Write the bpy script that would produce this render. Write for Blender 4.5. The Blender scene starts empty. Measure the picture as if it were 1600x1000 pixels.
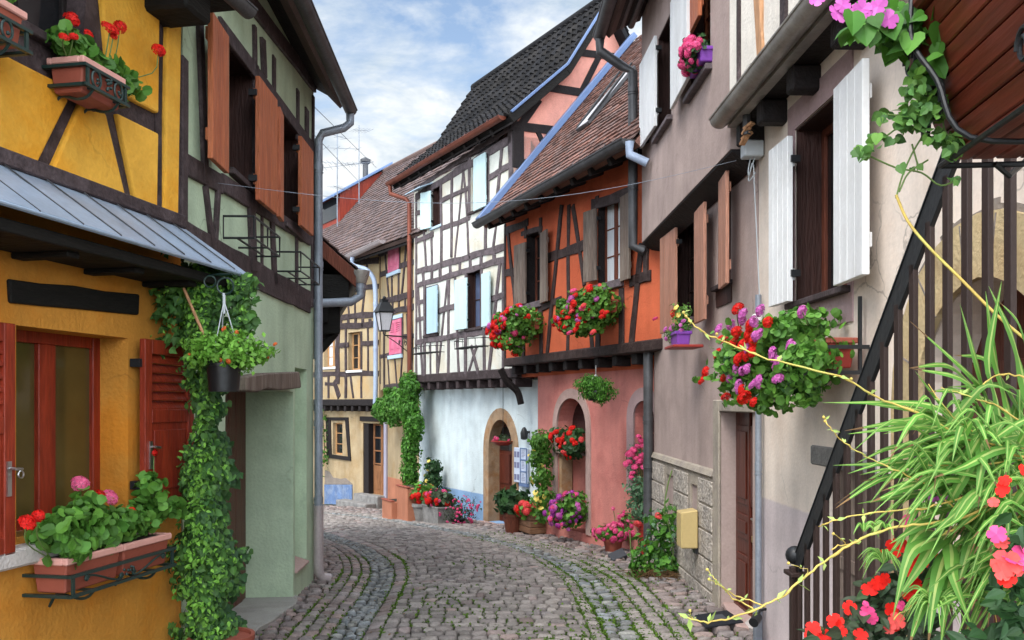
import bpy, bmesh, math, random
import numpy as np
from mathutils import Vector, Matrix
from mathutils.geometry import tessellate_polygon
random.seed(7); RNG = np.random.default_rng(7)
SC = bpy.context.scene; COL = SC.collection
R = math.radians
# ---------------------------------------------------------------- camera, sky, sun, exposure
FPX, CAMH, HORY = 1400.0, 2.1, 630.0
cam_d = bpy.data.cameras.new('camera'); cam = bpy.data.objects.new('camera', cam_d); COL.objects.link(cam)
cam.location = (0, 0, CAMH); cam.rotation_euler = (R(90), 0, 0)
cam_d.sensor_width = 36; cam_d.lens = 36 * FPX / 1600; cam_d.shift_y = (HORY - 500) / 1600
cam_d.clip_start = .05; cam_d.clip_end = 2000
SC.camera = cam
SUN_EL, SUN_AZ = 54, 218          # degrees; azimuth clockwise from +Y (so behind the camera, a little left)
w = bpy.data.worlds.new('World'); SC.world = w; w.use_nodes = True
nt = w.node_tree; nt.nodes.clear()
def nn(t, **k):
    n = nt.nodes.new(t)
    for a, b in k.items(): setattr(n, a, b)
    return n
out = nn('ShaderNodeOutputWorld'); bg = nn('ShaderNodeBackground'); bg.inputs[1].default_value = .12
sky = nn('ShaderNodeTexSky', sky_type='NISHITA', sun_disc=False, sun_elevation=R(SUN_EL), sun_rotation=R(SUN_AZ), dust_density=.6, ozone_density=2.5)
tc = nn('ShaderNodeTexCoord'); mp = nn('ShaderNodeMapping'); mp.inputs['Scale'].default_value = (1, 1, 2.6); mp.inputs['Location'].default_value = (.35, .1, .22)
nz = nn('ShaderNodeTexNoise'); nz.inputs['Scale'].default_value = 4.2; nz.inputs['Detail'].default_value = 9; nz.inputs['Roughness'].default_value = .58; nz.inputs['Distortion'].default_value = .3
rp = nn('ShaderNodeValToRGB'); rp.color_ramp.elements[0].position = .41; rp.color_ramp.elements[1].position = .58
sep = nn('ShaderNodeSeparateXYZ'); mr = nn('ShaderNodeMapRange'); mr.inputs[1].default_value = .2; mr.inputs[2].default_value = .42; mr.inputs[3].default_value = .20; mr.inputs[4].default_value = -.04
ad = nn('ShaderNodeMath', operation='ADD'); mx = nn('ShaderNodeMixRGB')
tint = nn('ShaderNodeMixRGB', blend_type='MULTIPLY'); tint.inputs[0].default_value = 1; tint.inputs[2].default_value = (1.35, 1.2, 1.05, 1)
# added cloud brightness high behind the camera, right of the sun, fills left walls
dt = nn('ShaderNodeVectorMath', operation='DOT_PRODUCT'); dt.inputs[1].default_value = (.14, -.55, .82)
gl = nn('ShaderNodeMapRange', interpolation_type='SMOOTHSTEP'); gl.inputs[1].default_value = -.05; gl.inputs[2].default_value = .75; gl.inputs[3].default_value = 1.0; gl.inputs[4].default_value = 7.0
cb = nn('ShaderNodeVectorMath', operation='SCALE')
n2 = nn('ShaderNodeTexNoise'); n2.inputs['Scale'].default_value = 8.5; n2.inputs['Detail'].default_value = 8; n2.inputs['Roughness'].default_value = .6; n2.inputs['Distortion'].default_value = .5
r2 = nn('ShaderNodeMapRange'); r2.inputs[1].default_value = .36; r2.inputs[2].default_value = .60
cc = nn('ShaderNodeMixRGB'); cc.inputs[1].default_value = (2.8, 3.4, 4.0, 1); cc.inputs[2].default_value = (4.9, 5.1, 5.2, 1)
L = nt.links.new
L(mp.outputs[0], n2.inputs['Vector']); L(n2.outputs['Fac'], r2.inputs[0]); L(r2.outputs[0], cc.inputs[0]); L(cc.outputs[0], cb.inputs[0])
L(tc.outputs['Generated'], mp.inputs[0]); L(mp.outputs[0], nz.inputs['Vector']); L(tc.outputs['Generated'], sep.inputs[0])
L(tc.outputs['Generated'], dt.inputs[0]); L(dt.outputs['Value'], gl.inputs[0]); L(gl.outputs[0], cb.inputs['Scale']); L(cb.outputs[0], mx.inputs[2])
L(sep.outputs['Z'], mr.inputs[0]); L(nz.outputs['Fac'], ad.inputs[0]); L(mr.outputs[0], ad.inputs[1]); L(ad.outputs[0], rp.inputs[0])
L(sky.outputs[0], tint.inputs[1]); L(tint.outputs[0], mx.inputs[1]); L(rp.outputs[0], mx.inputs[0]); L(mx.outputs[0], bg.inputs[0]); L(bg.outputs[0], out.inputs[0])
sd = bpy.data.lights.new('sun', 'SUN'); sun = bpy.data.objects.new('sun', sd); COL.objects.link(sun)
sd.energy = 1.7; sd.angle = R(28); sd.color = (1, .95, .87)
_el, _az = R(SUN_EL), R(SUN_AZ)
_to = Vector((math.sin(_az) * math.cos(_el), math.cos(_az) * math.cos(_el), math.sin(_el)))
sun.rotation_euler = _to.to_track_quat('Z', 'Y').to_euler(); sun.location = _to * 60
vs = SC.view_settings; vs.view_transform = 'Standard'; vs.look = 'None'; vs.gamma = 1; vs.use_curve_mapping = False; vs.exposure = .80
# ---------------------------------------------------------------- materials
def mat(name, col, rough=.8, var=.15, vs_=2.5, bump=.3, bs=40, fine=.08, streak=0, col2=None, spec=.35, metal=0, island=0, hue=0, trans=0, grain=None, low=None, crack=0):
    m = bpy.data.materials.new(name); m.use_nodes = True; t = m.node_tree; N = t.nodes; K = t.links.new
    b = N['Principled BSDF']; b.inputs['Roughness'].default_value = rough; b.inputs['Metallic'].default_value = metal
    b.inputs['Specular IOR Level'].default_value = spec
    def n(ty, **k):
        x = N.new(ty)
        for a, c in k.items(): setattr(x, a, c)
        return x
    co = n('ShaderNodeTexCoord'); mpp = n('ShaderNodeMapping'); K(co.outputs['Object'], mpp.inputs[0])
    if grain: mpp.inputs['Scale'].default_value = grain
    n1 = n('ShaderNodeTexNoise'); n1.inputs['Scale'].default_value = vs_; n1.inputs['Detail'].default_value = 7; n1.inputs['Roughness'].default_value = .6; K(mpp.outputs[0], n1.inputs['Vector'])
    r1 = n('ShaderNodeMapRange'); r1.inputs[1].default_value = .3; r1.inputs[2].default_value = .7; r1.inputs[3].default_value = 1 - var; r1.inputs[4].default_value = 1 + var; K(n1.outputs['Fac'], r1.inputs[0])
    n2 = n('ShaderNodeTexNoise'); n2.inputs['Scale'].default_value = bs; n2.inputs['Detail'].default_value = 4; K(mpp.outputs[0], n2.inputs['Vector'])
    r2 = n('ShaderNodeMapRange'); r2.inputs[1].default_value = .3; r2.inputs[2].default_value = .7; r2.inputs[3].default_value = 1 - fine; r2.inputs[4].default_value = 1 + fine; K(n2.outputs['Fac'], r2.inputs[0])
    mu = n('ShaderNodeMath', operation='MULTIPLY'); K(r1.outputs[0], mu.inputs[0]); K(r2.outputs[0], mu.inputs[1]); fac = mu.outputs[0]
    if streak:
        ms = n('ShaderNodeMapping'); ms.inputs['Scale'].default_value = (2.2, 2.2, .3); K(co.outputs['Object'], ms.inputs[0])
        n3 = n('ShaderNodeTexNoise'); n3.inputs['Scale'].default_value = 1.6; n3.inputs['Detail'].default_value = 6; K(ms.outputs[0], n3.inputs['Vector'])
        r3 = n('ShaderNodeMapRange'); r3.inputs[1].default_value = .42; r3.inputs[2].default_value = .7; r3.inputs[3].default_value = 1; r3.inputs[4].default_value = 1 - streak; K(n3.outputs['Fac'], r3.inputs[0])
        m3 = n('ShaderNodeMath', operation='MULTIPLY'); K(fac, m3.inputs[0]); K(r3.outputs[0], m3.inputs[1]); fac = m3.outputs[0]
    if crack:
        cd = n('ShaderNodeTexNoise'); cd.inputs['Scale'].default_value = 3.5; cd.inputs['Detail'].default_value = 5; K(co.outputs['Object'], cd.inputs['Vector'])
        ca = n('ShaderNodeMixRGB'); ca.inputs[0].default_value = .22; K(co.outputs['Object'], ca.inputs[1]); K(cd.outputs['Color'], ca.inputs[2])
        cv = n('ShaderNodeTexVoronoi', feature='DISTANCE_TO_EDGE'); cv.inputs['Scale'].default_value = 1.5; K(ca.outputs[0], cv.inputs['Vector'])
        cr_ = n('ShaderNodeMapRange'); cr_.inputs[1].default_value = .003; cr_.inputs[2].default_value = .009; cr_.inputs[3].default_value = 1; cr_.inputs[4].default_value = 0; K(cv.outputs['Distance'], cr_.inputs[0])
        cn = n('ShaderNodeTexNoise'); cn.inputs['Scale'].default_value = .9; K(co.outputs['Object'], cn.inputs['Vector'])
        cm = n('ShaderNodeMapRange'); cm.inputs[1].default_value = .54; cm.inputs[2].default_value = .64; cm.inputs[3].default_value = 0; cm.inputs[4].default_value = crack; K(cn.outputs['Fac'], cm.inputs[0])
        cx = n('ShaderNodeMath', operation='MULTIPLY'); K(cr_.outputs[0], cx.inputs[0]); K(cm.outputs[0], cx.inputs[1])
        cy = n('ShaderNodeMath', operation='SUBTRACT'); cy.inputs[0].default_value = 1; K(cx.outputs[0], cy.inputs[1])
        cz = n('ShaderNodeMath', operation='MULTIPLY'); K(fac, cz.inputs[0]); K(cy.outputs[0], cz.inputs[1]); fac = cz.outputs[0]
    if island:
        ge = n('ShaderNodeNewGeometry'); r4 = n('ShaderNodeMapRange'); r4.inputs[3].default_value = 1 - island; r4.inputs[4].default_value = 1 + island; K(ge.outputs['Random Per Island'], r4.inputs[0])
        m4 = n('ShaderNodeMath', operation='MULTIPLY'); K(fac, m4.inputs[0]); K(r4.outputs[0], m4.inputs[1]); fac = m4.outputs[0]
    src = None
    c4 = (*col, 1)
    if col2 is not None:
        mc = n('ShaderNodeMixRGB'); mc.inputs[1].default_value = c4; mc.inputs[2].default_value = (*col2, 1)
        if island:
            wn = n('ShaderNodeTexWhiteNoise', noise_dimensions='1D'); K(ge.outputs['Random Per Island'], wn.inputs['W']); K(wn.outputs['Value'], mc.inputs[0])
        else:
            n5 = n('ShaderNodeTexNoise'); n5.inputs['Scale'].default_value = vs_ * .7; n5.inputs['Detail'].default_value = 8; n5.inputs['Roughness'].default_value = .65; K(mpp.outputs[0], n5.inputs['Vector'])
            r5 = n('ShaderNodeMapRange'); r5.inputs[1].default_value = .48; r5.inputs[2].default_value = .62; K(n5.outputs['Fac'], r5.inputs[0]); K(r5.outputs[0], mc.inputs[0])
        src = mc.outputs[0]
    if low is not None:      # a second paint colour up to a given height above the house's foot, with a ragged edge (low = (colour, height, softness))
        sx = n('ShaderNodeSeparateXYZ'); K(co.outputs['Object'], sx.inputs[0])
        nl = n('ShaderNodeTexNoise'); nl.inputs['Scale'].default_value = 6; nl.inputs['Detail'].default_value = 8; K(co.outputs['Object'], nl.inputs['Vector'])
        al = n('ShaderNodeMath', operation='MULTIPLY_ADD'); al.inputs[1].default_value = low[2]; K(nl.outputs['Fac'], al.inputs[0]); K(sx.outputs['Z'], al.inputs[2])
        rl = n('ShaderNodeMapRange'); rl.inputs[1].default_value = low[1] + low[2] * .5 - .01; rl.inputs[2].default_value = low[1] + low[2] * .5 + .01; rl.inputs[3].default_value = 1; rl.inputs[4].default_value = 0; K(al.outputs[0], rl.inputs[0])
        ml = n('ShaderNodeMixRGB'); ml.inputs[2].default_value = (*low[0], 1); K(rl.outputs[0], ml.inputs[0])
        if src is not None: K(src, ml.inputs[1])
        else: ml.inputs[1].default_value = c4
        src = ml.outputs[0]
    vm = n('ShaderNodeVectorMath', operation='SCALE'); K(fac, vm.inputs['Scale'])
    if src is not None: K(src, vm.inputs[0])
    else: vm.inputs[0].default_value = col
    K(vm.outputs[0], b.inputs['Base Color'])
    if bump:
        bp = n('ShaderNodeBump'); bp.inputs['Strength'].default_value = bump; bp.inputs['Distance'].default_value = .02
        sm = n('ShaderNodeMath', operation='MULTIPLY_ADD'); sm.inputs[1].default_value = 3.0 if crack else 1.6; K(n1.outputs['Fac'], sm.inputs[0]); K(n2.outputs['Fac'], sm.inputs[2]); K(sm.outputs[0], bp.inputs['Height']); K(bp.outputs[0], b.inputs['Normal'])
    if trans:
        tr = n('ShaderNodeBsdfTranslucent'); ms_ = n('ShaderNodeMixShader'); ms_.inputs[0].default_value = trans
        K(vm.outputs[0], tr.inputs[0]); K(b.outputs[0], ms_.inputs[1]); K(tr.outputs[0], ms_.inputs[2]); K(ms_.outputs[0], N['Material Output'].inputs[0])
    return m
M = {}
def plaster(k, col, **kw):
    a = dict(rough=.9, var=.16, vs_=1.6, bump=.35, bs=38, fine=.05, streak=.14, spec=.2, crack=.35); a.update(kw); M[k] = mat(k, col, **a)
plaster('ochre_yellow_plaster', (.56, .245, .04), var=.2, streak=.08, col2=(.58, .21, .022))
plaster('yellow_plaster', (.70, .37, .05), var=.18, streak=.06, col2=(.66, .29, .022))
plaster('green_plaster', (.47, .58, .415), col2=(.40, .50, .35), var=.12, streak=.14)
plaster('orange_plaster', (.56, .125, .055), col2=(.48, .098, .042))
plaster('pink_plaster', (.60, .225, .19), col2=(.52, .175, .15))
plaster('gable_plaster', (.80, .36, .28), streak=.05)
plaster('blue_plaster', (.62, .70, .72), col2=(.58, .665, .69), low=((.25, .40, .62), .52, .02))
plaster('white_plaster', (.66, .67, .61), var=.12, streak=.12, col2=(.63, .58, .47))
plaster('mauve_plaster', (.43, .33, .30), col2=(.36, .275, .25), var=.12, streak=.14, bump=.18)
plaster('cream_plaster', (.78, .67, .58), col2=(.74, .61, .51), bump=.14, low=((.62, .53, .53), 1.28, .02))
plaster('upper_cream_plaster', (.80, .74, .66))
plaster('ochre_plaster', (.42, .32, .195), col2=(.36, .25, .13), streak=.25)
plaster('ochre_infill', (.43, .33, .20), col2=(.44, .30, .15))
plaster('terracotta_plinth', (.42, .17, .10))
plaster('blue_paint', (.13, .20, .36), col2=(.22, .28, .40), vs_=5)
plaster('grey_render', (.24, .20, .17), bs=25, bump=.6)
M['rough_stone'] = mat('rough_stone', (.42, .37, .32), rough=.95, var=.22, vs_=6, bump=1.0, bs=28, fine=.42, col2=(.32, .285, .255))
M['smooth_stone'] = mat('smooth_stone', (.36, .31, .25), rough=.9, var=.16, vs_=4, bump=.3, bs=50, col2=(.28, .24, .21))
M['yellow_stone'] = mat('yellow_stone', (.33, .225, .14), rough=.9, var=.28, vs_=4, bump=.4, bs=45, col2=(.29, .15, .065))
M['cream_stone'] = mat('cream_stone', (.50, .38, .21), rough=.9, var=.2, vs_=4, bump=.4, bs=45, col2=(.44, .31, .16))
M['mauve_stone'] = mat('mauve_stone', (.36, .25, .25), rough=.9, var=.12, vs_=4, bump=.3, bs=45)
M['grey_stone'] = mat('grey_stone', (.22, .21, .20), rough=.9, var=.3, vs_=7, bump=.6, bs=45)
M['pale_stone'] = mat('pale_stone', (.50, .45, .42), rough=.9, var=.15, vs_=7, bump=.4, bs=60)
M['pink_stone'] = mat('pink_stone', (.42, .29, .26), rough=.9, var=.15, vs_=5, bump=.3, bs=60)
M['mortar'] = mat('mortar', (.50, .43, .36), rough=.95, var=.12, vs_=8, bump=.5)
G_V = (30, 30, 2.2)
def wood(k, col, **kw):
    a = dict(rough=.7, var=.28, vs_=1.0, bump=.45, bs=4, fine=.18, grain=(14, 14, 1.6), spec=.3); a.update(kw); M[k] = mat(k, col, **a)
wood('timber', (.042, .028, .029), col2=(.075, .054, .056), grain=(6, 6, 6), vs_=1.5, bs=8)
wood('brown_timber', (.034, .019, .017), col2=(.055, .036, .033), grain=(6, 6, 6), vs_=1.5, bs=8)
wood('pale_timber', (.125, .098, .105), col2=(.075, .057, .060), grain=(5, 5, 5), vs_=1.6, bs=9)
wood('dark_timber', (.014, .010, .010), grain=(8, 8, 8))
wood('black_timber', (.008, .007, .006), grain=(3, 3, 20), rough=.8)
wood('weathered_wood', (.135, .098, .078), col2=(.19, .15, .12))
wood('orange_shutter', (.40, .115, .045), col2=(.33, .085, .033), var=.14, rough=.55)
wood('red_wood', (.25, .030, .012), col2=(.19, .02, .009), var=.15, rough=.45, bump=.2)
wood('brown_wood', (.13, .036, .019), var=.2)
wood('mauve_wood', (.045, .018, .014), var=.2)
wood('door_wood', (.085, .018, .010), var=.25, rough=.4, bump=.2)
wood('tan_door', (.24, .105, .045), var=.25)
wood('tan_frame', (.45, .24, .10), var=.15)
wood('grey_plank', (.16, .12, .10), col2=(.22, .17, .14), var=.3)
wood('orange_timber', (.50, .27, .14), col2=(.42, .21, .10))
wood('pink_brown_shutter', (.42, .20, .135), col2=(.36, .16, .10), var=.12, rough=.5)
wood('crate_wood', (.20, .10, .055), col2=(.27, .15, .09), grain=(2, 2, 14))
wood('planter_wood', (.12, .022, .012), var=.3, grain=(14, 1.2, 14), rough=.4, bump=.12)
def paint(k, col, **kw):
    a = dict(rough=.5, var=.05, vs_=3, bump=.12, bs=30, fine=.03, spec=.4); a.update(kw); M[k] = mat(k, col, **a)
paint('white_paint', (.80, .80, .80), streak=.16, var=.08, col2=(.73, .725, .71), vs_=1.4)
paint('cyan_paint', (.52, .68, .70), streak=.08)
paint('blue_shutter_paint', (.42, .58, .68), streak=.08)
paint('pink_paint', (.62, .13, .23), streak=.1, col2=(.66, .24, .32))
paint('lilac_paint', (.60, .50, .58))
paint('pale_blue_paint', (.45, .58, .70))
paint('blue_zinc', (.11, .175, .33), rough=.4)
paint('lavender_paint', (.33, .31, .38))
paint('black_iron', (.012, .013, .015), rough=.45)
paint('green_iron', (.012, .030, .026), rough=.4)
paint('brown_iron', (.028, .014, .011), rough=.55)
paint('black_plastic', (.008, .008, .009), rough=.4)
paint('terracotta', (.27, .065, .038), var=.12, rough=.7)
paint('pale_terracotta', (.60, .30, .25), var=.1, rough=.65)
paint('yellow_box', (.52, .39, .17), rough=.45)
paint('purple_pot', (.20, .05, .36))
paint('red_pot', (.30, .03, .02))
paint('grey_plastic', (.45, .48, .50))
paint('rubber', (.012, .014, .020), rough=.9, bump=.8, bs=160)
paint('mat_grey', (.06, .065, .075), rough=.9)
paint('gold', (.55, .40, .16), metal=1, rough=.3)
paint('steel', (.55, .55, .55), metal=1, rough=.3)
M['zinc'] = mat('zinc', (.36, .33, .30), rough=.45, var=.25, vs_=4, bump=.15, metal=.4, streak=.2)
M['dark_zinc'] = mat('dark_zinc', (.085, .085, .09), rough=.5, var=.25, vs_=4, bump=.15, metal=.35, streak=.2)
M['grey_pipe'] = mat('grey_pipe', (.27, .30, .35), rough=.5, var=.2, vs_=3, bump=.1, metal=.3, streak=.25)
M['blue_pipe'] = mat('blue_pipe', (.36, .44, .58), rough=.45, var=.1, vs_=3, bump=.1, metal=.1, streak=.15)
M['lilac_pipe'] = mat('lilac_pipe', (.42, .36, .36), rough=.45, var=.1, vs_=3, bump=.1, metal=.2)
M['copper_pipe'] = mat('copper_pipe', (.20, .055, .032), rough=.5, var=.2, vs_=3, bump=.1, metal=.2, streak=.2)
M['sheet_zinc'] = mat('sheet_zinc', (.30, .37, .47), rough=.42, var=.16, vs_=2, bump=.08, metal=.25, col2=(.26, .30, .37))
M['red_tile'] = mat('red_tile', (.20, .092, .068), rough=.9, var=.25, vs_=2, bump=.4, bs=35, island=.35, col2=(.15, .10, .09))
M['brown_tile'] = mat('brown_tile', (.125, .078, .066), rough=.9, var=.25, vs_=1.2, bump=.4, bs=35, island=.3, col2=(.13, .10, .10))
M['slate_tile'] = mat('slate_tile', (.015, .015, .017), rough=.85, var=.35, vs_=2, bump=.3, bs=35, island=.4, col2=(.020, .018, .017), spec=.12)
M['sett'] = mat('sett', (.245, .213, .198), rough=.85, var=.2, vs_=9, bump=.7, bs=45, fine=.16, island=.28, col2=(.275, .245, .222), spec=.3)
M['pink_sett'] = mat('pink_sett', (.262, .196, .176), rough=.85, var=.2, vs_=9, bump=.7, bs=45, fine=.16, island=.3, col2=(.22, .195, .19))
M['cobble'] = mat('cobble', (.22, .215, .195), rough=.75, var=.2, vs_=9, bump=.5, bs=50, fine=.12, island=.4, col2=(.20, .215, .225), spec=.5)
M['joint_soil'] = mat('joint_soil', (.05, .044, .034), rough=.95, var=.4, vs_=5, bump=1, bs=60, fine=.3, col2=(.035, .06, .015))
M['soil'] = mat('soil', (.03, .022, .016), rough=.95, var=.3, vs_=20, bump=1)
M['far_ground'] = mat('far_ground', (.11, .105, .09), rough=.95, var=.3, vs_=.3, bump=.4, bs=4)
M['concrete'] = mat('concrete', (.33, .32, .29), rough=.9, var=.18, vs_=2.5, bump=.4, bs=80, fine=.1, col2=(.28, .27, .24))
def leaf(k, a, b, **kw):
    d = dict(rough=.58, var=.12, vs_=8, bump=0, fine=.05, island=.4, col2=b, trans=.28, spec=.4); d.update(kw); M[k] = mat(k, a, **d)
leaf('ivy_leaf', (.035, .105, .026), (.095, .22, .04)); leaf('fresh_leaf', (.12, .30, .030), (.19, .40, .055))
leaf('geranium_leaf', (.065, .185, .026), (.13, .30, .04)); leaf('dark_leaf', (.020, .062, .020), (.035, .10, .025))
leaf('vine_leaf', (.05, .17, .018), (.10, .27, .03)); leaf('grey_leaf', (.08, .17, .085), (.13, .24, .13))
leaf('trailing_leaf', (.15, .31, .05), (.08, .20, .05)); leaf('bronze_leaf', (.045, .055, .03), (.06, .12, .05))
leaf('moss', (.065, .14, .012), (.11, .20, .02), rough=.9); leaf('dry_leaf', (.19, .11, .045), (.12, .065, .03), rough=.9)
leaf('strap_green', (.085, .24, .030), (.13, .31, .045), island=.25); leaf('strap_pale', (.40, .50, .14), (.32, .44, .11), island=.2)
def petal(k, a, b): M[k] = mat(k, a, rough=.6, var=.06, vs_=10, bump=0, fine=.02, island=.22, col2=b, trans=.25, spec=.25)
petal('red_petal', (.78, .018, .010), (.62, .012, .010)); petal('pink_petal', (.82, .20, .36), (.78, .10, .25)); petal('magenta_petal', (.55, .09, .42), (.66, .20, .52))
petal('hot_pink_petal', (.80, .055, .22), (.74, .12, .28)); petal('yellow_petal', (.80, .60, .10), (.78, .70, .28)); petal('purple_petal', (.33, .06, .42), (.52, .06, .36)); petal('orange_petal', (.80, .22, .05), (.8, .12, .04))
petal('coral_petal', (.80, .10, .08), (.75, .07, .09))
M['stem'] = mat('stem', (.12, .19, .05), rough=.6, bump=0); M['gold_stem'] = mat('gold_stem', (.50, .35, .08), rough=.6, var=.25, vs_=12, bump=.1, col2=(.45, .42, .10)); M['brown_stem'] = mat('brown_stem', (.10, .06, .03), rough=.8, bump=.3)
M['dark_glass'] = mat('dark_glass', (.012, .013, .015), rough=.07, var=.3, vs_=2, bump=.02, bs=3, spec=.6)
M['amber_glass'] = mat('amber_glass', (.09, .065, .020), rough=.12, var=.3, vs_=1.2, bump=.02, bs=3, spec=.6)
M['blue_glass'] = mat('blue_glass', (.10, .13, .22), rough=.08, var=.3, vs_=2, bump=.02, bs=3, spec=.6)
M['frost_glass'] = mat('frost_glass', (.52, .50, .52), rough=.4, var=.08, bump=0)
M['curtain'] = mat('curtain', (.60, .62, .65), rough=.9, var=.1, grain=(20, 20, 1), bump=.3)
M['dark_room'] = mat('dark_room', (.012, .010, .010), rough=.9, bump=0)
M['paper'] = mat('paper', (.48, .54, .66), rough=.7, bump=0); M['print_ink'] = mat('print_ink', (.16, .17, .28), rough=.8, bump=0)
# ---------------------------------------------------------------- mesh helpers
class MB:
    def __init__(s): s.v = []; s.f = []; s.mi = []
    def add(s, vs, fs, mi=0):
        o = len(s.v); s.v.extend([tuple(map(float, p)) for p in vs]); s.f.extend([tuple(i + o for i in q) for q in fs]); s.mi.extend([mi] * len(fs)); return s
    def box(s, x0, x1, y0, y1, z0, z1, mi=0):
        return s.add([(x0, y0, z0), (x1, y0, z0), (x1, y1, z0), (x0, y1, z0), (x0, y0, z1), (x1, y0, z1), (x1, y1, z1), (x0, y1, z1)],
                     [(0, 3, 2, 1), (4, 5, 6, 7), (0, 1, 5, 4), (1, 2, 6, 5), (2, 3, 7, 6), (3, 0, 4, 7)], mi)
    def hexa(s, p, mi=0): return s.add(p, [(0, 3, 2, 1), (4, 5, 6, 7), (0, 1, 5, 4), (1, 2, 6, 5), (2, 3, 7, 6), (3, 0, 4, 7)], mi)
    def prism(s, poly, v0, v1, mi=0):       # polygon in (u,z), extruded in v
        n = len(poly)
        if sum(poly[i][0] * poly[(i + 1) % n][1] - poly[(i + 1) % n][0] * poly[i][1] for i in range(n)) < 0: poly = poly[::-1]
        vs = [(a, v0, b) for a, b in poly] + [(a, v1, b) for a, b in poly]
        return s.add(vs, [tuple(range(n)), tuple(range(2 * n - 1, n - 1, -1))] + [((i + 1) % n, i, i + n, (i + 1) % n + n) for i in range(n)], mi)
    def beam(s, a, b, w, v0, v1, mi=0):     # flat timber in the facade plane from a to b (u,z), width w
        dx, dz = b[0] - a[0], b[1] - a[1]; l = math.hypot(dx, dz) or 1; px, pz = -dz / l * w / 2, dx / l * w / 2
        return s.prism([(a[0] - px, a[1] - pz), (b[0] - px, b[1] - pz), (b[0] + px, b[1] + pz), (a[0] + px, a[1] + pz)], v0, v1, mi)
    def bar(s, p, q, w, h, up=(0, 0, 1), mi=0):
        p, q = Vector(p), Vector(q); d = (q - p).normalized(); sd_ = d.cross(Vector(up)); sd_ = sd_.normalized() if sd_.length > 1e-4 else Vector((1, 0, 0)); u = sd_.cross(d).normalized()
        c = [(-1, -1), (1, -1), (1, 1), (-1, 1)]
        return s.add([tuple(e + sd_ * (a * w / 2) + u * (b * h / 2)) for e in (p, q) for a, b in c], [(0, 1, 2, 3), (7, 6, 5, 4), (0, 4, 5, 1), (1, 5, 6, 2), (2, 6, 7, 3), (3, 7, 4, 0)], mi)
    def tube(s, pts, r, n=8, cap=True, mi=0):
        pts = [Vector(p) for p in pts]; rs = r if isinstance(r, (list, tuple)) else [r] * len(pts); ref = Vector((.3, .2, 1)); vs = []
        for i, p in enumerate(pts):
            d = (pts[min(i + 1, len(pts) - 1)] - pts[max(i - 1, 0)]); d = d.normalized() if d.length > 0 else Vector((0, 0, 1))
            if i == 0:
                a = d.cross(ref if abs(d.dot(ref.normalized())) < .95 else Vector((1, 0, 0))).normalized()
            else:
                a = a - d * a.dot(d); a = a.normalized() if a.length > 1e-6 else d.orthogonal().normalized()
            b = d.cross(a)
            vs += [tuple(p + (a * math.cos(2 * math.pi * k / n) + b * math.sin(2 * math.pi * k / n)) * rs[i]) for k in range(n)]
        fs = [(i * n + k, i * n + (k + 1) % n, (i + 1) * n + (k + 1) % n, (i + 1) * n + k) for i in range(len(pts) - 1) for k in range(n)]
        if cap: fs += [tuple(range(n - 1, -1, -1)), tuple(range((len(pts) - 1) * n, len(pts) * n))]
        return s.add(vs, fs, mi)
    def lathe(s, prof, c=(0, 0, 0), n=16, mi=0):
        vs = [(c[0] + r * math.cos(2 * math.pi * k / n), c[1] + r * math.sin(2 * math.pi * k / n), c[2] + z) for r, z in prof for k in range(n)]
        fs = [(i * n + k, i * n + (k + 1) % n, (i + 1) * n + (k + 1) % n, (i + 1) * n + k) for i in range(len(prof) - 1) for k in range(n)]
        fs += [tuple(range(n - 1, -1, -1)), tuple(range((len(prof) - 1) * n, len(prof) * n))]
        return s.add(vs, fs, mi)
    def ball(s, c, r, n=10, mi=0): return s.lathe([(max(.001, r * math.sin(math.pi * i / 8)), -r * math.cos(math.pi * i / 8)) for i in range(9)], c, n, mi)
    def slab(s, outer, holes, v0, th, mi=0):   # wall with openings; polygons in (u,z)
        loops = [list(outer)] + [list(h) for h in holes]
        tri = tessellate_polygon([[Vector((a, b, 0)) for a, b in l] for l in loops]); flat = [p for l in loops for p in l]; n = len(flat)
        fs = [tuple(t) for t in tri] + [tuple(i + n for i in t[::-1]) for t in tri]; o = 0
        for l in loops:
            m = len(l); fs += [(o + i, o + (i + 1) % m, o + (i + 1) % m + n, o + i + n) for i in range(m)]; o += m
        return s.add([(a, v0, b) for a, b in flat] + [(a, v0 + th, b) for a, b in flat], fs, mi)
    def build(s, name, m, parent=None, smooth=False, bevel=0, fix=False, seg=1):
        me = bpy.data.meshes.new(name); me.from_pydata(s.v, [], s.f)
        for x in (m if isinstance(m, (list, tuple)) else [m]): me.materials.append(M[x] if isinstance(x, str) else x)
        if any(s.mi): me.polygons.foreach_set('material_index', s.mi)
        if fix:
            bm = bmesh.new(); bm.from_mesh(me); bmesh.ops.recalc_face_normals(bm, faces=bm.faces); bm.to_mesh(me); bm.free()
        if smooth:
            me.polygons.foreach_set('use_smooth', [True] * len(me.polygons))
            if smooth != 'all': me.set_sharp_from_angle(angle=R(40))
        o = bpy.data.objects.new(name, me); COL.objects.link(o)
        if parent is not None: o.parent = parent
        if bevel:
            b = o.modifiers.new('bevel', 'BEVEL'); b.width = bevel; b.segments = seg; b.limit_method = 'ANGLE'; b.angle_limit = R(40)
        return o
def tag(o, label=None, cat=None, group=None, kind=None):
    for k, x in (('label', label), ('category', cat), ('group', group), ('kind', kind)):
        if x: o[k] = x
    return o
def thing(name, label, cat, loc=(0, 0, 0), rz=0, group=None):
    o = bpy.data.objects.new(name, None); COL.objects.link(o); o.empty_display_size = .2; o.location = loc; o.rotation_euler = (0, 0, rz)
    return tag(o, label, cat, group)
def gz(x, y):
    y = min(y, 36); return -.058 * math.log1p(math.exp(min(30, (y - 10) / .8))) * .8
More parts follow.
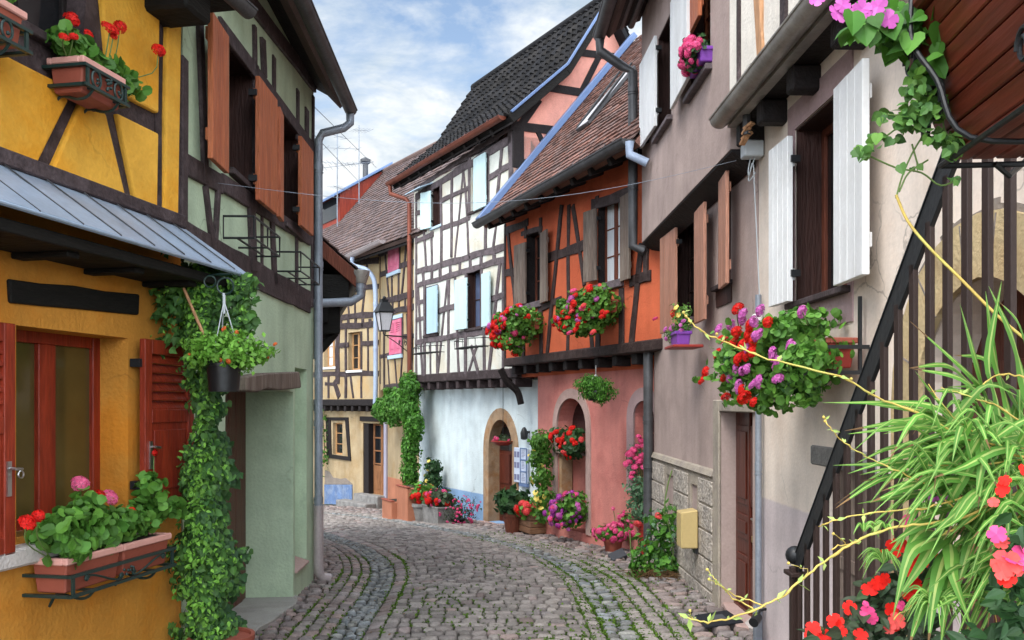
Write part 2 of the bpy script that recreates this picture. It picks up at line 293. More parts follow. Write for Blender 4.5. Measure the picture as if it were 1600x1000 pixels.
def at(px, py, Y): return Vector(((px - 800) / FPX * Y, Y, CAMH + (HORY - py) / FPX * Y))
def ground_at(px, py):
    Y = 5.0
    for _ in range(60): Y = (CAMH - gz(0, Y)) * FPX / (py - HORY)
    return Vector(((px - 800) / FPX * Y, Y, gz(0, Y)))
class House:                       # a facade line in plan: x = along the wall (picture right), y = into the house, z = up
    def __init__(s, P, u, name=None, label=None, cat='house'):
        s.O = Vector(P); s.u = Vector(u).normalized(); s.n = Vector((-s.u.y, s.u.x)); s.z0 = gz(P[0], P[1]); s.k = 0
        s.root = thing(name, label, cat, (P[0], P[1], s.z0), math.atan2(s.u.y, s.u.x)) if name else None
    def px(s, x, y, v=0):
        d = Vector(((x - 800) / FPX, 1)); t = (v + s.O.dot(s.n)) / d.dot(s.n); p = d * t
        return ((p - s.O).dot(s.u), v, CAMH + t * (HORY - y) / FPX - s.z0)
    def uz(s, x, y, v=0): a = s.px(x, y, v); return (a[0], a[2])
    def rect(s, x0, x1, yt, yb, v=0, ref=0):
        xr = x1 if ref else x0; return (s.px(x0, yt, v)[0], s.px(x1, yt, v)[0], s.px(xr, yb, v)[2], s.px(xr, yt, v)[2])
    def world(s, u, v, z): p = s.O + s.u * u + s.n * v; return Vector((p.x, p.y, z + s.z0))
    def rz(s): return math.atan2(s.u.y, s.u.x)
    def timbers(s, L_, v=0, w=.13, name='timber_frame', m='timber', mb=None, jit=.17):
        C_ = []       # clusters of timbers that touch: [boxes, polygons]
        for t in L_:
            s.k += 1; ww = (t[4] if len(t) > 4 else w) * (.84 if m == 'pale_timber' else 1)
            e = .018 + .0025 * (s.k % 7)
            p0, p1 = Vector(s.uz(t[0], t[1], v)), Vector(s.uz(t[2], t[3], v)); d = p1 - p0; ln = d.length; d.normalize(); sd_ = Vector((-d.y, d.x)); ns = max(3, int(ln / .28)); ww *= random.uniform(.92, 1.1); ph = random.uniform(0, 6)
            A_ = [p0 + d * ln * i / ns + sd_ * (.4 * jit * ww * math.sin(ph + i * 1.1)) for i in range(ns + 1)]
            poly = [tuple(q + sd_ * ww * .5 * random.uniform(1 - jit, 1 + jit)) for q in A_] + [tuple(q - sd_ * ww * .5 * random.uniform(1 - jit, 1 + jit)) for q in A_[::-1]]
            bb = [(min(q.x for q in A_[i:i + 2]) - ww * .5, max(q.x for q in A_[i:i + 2]) + ww * .5, min(q.y for q in A_[i:i + 2]) - ww * .5, max(q.y for q in A_[i:i + 2]) + ww * .5) for i in range(ns)]
            hit = [c for c in C_ if any(x[0] < y[1] and y[0] < x[1] and x[2] < y[3] and y[2] < x[3] for x in c[0] for y in bb)]
            new = [bb, [(poly, e)]]
            for c in hit: new[0] = new[0] + c[0]; new[1] = new[1] + c[1]; C_.remove(c)
            C_.append(new)
        res = []
        for c in C_:
            b = MB()
            for poly, e in c[1]: b.prism(poly, v - e, v + .01)
            res.append(b.build(name, m, s.root, bevel=.006, fix=True))
        return res
def rp_(h, x, y, vE, zE, pit):      # where a pixel's ray meets a roof plane of house h: (along the eave, up the slope)
    o = -h.O; O_ = Vector((o.dot(h.u), o.dot(h.n), CAMH - h.z0)); d = Vector(((x - 800) / FPX, 1)); D = Vector((d.dot(h.u), d.dot(h.n), (HORY - y) / FPX)); nm = Vector((0, -math.sin(pit), math.cos(pit)))
    P = O_ + D * ((Vector((0, vE, zE)) - O_).dot(nm) / D.dot(nm)); return P.x, (P.y - vE) / math.cos(pit)
def move_to(o, a, b):               # vertices from house a's coordinates into house b's
    r = a.rz() - b.rz(); c, s = math.cos(r), math.sin(r); w_ = a.O - b.O; du, dn, dz = w_.dot(b.u), w_.dot(b.n), a.z0 - b.z0
    for v in o.data.vertices: x, y, z = v.co; v.co = (du + c * x - s * y, dn + s * x + c * y, z + dz)
    return o
def rectpoly(r): return [(r[0], r[2]), (r[1], r[2]), (r[1], r[3]), (r[0], r[3])]
def archpoly(u0, u1, z0, zs, zt, n=14, pointed=.0):    # rectangle with an arched top: zs = springing, zt = apex
    c = (u0 + u1) / 2; a = (u1 - u0) / 2
    pts = [(u0, z0), (u1, z0)]
    for i in range(n + 1):
        th = math.pi * i / n; pts.append((c + a * math.cos(th), zs + (zt - zs) * (math.sin(th) ** (1 - pointed * .35))))
    return pts
def ring(pin, grow, v0, th, name, m, par, cut=None):
    cx = sum(p[0] for p in pin) / len(pin); lo = min(p[1] for p in pin)
    us = [p[0] for p in pin]; u0_, u1_ = min(us), max(us)
    zs_ = sorted(p[1] for p in pin); top = zs_[-1]
    po_ = []
    n_ = len(pin)
    for i, p in enumerate(pin):
        a, c = Vector(pin[i - 1]), Vector(pin[(i + 1) % n_]); d = (c - a); nrm = Vector((d.y, -d.x)).normalized()
        po_.append((p[0] + nrm.x * grow, p[1] + nrm.y * grow))
    po_[0] = (u0_ - grow, lo - .001); po_[1] = (u1_ + grow, lo - .001)
    pi_ = [(p[0], p[1] + (.001 if p[1] <= lo + 1e-6 else 0)) for p in pin]
    f = pi_[2:]; g_ = po_[2:]
    b = MB(); inn = [pi_[1]] + f + [pi_[0]]; ou = [po_[1]] + g_ + [po_[0]]
    for i in range(len(inn) - 1): b.prism([inn[i], inn[i + 1], ou[i + 1], ou[i]], v0, v0 + th)
    return b.build(name, m, par, fix=True)
def window(h, r, v, m='brown_wood', nx=2, nz=3, fw=.055, bar=.022, glass='dark_glass', cur=None, name='window', lin=None):
    u0, u1, z0, z1 = r; b = MB(); d = .05
    if lin:
        q = MB(); a_, t_ = lin[0] + .006, .014; q.box(u0 - .001, u0 + t_, a_, v, z0, z1 - t_); q.box(u1 - t_, u1 + .001, a_, v, z0, z1 - t_); q.box(u0 - .001, u1 + .001, a_, v, z1 - t_, z1 + .001); q.build('window_lining', lin[1], h.root)
    b.box(u0, u0 + fw, v, v + d, z0, z1); b.box(u1 - fw, u1, v, v + d, z0, z1); b.box(u0 + fw, u1 - fw, v, v + d, z0, z0 + fw); b.box(u0 + fw, u1 - fw, v, v + d, z1 - fw, z1)
    for i in range(1, nx):
        c = u0 + (u1 - u0) * i / nx; k = fw * .8 if (nx % 2 == 0 and i == nx // 2) else bar / 2; b.box(c - k, c + k, v - .004, v + d - .004, z0 + fw, z1 - fw)
    for i in range(1, nz):
        c = z0 + (z1 - z0) * i / nz; b.box(u0 + fw, u1 - fw, v + .008, v + d - .012, c - bar / 2, c + bar / 2)
    o = b.build(name, m, h.root, bevel=.004)
    MB().box(u0 + fw * .5, u1 - fw * .5, v + .026, v + .032, z0 + fw * .5, z1 - fw * .5).build('pane', glass, o)
    if cur:
        q = MB(); n = 24
        xs = [u0 + fw + (u1 - u0 - 2 * fw) * i / n for i in range(n + 1)]
        vsq = [(x, v + .022 + .003 * math.sin(i * 1.9), z) for i, x in enumerate(xs) for z in (z0 + fw, z1 - fw)]
        q.add(vsq, [(2 * i, 2 * i + 2, 2 * i + 3, 2 * i + 1) for i in range(n)]); q.build('curtain', cur, o)
    return o
def shutter(h, r, v, m, kind='plank', ang=0, hinge='l', th=.035, name='shutter', hw='black_iron', n=4, battens=True):
    u0, u1, z0, z1 = r; W, H_ = u1 - u0, z1 - z0; b = MB(); s = 1
    if kind == 'plank':
        for i in range(n):
            a = i * W / n; j = random.uniform(0, .0009); b.box(a + .0004, a + W / n - .0004, -th + j, 0, 0, H_ - random.uniform(0, .004))
        if battens:
            for f in (.13, .82): b.box(.02, W - .02, -.0, .022, H_ * f, H_ * f + .09)
    else:
        st = min(.075, W * .19); zm = H_ * (.56 if kind == 'louvre' else .5)
        b.box(0, st, -th, 0, 0, H_); b.box(W - st, W, -th, 0, 0, H_); b.box(st, W - st, -th, 0, 0, st * 1.2); b.box(st, W - st, -th, 0, H_ - st * 1.2, H_); b.box(st, W - st, -th, 0, zm - st * .55, zm + st * .55)
        if kind == 'louvre':
            k = max(5, int((H_ - zm) / .075)); z_a, z_b = zm + st * .55, H_ - st * 1.2
            for i in range(k):
                z = z_a + (z_b - z_a) * (i + .5) / k; t = (z_b - z_a) / k * .42
                b.hexa([(st, -th + .004, z - t - .008), (W - st, -th + .004, z - t - .008), (W - st, -.004, z + t - .008), (st, -.004, z + t - .008), (st, -th + .004, z - t + .006), (W - st, -th + .004, z - t + .006), (W - st, -.004, z + t + .006), (st, -.004, z + t + .006)])
        else:
            b.box(st, W - st, -th + .012, -.008, zm, H_ - st); b.box(st + .03, W - st - .03, -th + .004, -.012, zm + st, H_ - st * 1.7)
        b.box(st, W - st, -th + .014, -.008, st, zm); b.box(st + .028, W - st - .028, -th + .003, -.012, st * 1.9, zm - st * 1.15)
    o = b.build(name, m, h.root, bevel=.004)
    if hinge == 'r':
        for p in o.data.vertices: p.co.x -= W
        o.location = (u1, v, z0); o.rotation_euler = (0, 0, ang)
    else: o.location = (u0, v, z0); o.rotation_euler = (0, 0, -ang)
    xx = -.02 if hinge == 'l' else -.03
    for f in (.15, .84): MB().box(xx, xx + .05, -.02, .05, H_ * f, H_ * f + .05).build('hinge', hw, o)
    return o
def gutter(h, p, q, r, m, name='gutter', par=None, bands=0.9):
    p, q = Vector(p), Vector(q); d = (q - p); Ln = d.length; d.normalize(); side = d.cross(Vector((0, 0, 1))).normalized(); up = side.cross(d); b = MB(); n = 9; vs = []
    for e in (p, q):
        for rr in (r, r * .93): vs += [tuple(e + side * (rr * math.cos(math.pi * k / (n - 1))) - up * (rr * math.sin(math.pi * k / (n - 1)))) for k in range(n)]
    fs = []
    for k in range(n - 1): fs += [(k, k + 1, 2 * n + k + 1, 2 * n + k), (n + k + 1, n + k, 3 * n + k, 3 * n + k + 1)]
    fs += [(0, n, 3 * n, 2 * n), (2 * n - 1, n - 1, 3 * n - 1, 4 * n - 1), tuple(range(n)), tuple(range(3 * n - 1, 2 * n - 1, -1))]
    b.add(vs, fs); b.tube([p + side * r, q + side * r], r * .13, 6)
    k = max(1, int(Ln / bands))
    for i in range(k):
        c = p + d * (Ln * (i + .5) / k)
        b.tube([c - d * .012 + side * 0, c + d * .012], r * 1.04, 14, cap=False)
    return b.build(name, m, par or h.root, smooth=True, fix=False)
def pipe(h, pts, r, m, name='drainpipe', par=None, joints=(), n=12):
    b = MB(); b.tube(pts, r, n)
    for i in joints:      # (segment, fraction)
        a, c = Vector(pts[i[0]]), Vector(pts[i[0] + 1]); d = (c - a).normalized(); o = a.lerp(c, i[1])
        b.tube([o - d * .035, o + d * .035], r * 1.13, n); b.tube([o + d * .055, o + d * .068], r * 1.16, n)
    return b.build(name, m, par or (h.root if h else None), smooth=True)
def roof(h, o, au, up, Ln, Sl, tw, ex, m, kind='flat', name='roof', par=None, seed=1, th=.02, skip=None):
    """rows of tiles on the plane with origin o (eave end), au = along eave, up = up the slope"""
    o, au, up = Vector(o), Vector(au).normalized(), Vector(up).normalized(); nm = au.cross(up).normalized()
    if nm.z < 0: nm = -nm
    rg = random.Random(seed); b = MB(); rows = int(math.ceil(Sl / ex)); cols = int(math.ceil(Ln / tw))
    # decking under the tiles
    c = [o - nm * .03, o + au * Ln - nm * .03, o + au * Ln + up * Sl - nm * .03, o + up * Sl - nm * .03]
    b.add([tuple(x - nm * .10) for x in c] + [tuple(x) for x in c], [(0, 3, 2, 1), (4, 5, 6, 7), (0, 1, 5, 4), (1, 2, 6, 5), (2, 3, 7, 6), (3, 0, 4, 7)])
    for i in range(rows):
        off = (tw / 2 if (i % 2 and kind == 'flat') else 0)
        for j in range(-1 if off else 0, cols):
            a0 = j * tw + off; a1 = min(a0 + tw * .985, Ln); a0 = max(a0, 0)
            if a1 - a0 < .03: continue
            s0 = i * ex + rg.uniform(-.012, .010) - (rg.uniform(0, .03) if rg.random() < .06 else 0); s1 = min(s0 + ex * 1.25, Sl + .04); z0 = th * 1.9 + rg.uniform(-.005, .008); z1 = th * .5
            P = lambda a, s_, z: tuple(o + au * a + up * s_ + nm * z)
            if kind == 'flat':
                if tw < .25 and Ln < 30: mid = (a0 + a1) / 2; sg = s0 - .022
                else: mid = (a0 + a1) / 2; sg = s0
                b.add([P(a0, s0, z0 - th), P(mid, sg, z0 - th), P(a1, s0, z0 - th), P(a0, s0, z0), P(mid, sg, z0), P(a1, s0, z0), P(a1, s1, z1), P(a0, s1, z1)],
                      [(0, 1, 4, 3), (1, 2, 5, 4), (3, 4, 5, 6, 7), (2, 6, 5), (0, 3, 7)])
            else:
                k = 6; wv = [.0, .018, .052, .062, .045, .010, -.004]
                f0 = [P(a0 + (a1 - a0) * t / k, s0, z0 + wv[t]) for t in range(k + 1)]; f1 = [P(a0 + (a1 - a0) * t / k, s1, z1 + wv[t] * .9 - .01) for t in range(k + 1)]; f2 = [P(a0 + (a1 - a0) * t / k, s0, z0 - .02) for t in range(k + 1)]
                b.add(f0 + f1 + f2, [(t, t + 1, k + 2 + t, k + 1 + t) for t in range(k)] + [(2 * k + 2 + t, 2 * k + 3 + t, t + 1, t) for t in range(k)])
    return b.build(name, m, par or h.root, smooth=(kind != 'flat'))
# ---------------------------------------------------------------- plants
SHAPES = {
 'ivy': ([(0, 0, 0), (.10, .34, .05), (.38, .46, .08), (.62, .24, .03), (1, 0, -.10), (.62, -.24, .03), (.38, -.46, .08), (.10, -.34, .05)], [(0, 4, 3, 2, 1), (0, 7, 6, 5, 4)]),
 'round': ([(0, 0, 0), (.02, .42, .12), (.42, .56, .10), (.85, .40, .06), (1, 0, .02), (.85, -.40, .06), (.42, -.56, .10), (.02, -.42, .12), (.42, 0, -.03)], [(0, 8, 2, 1), (8, 4, 3, 2), (0, 7, 6, 8), (8, 6, 5, 4)]),
 'oval': ([(0, 0, 0), (.16, .20, .05), (.42, .30, .07), (.74, .18, .03), (1, 0, -.10), (.74, -.18, .03), (.42, -.30, .07), (.16, -.20, .05)], [(0, 4, 3, 2, 1), (0, 7, 6, 5, 4)]),
 'heart': ([(0, 0, 0), (-.07, .20, .05), (.06, .42, .09), (.34, .49, .10), (.68, .30, .03), (1, 0, -.10), (.68, -.30, .03), (.34, -.49, .10), (.06, -.42, .09), (-.07, -.20, .05), (.5, 0, -.02)], [(0, 10, 3, 2, 1), (10, 5, 4, 3), (0, 9, 8, 7, 10), (10, 7, 6, 5)]),
 'lance': ([(0, 0, 0), (.4, .20, .05), (1, 0, -.08), (.4, -.20, .05)], [(0, 2, 1), (0, 3, 2)]),
 'small': ([(0, 0, 0), (.45, .36, .06), (1, 0, -.05), (.45, -.36, .06)], [(0, 2, 1), (0, 3, 2)]),
 'petal': ([(0, 0, 0), (.6, .42, .04), (1, .15, .0), (1, -.15, .0), (.6, -.42, .04)], [(0, 1, 2, 3, 4)]),
}
def leaves(mb, P, N, size, shape='ivy', droop=.35, spread=.8, mi=0, sz=.35):
    """leaves at points P facing roughly N; droop pulls their tips down"""
    P = np.asarray(P, float); n = len(P)
    if n == 0: return mb
    N = np.asarray(N, float) + RNG.normal(0, spread, (n, 3)) * .6; N /= np.linalg.norm(N, axis=1)[:, None] + 1e-9
    T = RNG.normal(0, 1, (n, 3)); T[:, 2] -= droop * 3; T -= N * (T * N).sum(1)[:, None]; T /= np.linalg.norm(T, axis=1)[:, None] + 1e-9
    B = np.cross(N, T); S = size * RNG.uniform(1 - sz, 1 + sz, n)
    sv, sf = SHAPES[shape]; sv = np.array(sv)
    V = P[:, None, :] + S[:, None, None] * (sv[None, :, 0:1] * T[:, None, :] + sv[None, :, 1:2] * B[:, None, :] + sv[None, :, 2:3] * N[:, None, :])
    k = len(sv); o = len(mb.v); mb.v.extend(map(tuple, V.reshape(-1, 3).tolist()))
    for i in range(n):
        for f in sf: mb.f.append(tuple(o + i * k + j for j in f)); mb.mi.append(mi)
    return mb
def blob(n, c, rad, fill=.45, top=None):
    """points in a lumpy ellipsoid, denser near the surface; returns points and outward normals"""
    d = RNG.normal(0, 1, (n, 3)); d /= np.linalg.norm(d, axis=1)[:, None]
    lump = 1 + .22 * np.sin(d[:, 0] * 5 + c[0] * 7) * np.sin(d[:, 2] * 6 + c[1] * 3) + .15 * np.sin(d[:, 1] * 9 + c[2] * 5)
    rr = (fill + (1 - fill) * RNG.random(n) ** .6) * lump
    return np.array(c) + d * rr[:, None] * np.array(rad), d
def curve_pts(p, n): # Catmull-Rom through points
    p = [Vector(x) for x in p]; q = [p[0] * 2 - p[1]] + p + [p[-1] * 2 - p[-2]]; r = []
    for i in range(1, len(q) - 2):
        for k in range(n):
            t = k / n; a, b, c, d = q[i - 1], q[i], q[i + 1], q[i + 2]
            r.append(.5 * ((2 * b) + (c - a) * t + (2 * a - 5 * b + 4 * c - d) * t * t + (3 * b - a - 3 * c + d) * t ** 3))
    return r + [p[-1]]
HEADS = {}
def head_mesh(kind, m, r, var):
    key = (kind, m, var)
    if key in HEADS: return HEADS[key]
    b = MB(); rg = random.Random(sum(map(ord, kind + m)) + var)
    if kind == 'ball':           # a geranium head: florets of five petals over a dome
        k = 22
        for i in range(k):
            z = 1 - 1.35 * (i + .5) / k; t = i * 2.4 + var; q = math.sqrt(max(0, 1 - z * z)); d = Vector((q * math.cos(t), q * math.sin(t), z)); c = d * r * rg.uniform(.75, 1.0)
            a = d.orthogonal().normalized(); e = d.cross(a); ph = rg.uniform(0, 6)
            for p in range(5):
                f = ph + p * 1.2566; rad = (a * math.cos(f) + e * math.sin(f)); sd_ = d.cross(rad); s = r * .48
                b.add([c, c + rad * s * .6 + sd_ * s * .36 + d * s * .15, c + rad * s + sd_ * s * .1 + d * s * .1, c + rad * s - sd_ * s * .14 + d * s * .1, c + rad * s * .6 - sd_ * s * .36 + d * s * .15], [(0, 1, 2, 3, 4)])
    else:                        # one open flower of five broad petals
        for p in range(5):
            f = p * 1.2566 + var; rad = Vector((math.cos(f), math.sin(f), .18)); sd_ = Vector((-math.sin(f), math.cos(f), 0)); s = r
            b.add([(0, 0, 0), rad * s * .45 + sd_ * s * .38, rad * s * .85 + sd_ * s * .42 - Vector((0, 0, .06 * s)), rad * s - Vector((0, 0, .1 * s)), rad * s * .85 - sd_ * s * .42 - Vector((0, 0, .06 * s)), rad * s * .45 - sd_ * s * .38], [(0, 1, 2, 3), (0, 3, 4, 5)])
    me = bpy.data.meshes.new('flower_head'); me.from_pydata([tuple(x) for x in b.v], [], b.f); me.materials.append(M[m]); HEADS[key] = me
    return me
def head(parent, p, m, r, kind='ball', n=(0, -.5, .8), name='flower_head'):
    base = .05
    o = bpy.data.objects.new(name, head_mesh(kind, m, base, random.randrange(3))); COL.objects.link(o); o.parent = parent; o.location = p
    v = Vector(n) + Vector((random.gauss(0, .3), random.gauss(0, .3), random.gauss(0, .2)))
    q = v.to_track_quat('Z', 'Y'); o.rotation_euler = (q @ Matrix.Rotation(random.uniform(0, 6.28), 4, 'Z').to_quaternion()).to_euler(); o.scale = (r / base * random.uniform(.85, 1.15), r / base * random.uniform(.85, 1.15), r / base * random.uniform(.55, .85) if kind == 'ball' else r / base)
    return o
# ---------------------------------------------------------------- the street
def street_line():
    pts = []; x, y, s, hd = .06, 4.0, 4.0, 1.4
    while s < 36:
        pts.append((s, x, y, hd)); hd = 1.4 if s < 10 else 1.4 + (s - 10) * 3.9 if s < 15 else 20.9 + (s - 15) * 1.9 if s < 20 else min(58, 30.4 + (s - 20) * 3.2)
        x -= math.sin(R(hd)) * .05; y += math.cos(R(hd)) * .05; s += .05
    return pts
SL = street_line()
def st(s, t):        # street coordinates -> ground point (t to the right)
    i = max(0, min(len(SL) - 1, int((s - 4.0) / .05))); _, x, y, hd = SL[i]; ds = s - SL[i][0]
    c, q = math.cos(R(hd)), math.sin(R(hd)); X, Y = x - q * ds + c * t, y + c * ds + q * t
    dip = -.035 * math.exp(-((t + 1.45) / .22) ** 2) - .035 * math.exp(-((t - 1.05) / .25) ** 2)
    crown = .03 * math.exp(-((t + .2) / 1.0) ** 2)
    und = .012 * math.sin(X * 3.1 + Y * 1.3) * math.sin(Y * 2.3 - X)
    return Vector((X, Y, gz(X, Y) + dip + crown + und))
g = MB(); n = 46
xs = [-220, -60, -20] + [-9 + i * .8 for i in range(24)] + [20, 60, 220]; ys = [-220, -60, -20, -6] + [-2 + i * 1.0 for i in range(40)] + [60, 120, 400]
g.add([(x, y, gz(x, y) - .055) for y in ys for x in xs], [(j * len(xs) + i, j * len(xs) + i + 1, (j + 1) * len(xs) + i + 1, (j + 1) * len(xs) + i) for j in range(len(ys) - 1) for i in range(len(xs) - 1)])
tag(g.build('ground', 'far_ground'), kind='structure')
b = MB(); SS = [4 + i * .25 for i in range(122)]; TT = [-4.6 + i * .2 for i in range(44)]
b.add([tuple(st(s, t) + Vector((0, 0, -.008))) for s in SS for t in TT], [(j * len(TT) + i, j * len(TT) + i + 1, (j + 1) * len(TT) + i + 1, (j + 1) * len(TT) + i) for j in range(len(SS) - 1) for i in range(len(TT) - 1)])
tag(b.build('roadbed', 'joint_soil', smooth='all'), kind='structure')
def sett(b, s0, s1, t0, t1, h, mi, rg, rnd=.35, j=.012):
    """one stone: rounded top, slightly irregular outline"""
    c = [(s0, t0), (s0, (t0 + t1) / 2), (s0, t1), ((s0 + s1) / 2, t1), (s1, t1), (s1, (t0 + t1) / 2), (s1, t0), ((s0 + s1) / 2, t0)]
    cs, ct = (s0 + s1) / 2, (t0 + t1) / 2; tilt = (rg.gauss(-.03, .05), rg.gauss(0, .05)); V = []
    jj = [(rg.uniform(-j, j), rg.uniform(-j, j)) for _ in c]
    for k, (f, z) in enumerate(((1.0, -.03), (1.0, h * .35), (.90, h * .85), (.62, h * 1.0))):
        for i, (a, e) in enumerate(c):
            q = 1 - (rnd * .42 if i % 2 == 0 else 0) ; q = (q if k < 3 else q * .98) * f
            da, de = (a - cs) * q + jj[i][0], (e - ct) * q + jj[i][1]
            p = st(cs + da, ct + de); V.append((p.x, p.y, p.z + z + da * tilt[0] + de * tilt[1]))
    F_ = [(k * 8 + i, k * 8 + (i + 1) % 8, k * 8 + 8 + (i + 1) % 8, k * 8 + 8 + i) for k in range(3) for i in range(8)] + [tuple(range(24, 32))]
    b.add(V, F_, mi)
rg = random.Random(3); b = MB(); JT = []
def rows(t0, t1, ds, dt, mi, s_a, s_b, rnd=.3, j=.010, h=.03, gap=.012):     # courses across the street
    s = s_a; k = 0
    while s < s_b:
        d = ds * rg.uniform(.85, 1.15); t = t0 + rg.uniform(0, dt * .5) * (1 if k % 2 else .2); k += 1; tt = t0
        while tt < t1 - .03:
            e = min(t1, tt + dt * rg.uniform(.72, 1.3)); e = t1 if t1 - e < dt * .4 else e
            if S0 < s < 13.5 and -1.3 < tt < 1.9: JT.append((s, tt, d))
            sk = .014 * math.sin(tt * 2.1 + s * 1.7) + .007 * math.sin(tt * 5.3 + s * 3)
            sett(b, s + gap + .004 + sk, s + d - gap - .004 + sk, tt + gap / 2, e - gap / 2, h * rg.uniform(.7, 1.25), mi if rg.random() < .9 else 1 - mi if mi < 2 else 2, rg, rnd, j); tt = e
        s += d
def courses(t0, nrow, wd, ln, mi, s_a, s_b):
    for r in range(nrow):
        s = s_a + rg.uniform(-.1, .1)
        while s < s_b:
            d = ln * rg.uniform(.75, 1.3); sett(b, s + .005, s + d - .005, t0 + r * wd + .007, t0 + (r + 1) * wd - .007, .03 * rg.uniform(.8, 1.15), mi if rg.random() < .8 else 0, rg, .16, .005); s += d
S0, S1 = 6.2, 30
rows(-4.4, -1.97, .17, .13, 1, S0, S1, .5, .016, .04, .016); courses(-1.97, 3, .123, .19, 1, S0, S1)
rows(-1.6, -1.3, .085, .10, 2, S0, S1, .8, .012, .035); courses(-1.3, 1, .16, .17, 1, S0, S1)
rows(-1.14, .75, .165, .138, 0, S0, S1, .22, .009, .032, .009)
courses(.75, 1, .14, .16, 0, S0, S1); rows(.89, 1.2, .12, .14, 2, S0, S1, .85, .016, .045); courses(1.2, 3, .15, .15, 0, S0, S1)
rows(1.65, 3.0, .16, .17, 1, S0, S1, .6, .022, .045, .016)
tag(b.build('street', ['sett', 'pink_sett', 'cobble'], smooth='all'), kind='structure')
# moss and small grass in the joints
mo = MB(); P = []; 
def mossline(t, s_a, s_b, dens, sp):
    for _ in range(int((s_b - s_a) * dens)):
        s = rg.uniform(s_a, s_b); a = .5 + .5 * math.sin(s * 1.9 + t * 4) 
        if rg.random() < .35 + .65 * a: P.append(tuple(st(s, t + rg.gauss(0, sp)) + Vector((0, 0, .018))))
for t, de, sp in ((.75, 200, .025), (.89, 520, .035), (1.0, 700, .11), (1.2, 620, .04), (1.35, 380, .025), (1.5, 340, .025), (1.65, 340, .05), (1.9, 200, .2)): mossline(t, 6.5, 12.5, de, sp); mossline(t, 12.5, 17, de * .25, sp)
for t, de in ((-1.14, 230), (-1.3, 70), (-1.6, 110), (-1.72, 80), (-1.85, 80), (-1.97, 110)): mossline(t, 6.5, 14, de, .014)
for s, t, d in JT:
    if math.sin(s * 1.7 + t * 2.2) + .7 * math.sin(t * 3.7 - s * .9) + rg.gauss(0, .5) > (.25 if s < 10.8 else .9):
        for _k in range(7): P.append(tuple(st(s + rg.uniform(0, d), t + rg.gauss(0, .008)) + Vector((0, 0, .014))))
        for _k in range(5): P.append(tuple(st(s + rg.gauss(0, .008), t + rg.uniform(0, .14)) + Vector((0, 0, .012))))
for _ in range(40):
    s0, t0 = rg.uniform(6.5, 10.5), rg.uniform(-.8, .8)
    for _k in range(16): P.append(tuple(st(s0 + rg.gauss(0, .07), t0 + rg.gauss(0, .012)) + Vector((0, 0, .014))))
for _ in range(1500):
    s, t = rg.uniform(6.5, 9.4), rg.uniform(-3.2, -1.9); P.append(tuple(st(s, t) + Vector((0, 0, .008))))
P = np.array(P); leaves(mo, P, np.tile([0, 0, 1.0], (len(P), 1)), .030, 'small', droop=-.05, spread=1.3)
tag(mo.build('moss', 'moss'), kind='stuff')
# concrete apron in front of the green house's porch
pts = [ground_at(*p) for p in ((352, 930), (377, 906), (425, 914), (452, 927), (466, 940), (462, 952), (445, 962), (430, 975), (405, 990), (385, 1010), (330, 1040), (300, 1000))]
a = MB(); m = len(pts); a.add([(p.x, p.y, p.z + .055 + .004 * (i % 3)) for i, p in enumerate(pts)] + [(p.x, p.y, p.z - .05) for p in pts], [tuple(range(m)), tuple(range(2 * m - 1, m - 1, -1))] + [(i, (i + 1) % m, (i + 1) % m + m, i + m) for i in range(m)])
tag(a.build('pavement', 'concrete', bevel=.01, fix=True), kind='structure')
lf = MB(); rg = random.Random(8); P = [tuple(st(rg.uniform(7, 17), rg.choice((rg.uniform(-2.6, 2.2), rg.gauss(1.8, .3), rg.gauss(-1.45, .2)))) + Vector((0, 0, .045))) for _ in range(150)]
leaves(lf, P, np.tile([0, 0, 1.0], (len(P), 1)), .035, 'oval', droop=0, spread=.35); tag(lf.build('fallen_leaves', 'dry_leaf'), kind='stuff')
# ---------------------------------------------------------------- yellow house (left foreground)
Y_ = House((-2.22, 6.01), (.195, 1), 'yellow_house', 'bright yellow plastered house with dark timbers and a metal pent roof over its lower window', 'house')
h = Y_; yr = h.root
uL = -3.4
op = h.rect(25, 200, 508, 850); op = (op[0], op[1], op[2], op[3])
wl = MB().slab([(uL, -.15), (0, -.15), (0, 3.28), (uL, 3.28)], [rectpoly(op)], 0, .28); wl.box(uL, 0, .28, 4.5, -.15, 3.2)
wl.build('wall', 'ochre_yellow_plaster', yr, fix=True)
window(h, (op[0] - .02, op[1] + .02, op[2], op[3] + .02), .19, 'red_wood', 2, 1, .085, glass='amber_glass', name='window')
MB().box(op[0] - .25, op[1] - .02, -.10, .19, op[2] - .10, op[2] - .004).build('sill', 'pale_stone', yr, bevel=.012)
MB().box(op[0], op[1], .17, .188, op[2], op[2] + .03).build('sill_rail', 'steel', yr, bevel=.003)
lb = [h.uz(*p) for p in ((10, 436), (60, 443), (110, 446), (160, 455), (214, 460), (213, 492), (180, 489), (120, 483), (60, 478), (12, 473))]
MB().prism(lb, -.022, .02).build('lintel_board', 'black_timber', yr, bevel=.008, fix=True)
def lock(o, x, z, hinge='l', key=False):
    b = MB(); b.box(x - .014, x + .014, -.048, -.036, z - .085, z + .085); b.tube([(x, -.05, z + .05), (x, -.075, z + .05), (x + .05, -.075, z + .045)], .008, 8)
    if key: b.tube([(x + .03 + .018 * math.cos(a), -.085, z + .02 + .018 * math.sin(a)) for a in [i * math.pi / 6 for i in range(13)]], .004, 6)
    return b.build('handle', 'steel', o, smooth=True)
r_ = h.rect(213, 287, 529, 806, -.04); zb = r_[2]
s_ = shutter(h, (r_[0] + .0, r_[1] + .03, zb, r_[3]), -.06, 'red_wood', 'louvre', 0, 'l', .04); lock(s_, .055, (r_[3] - zb) * .34)
wS = .52; rl = h.rect(-60, 25, 508, 862, -.05, 1)
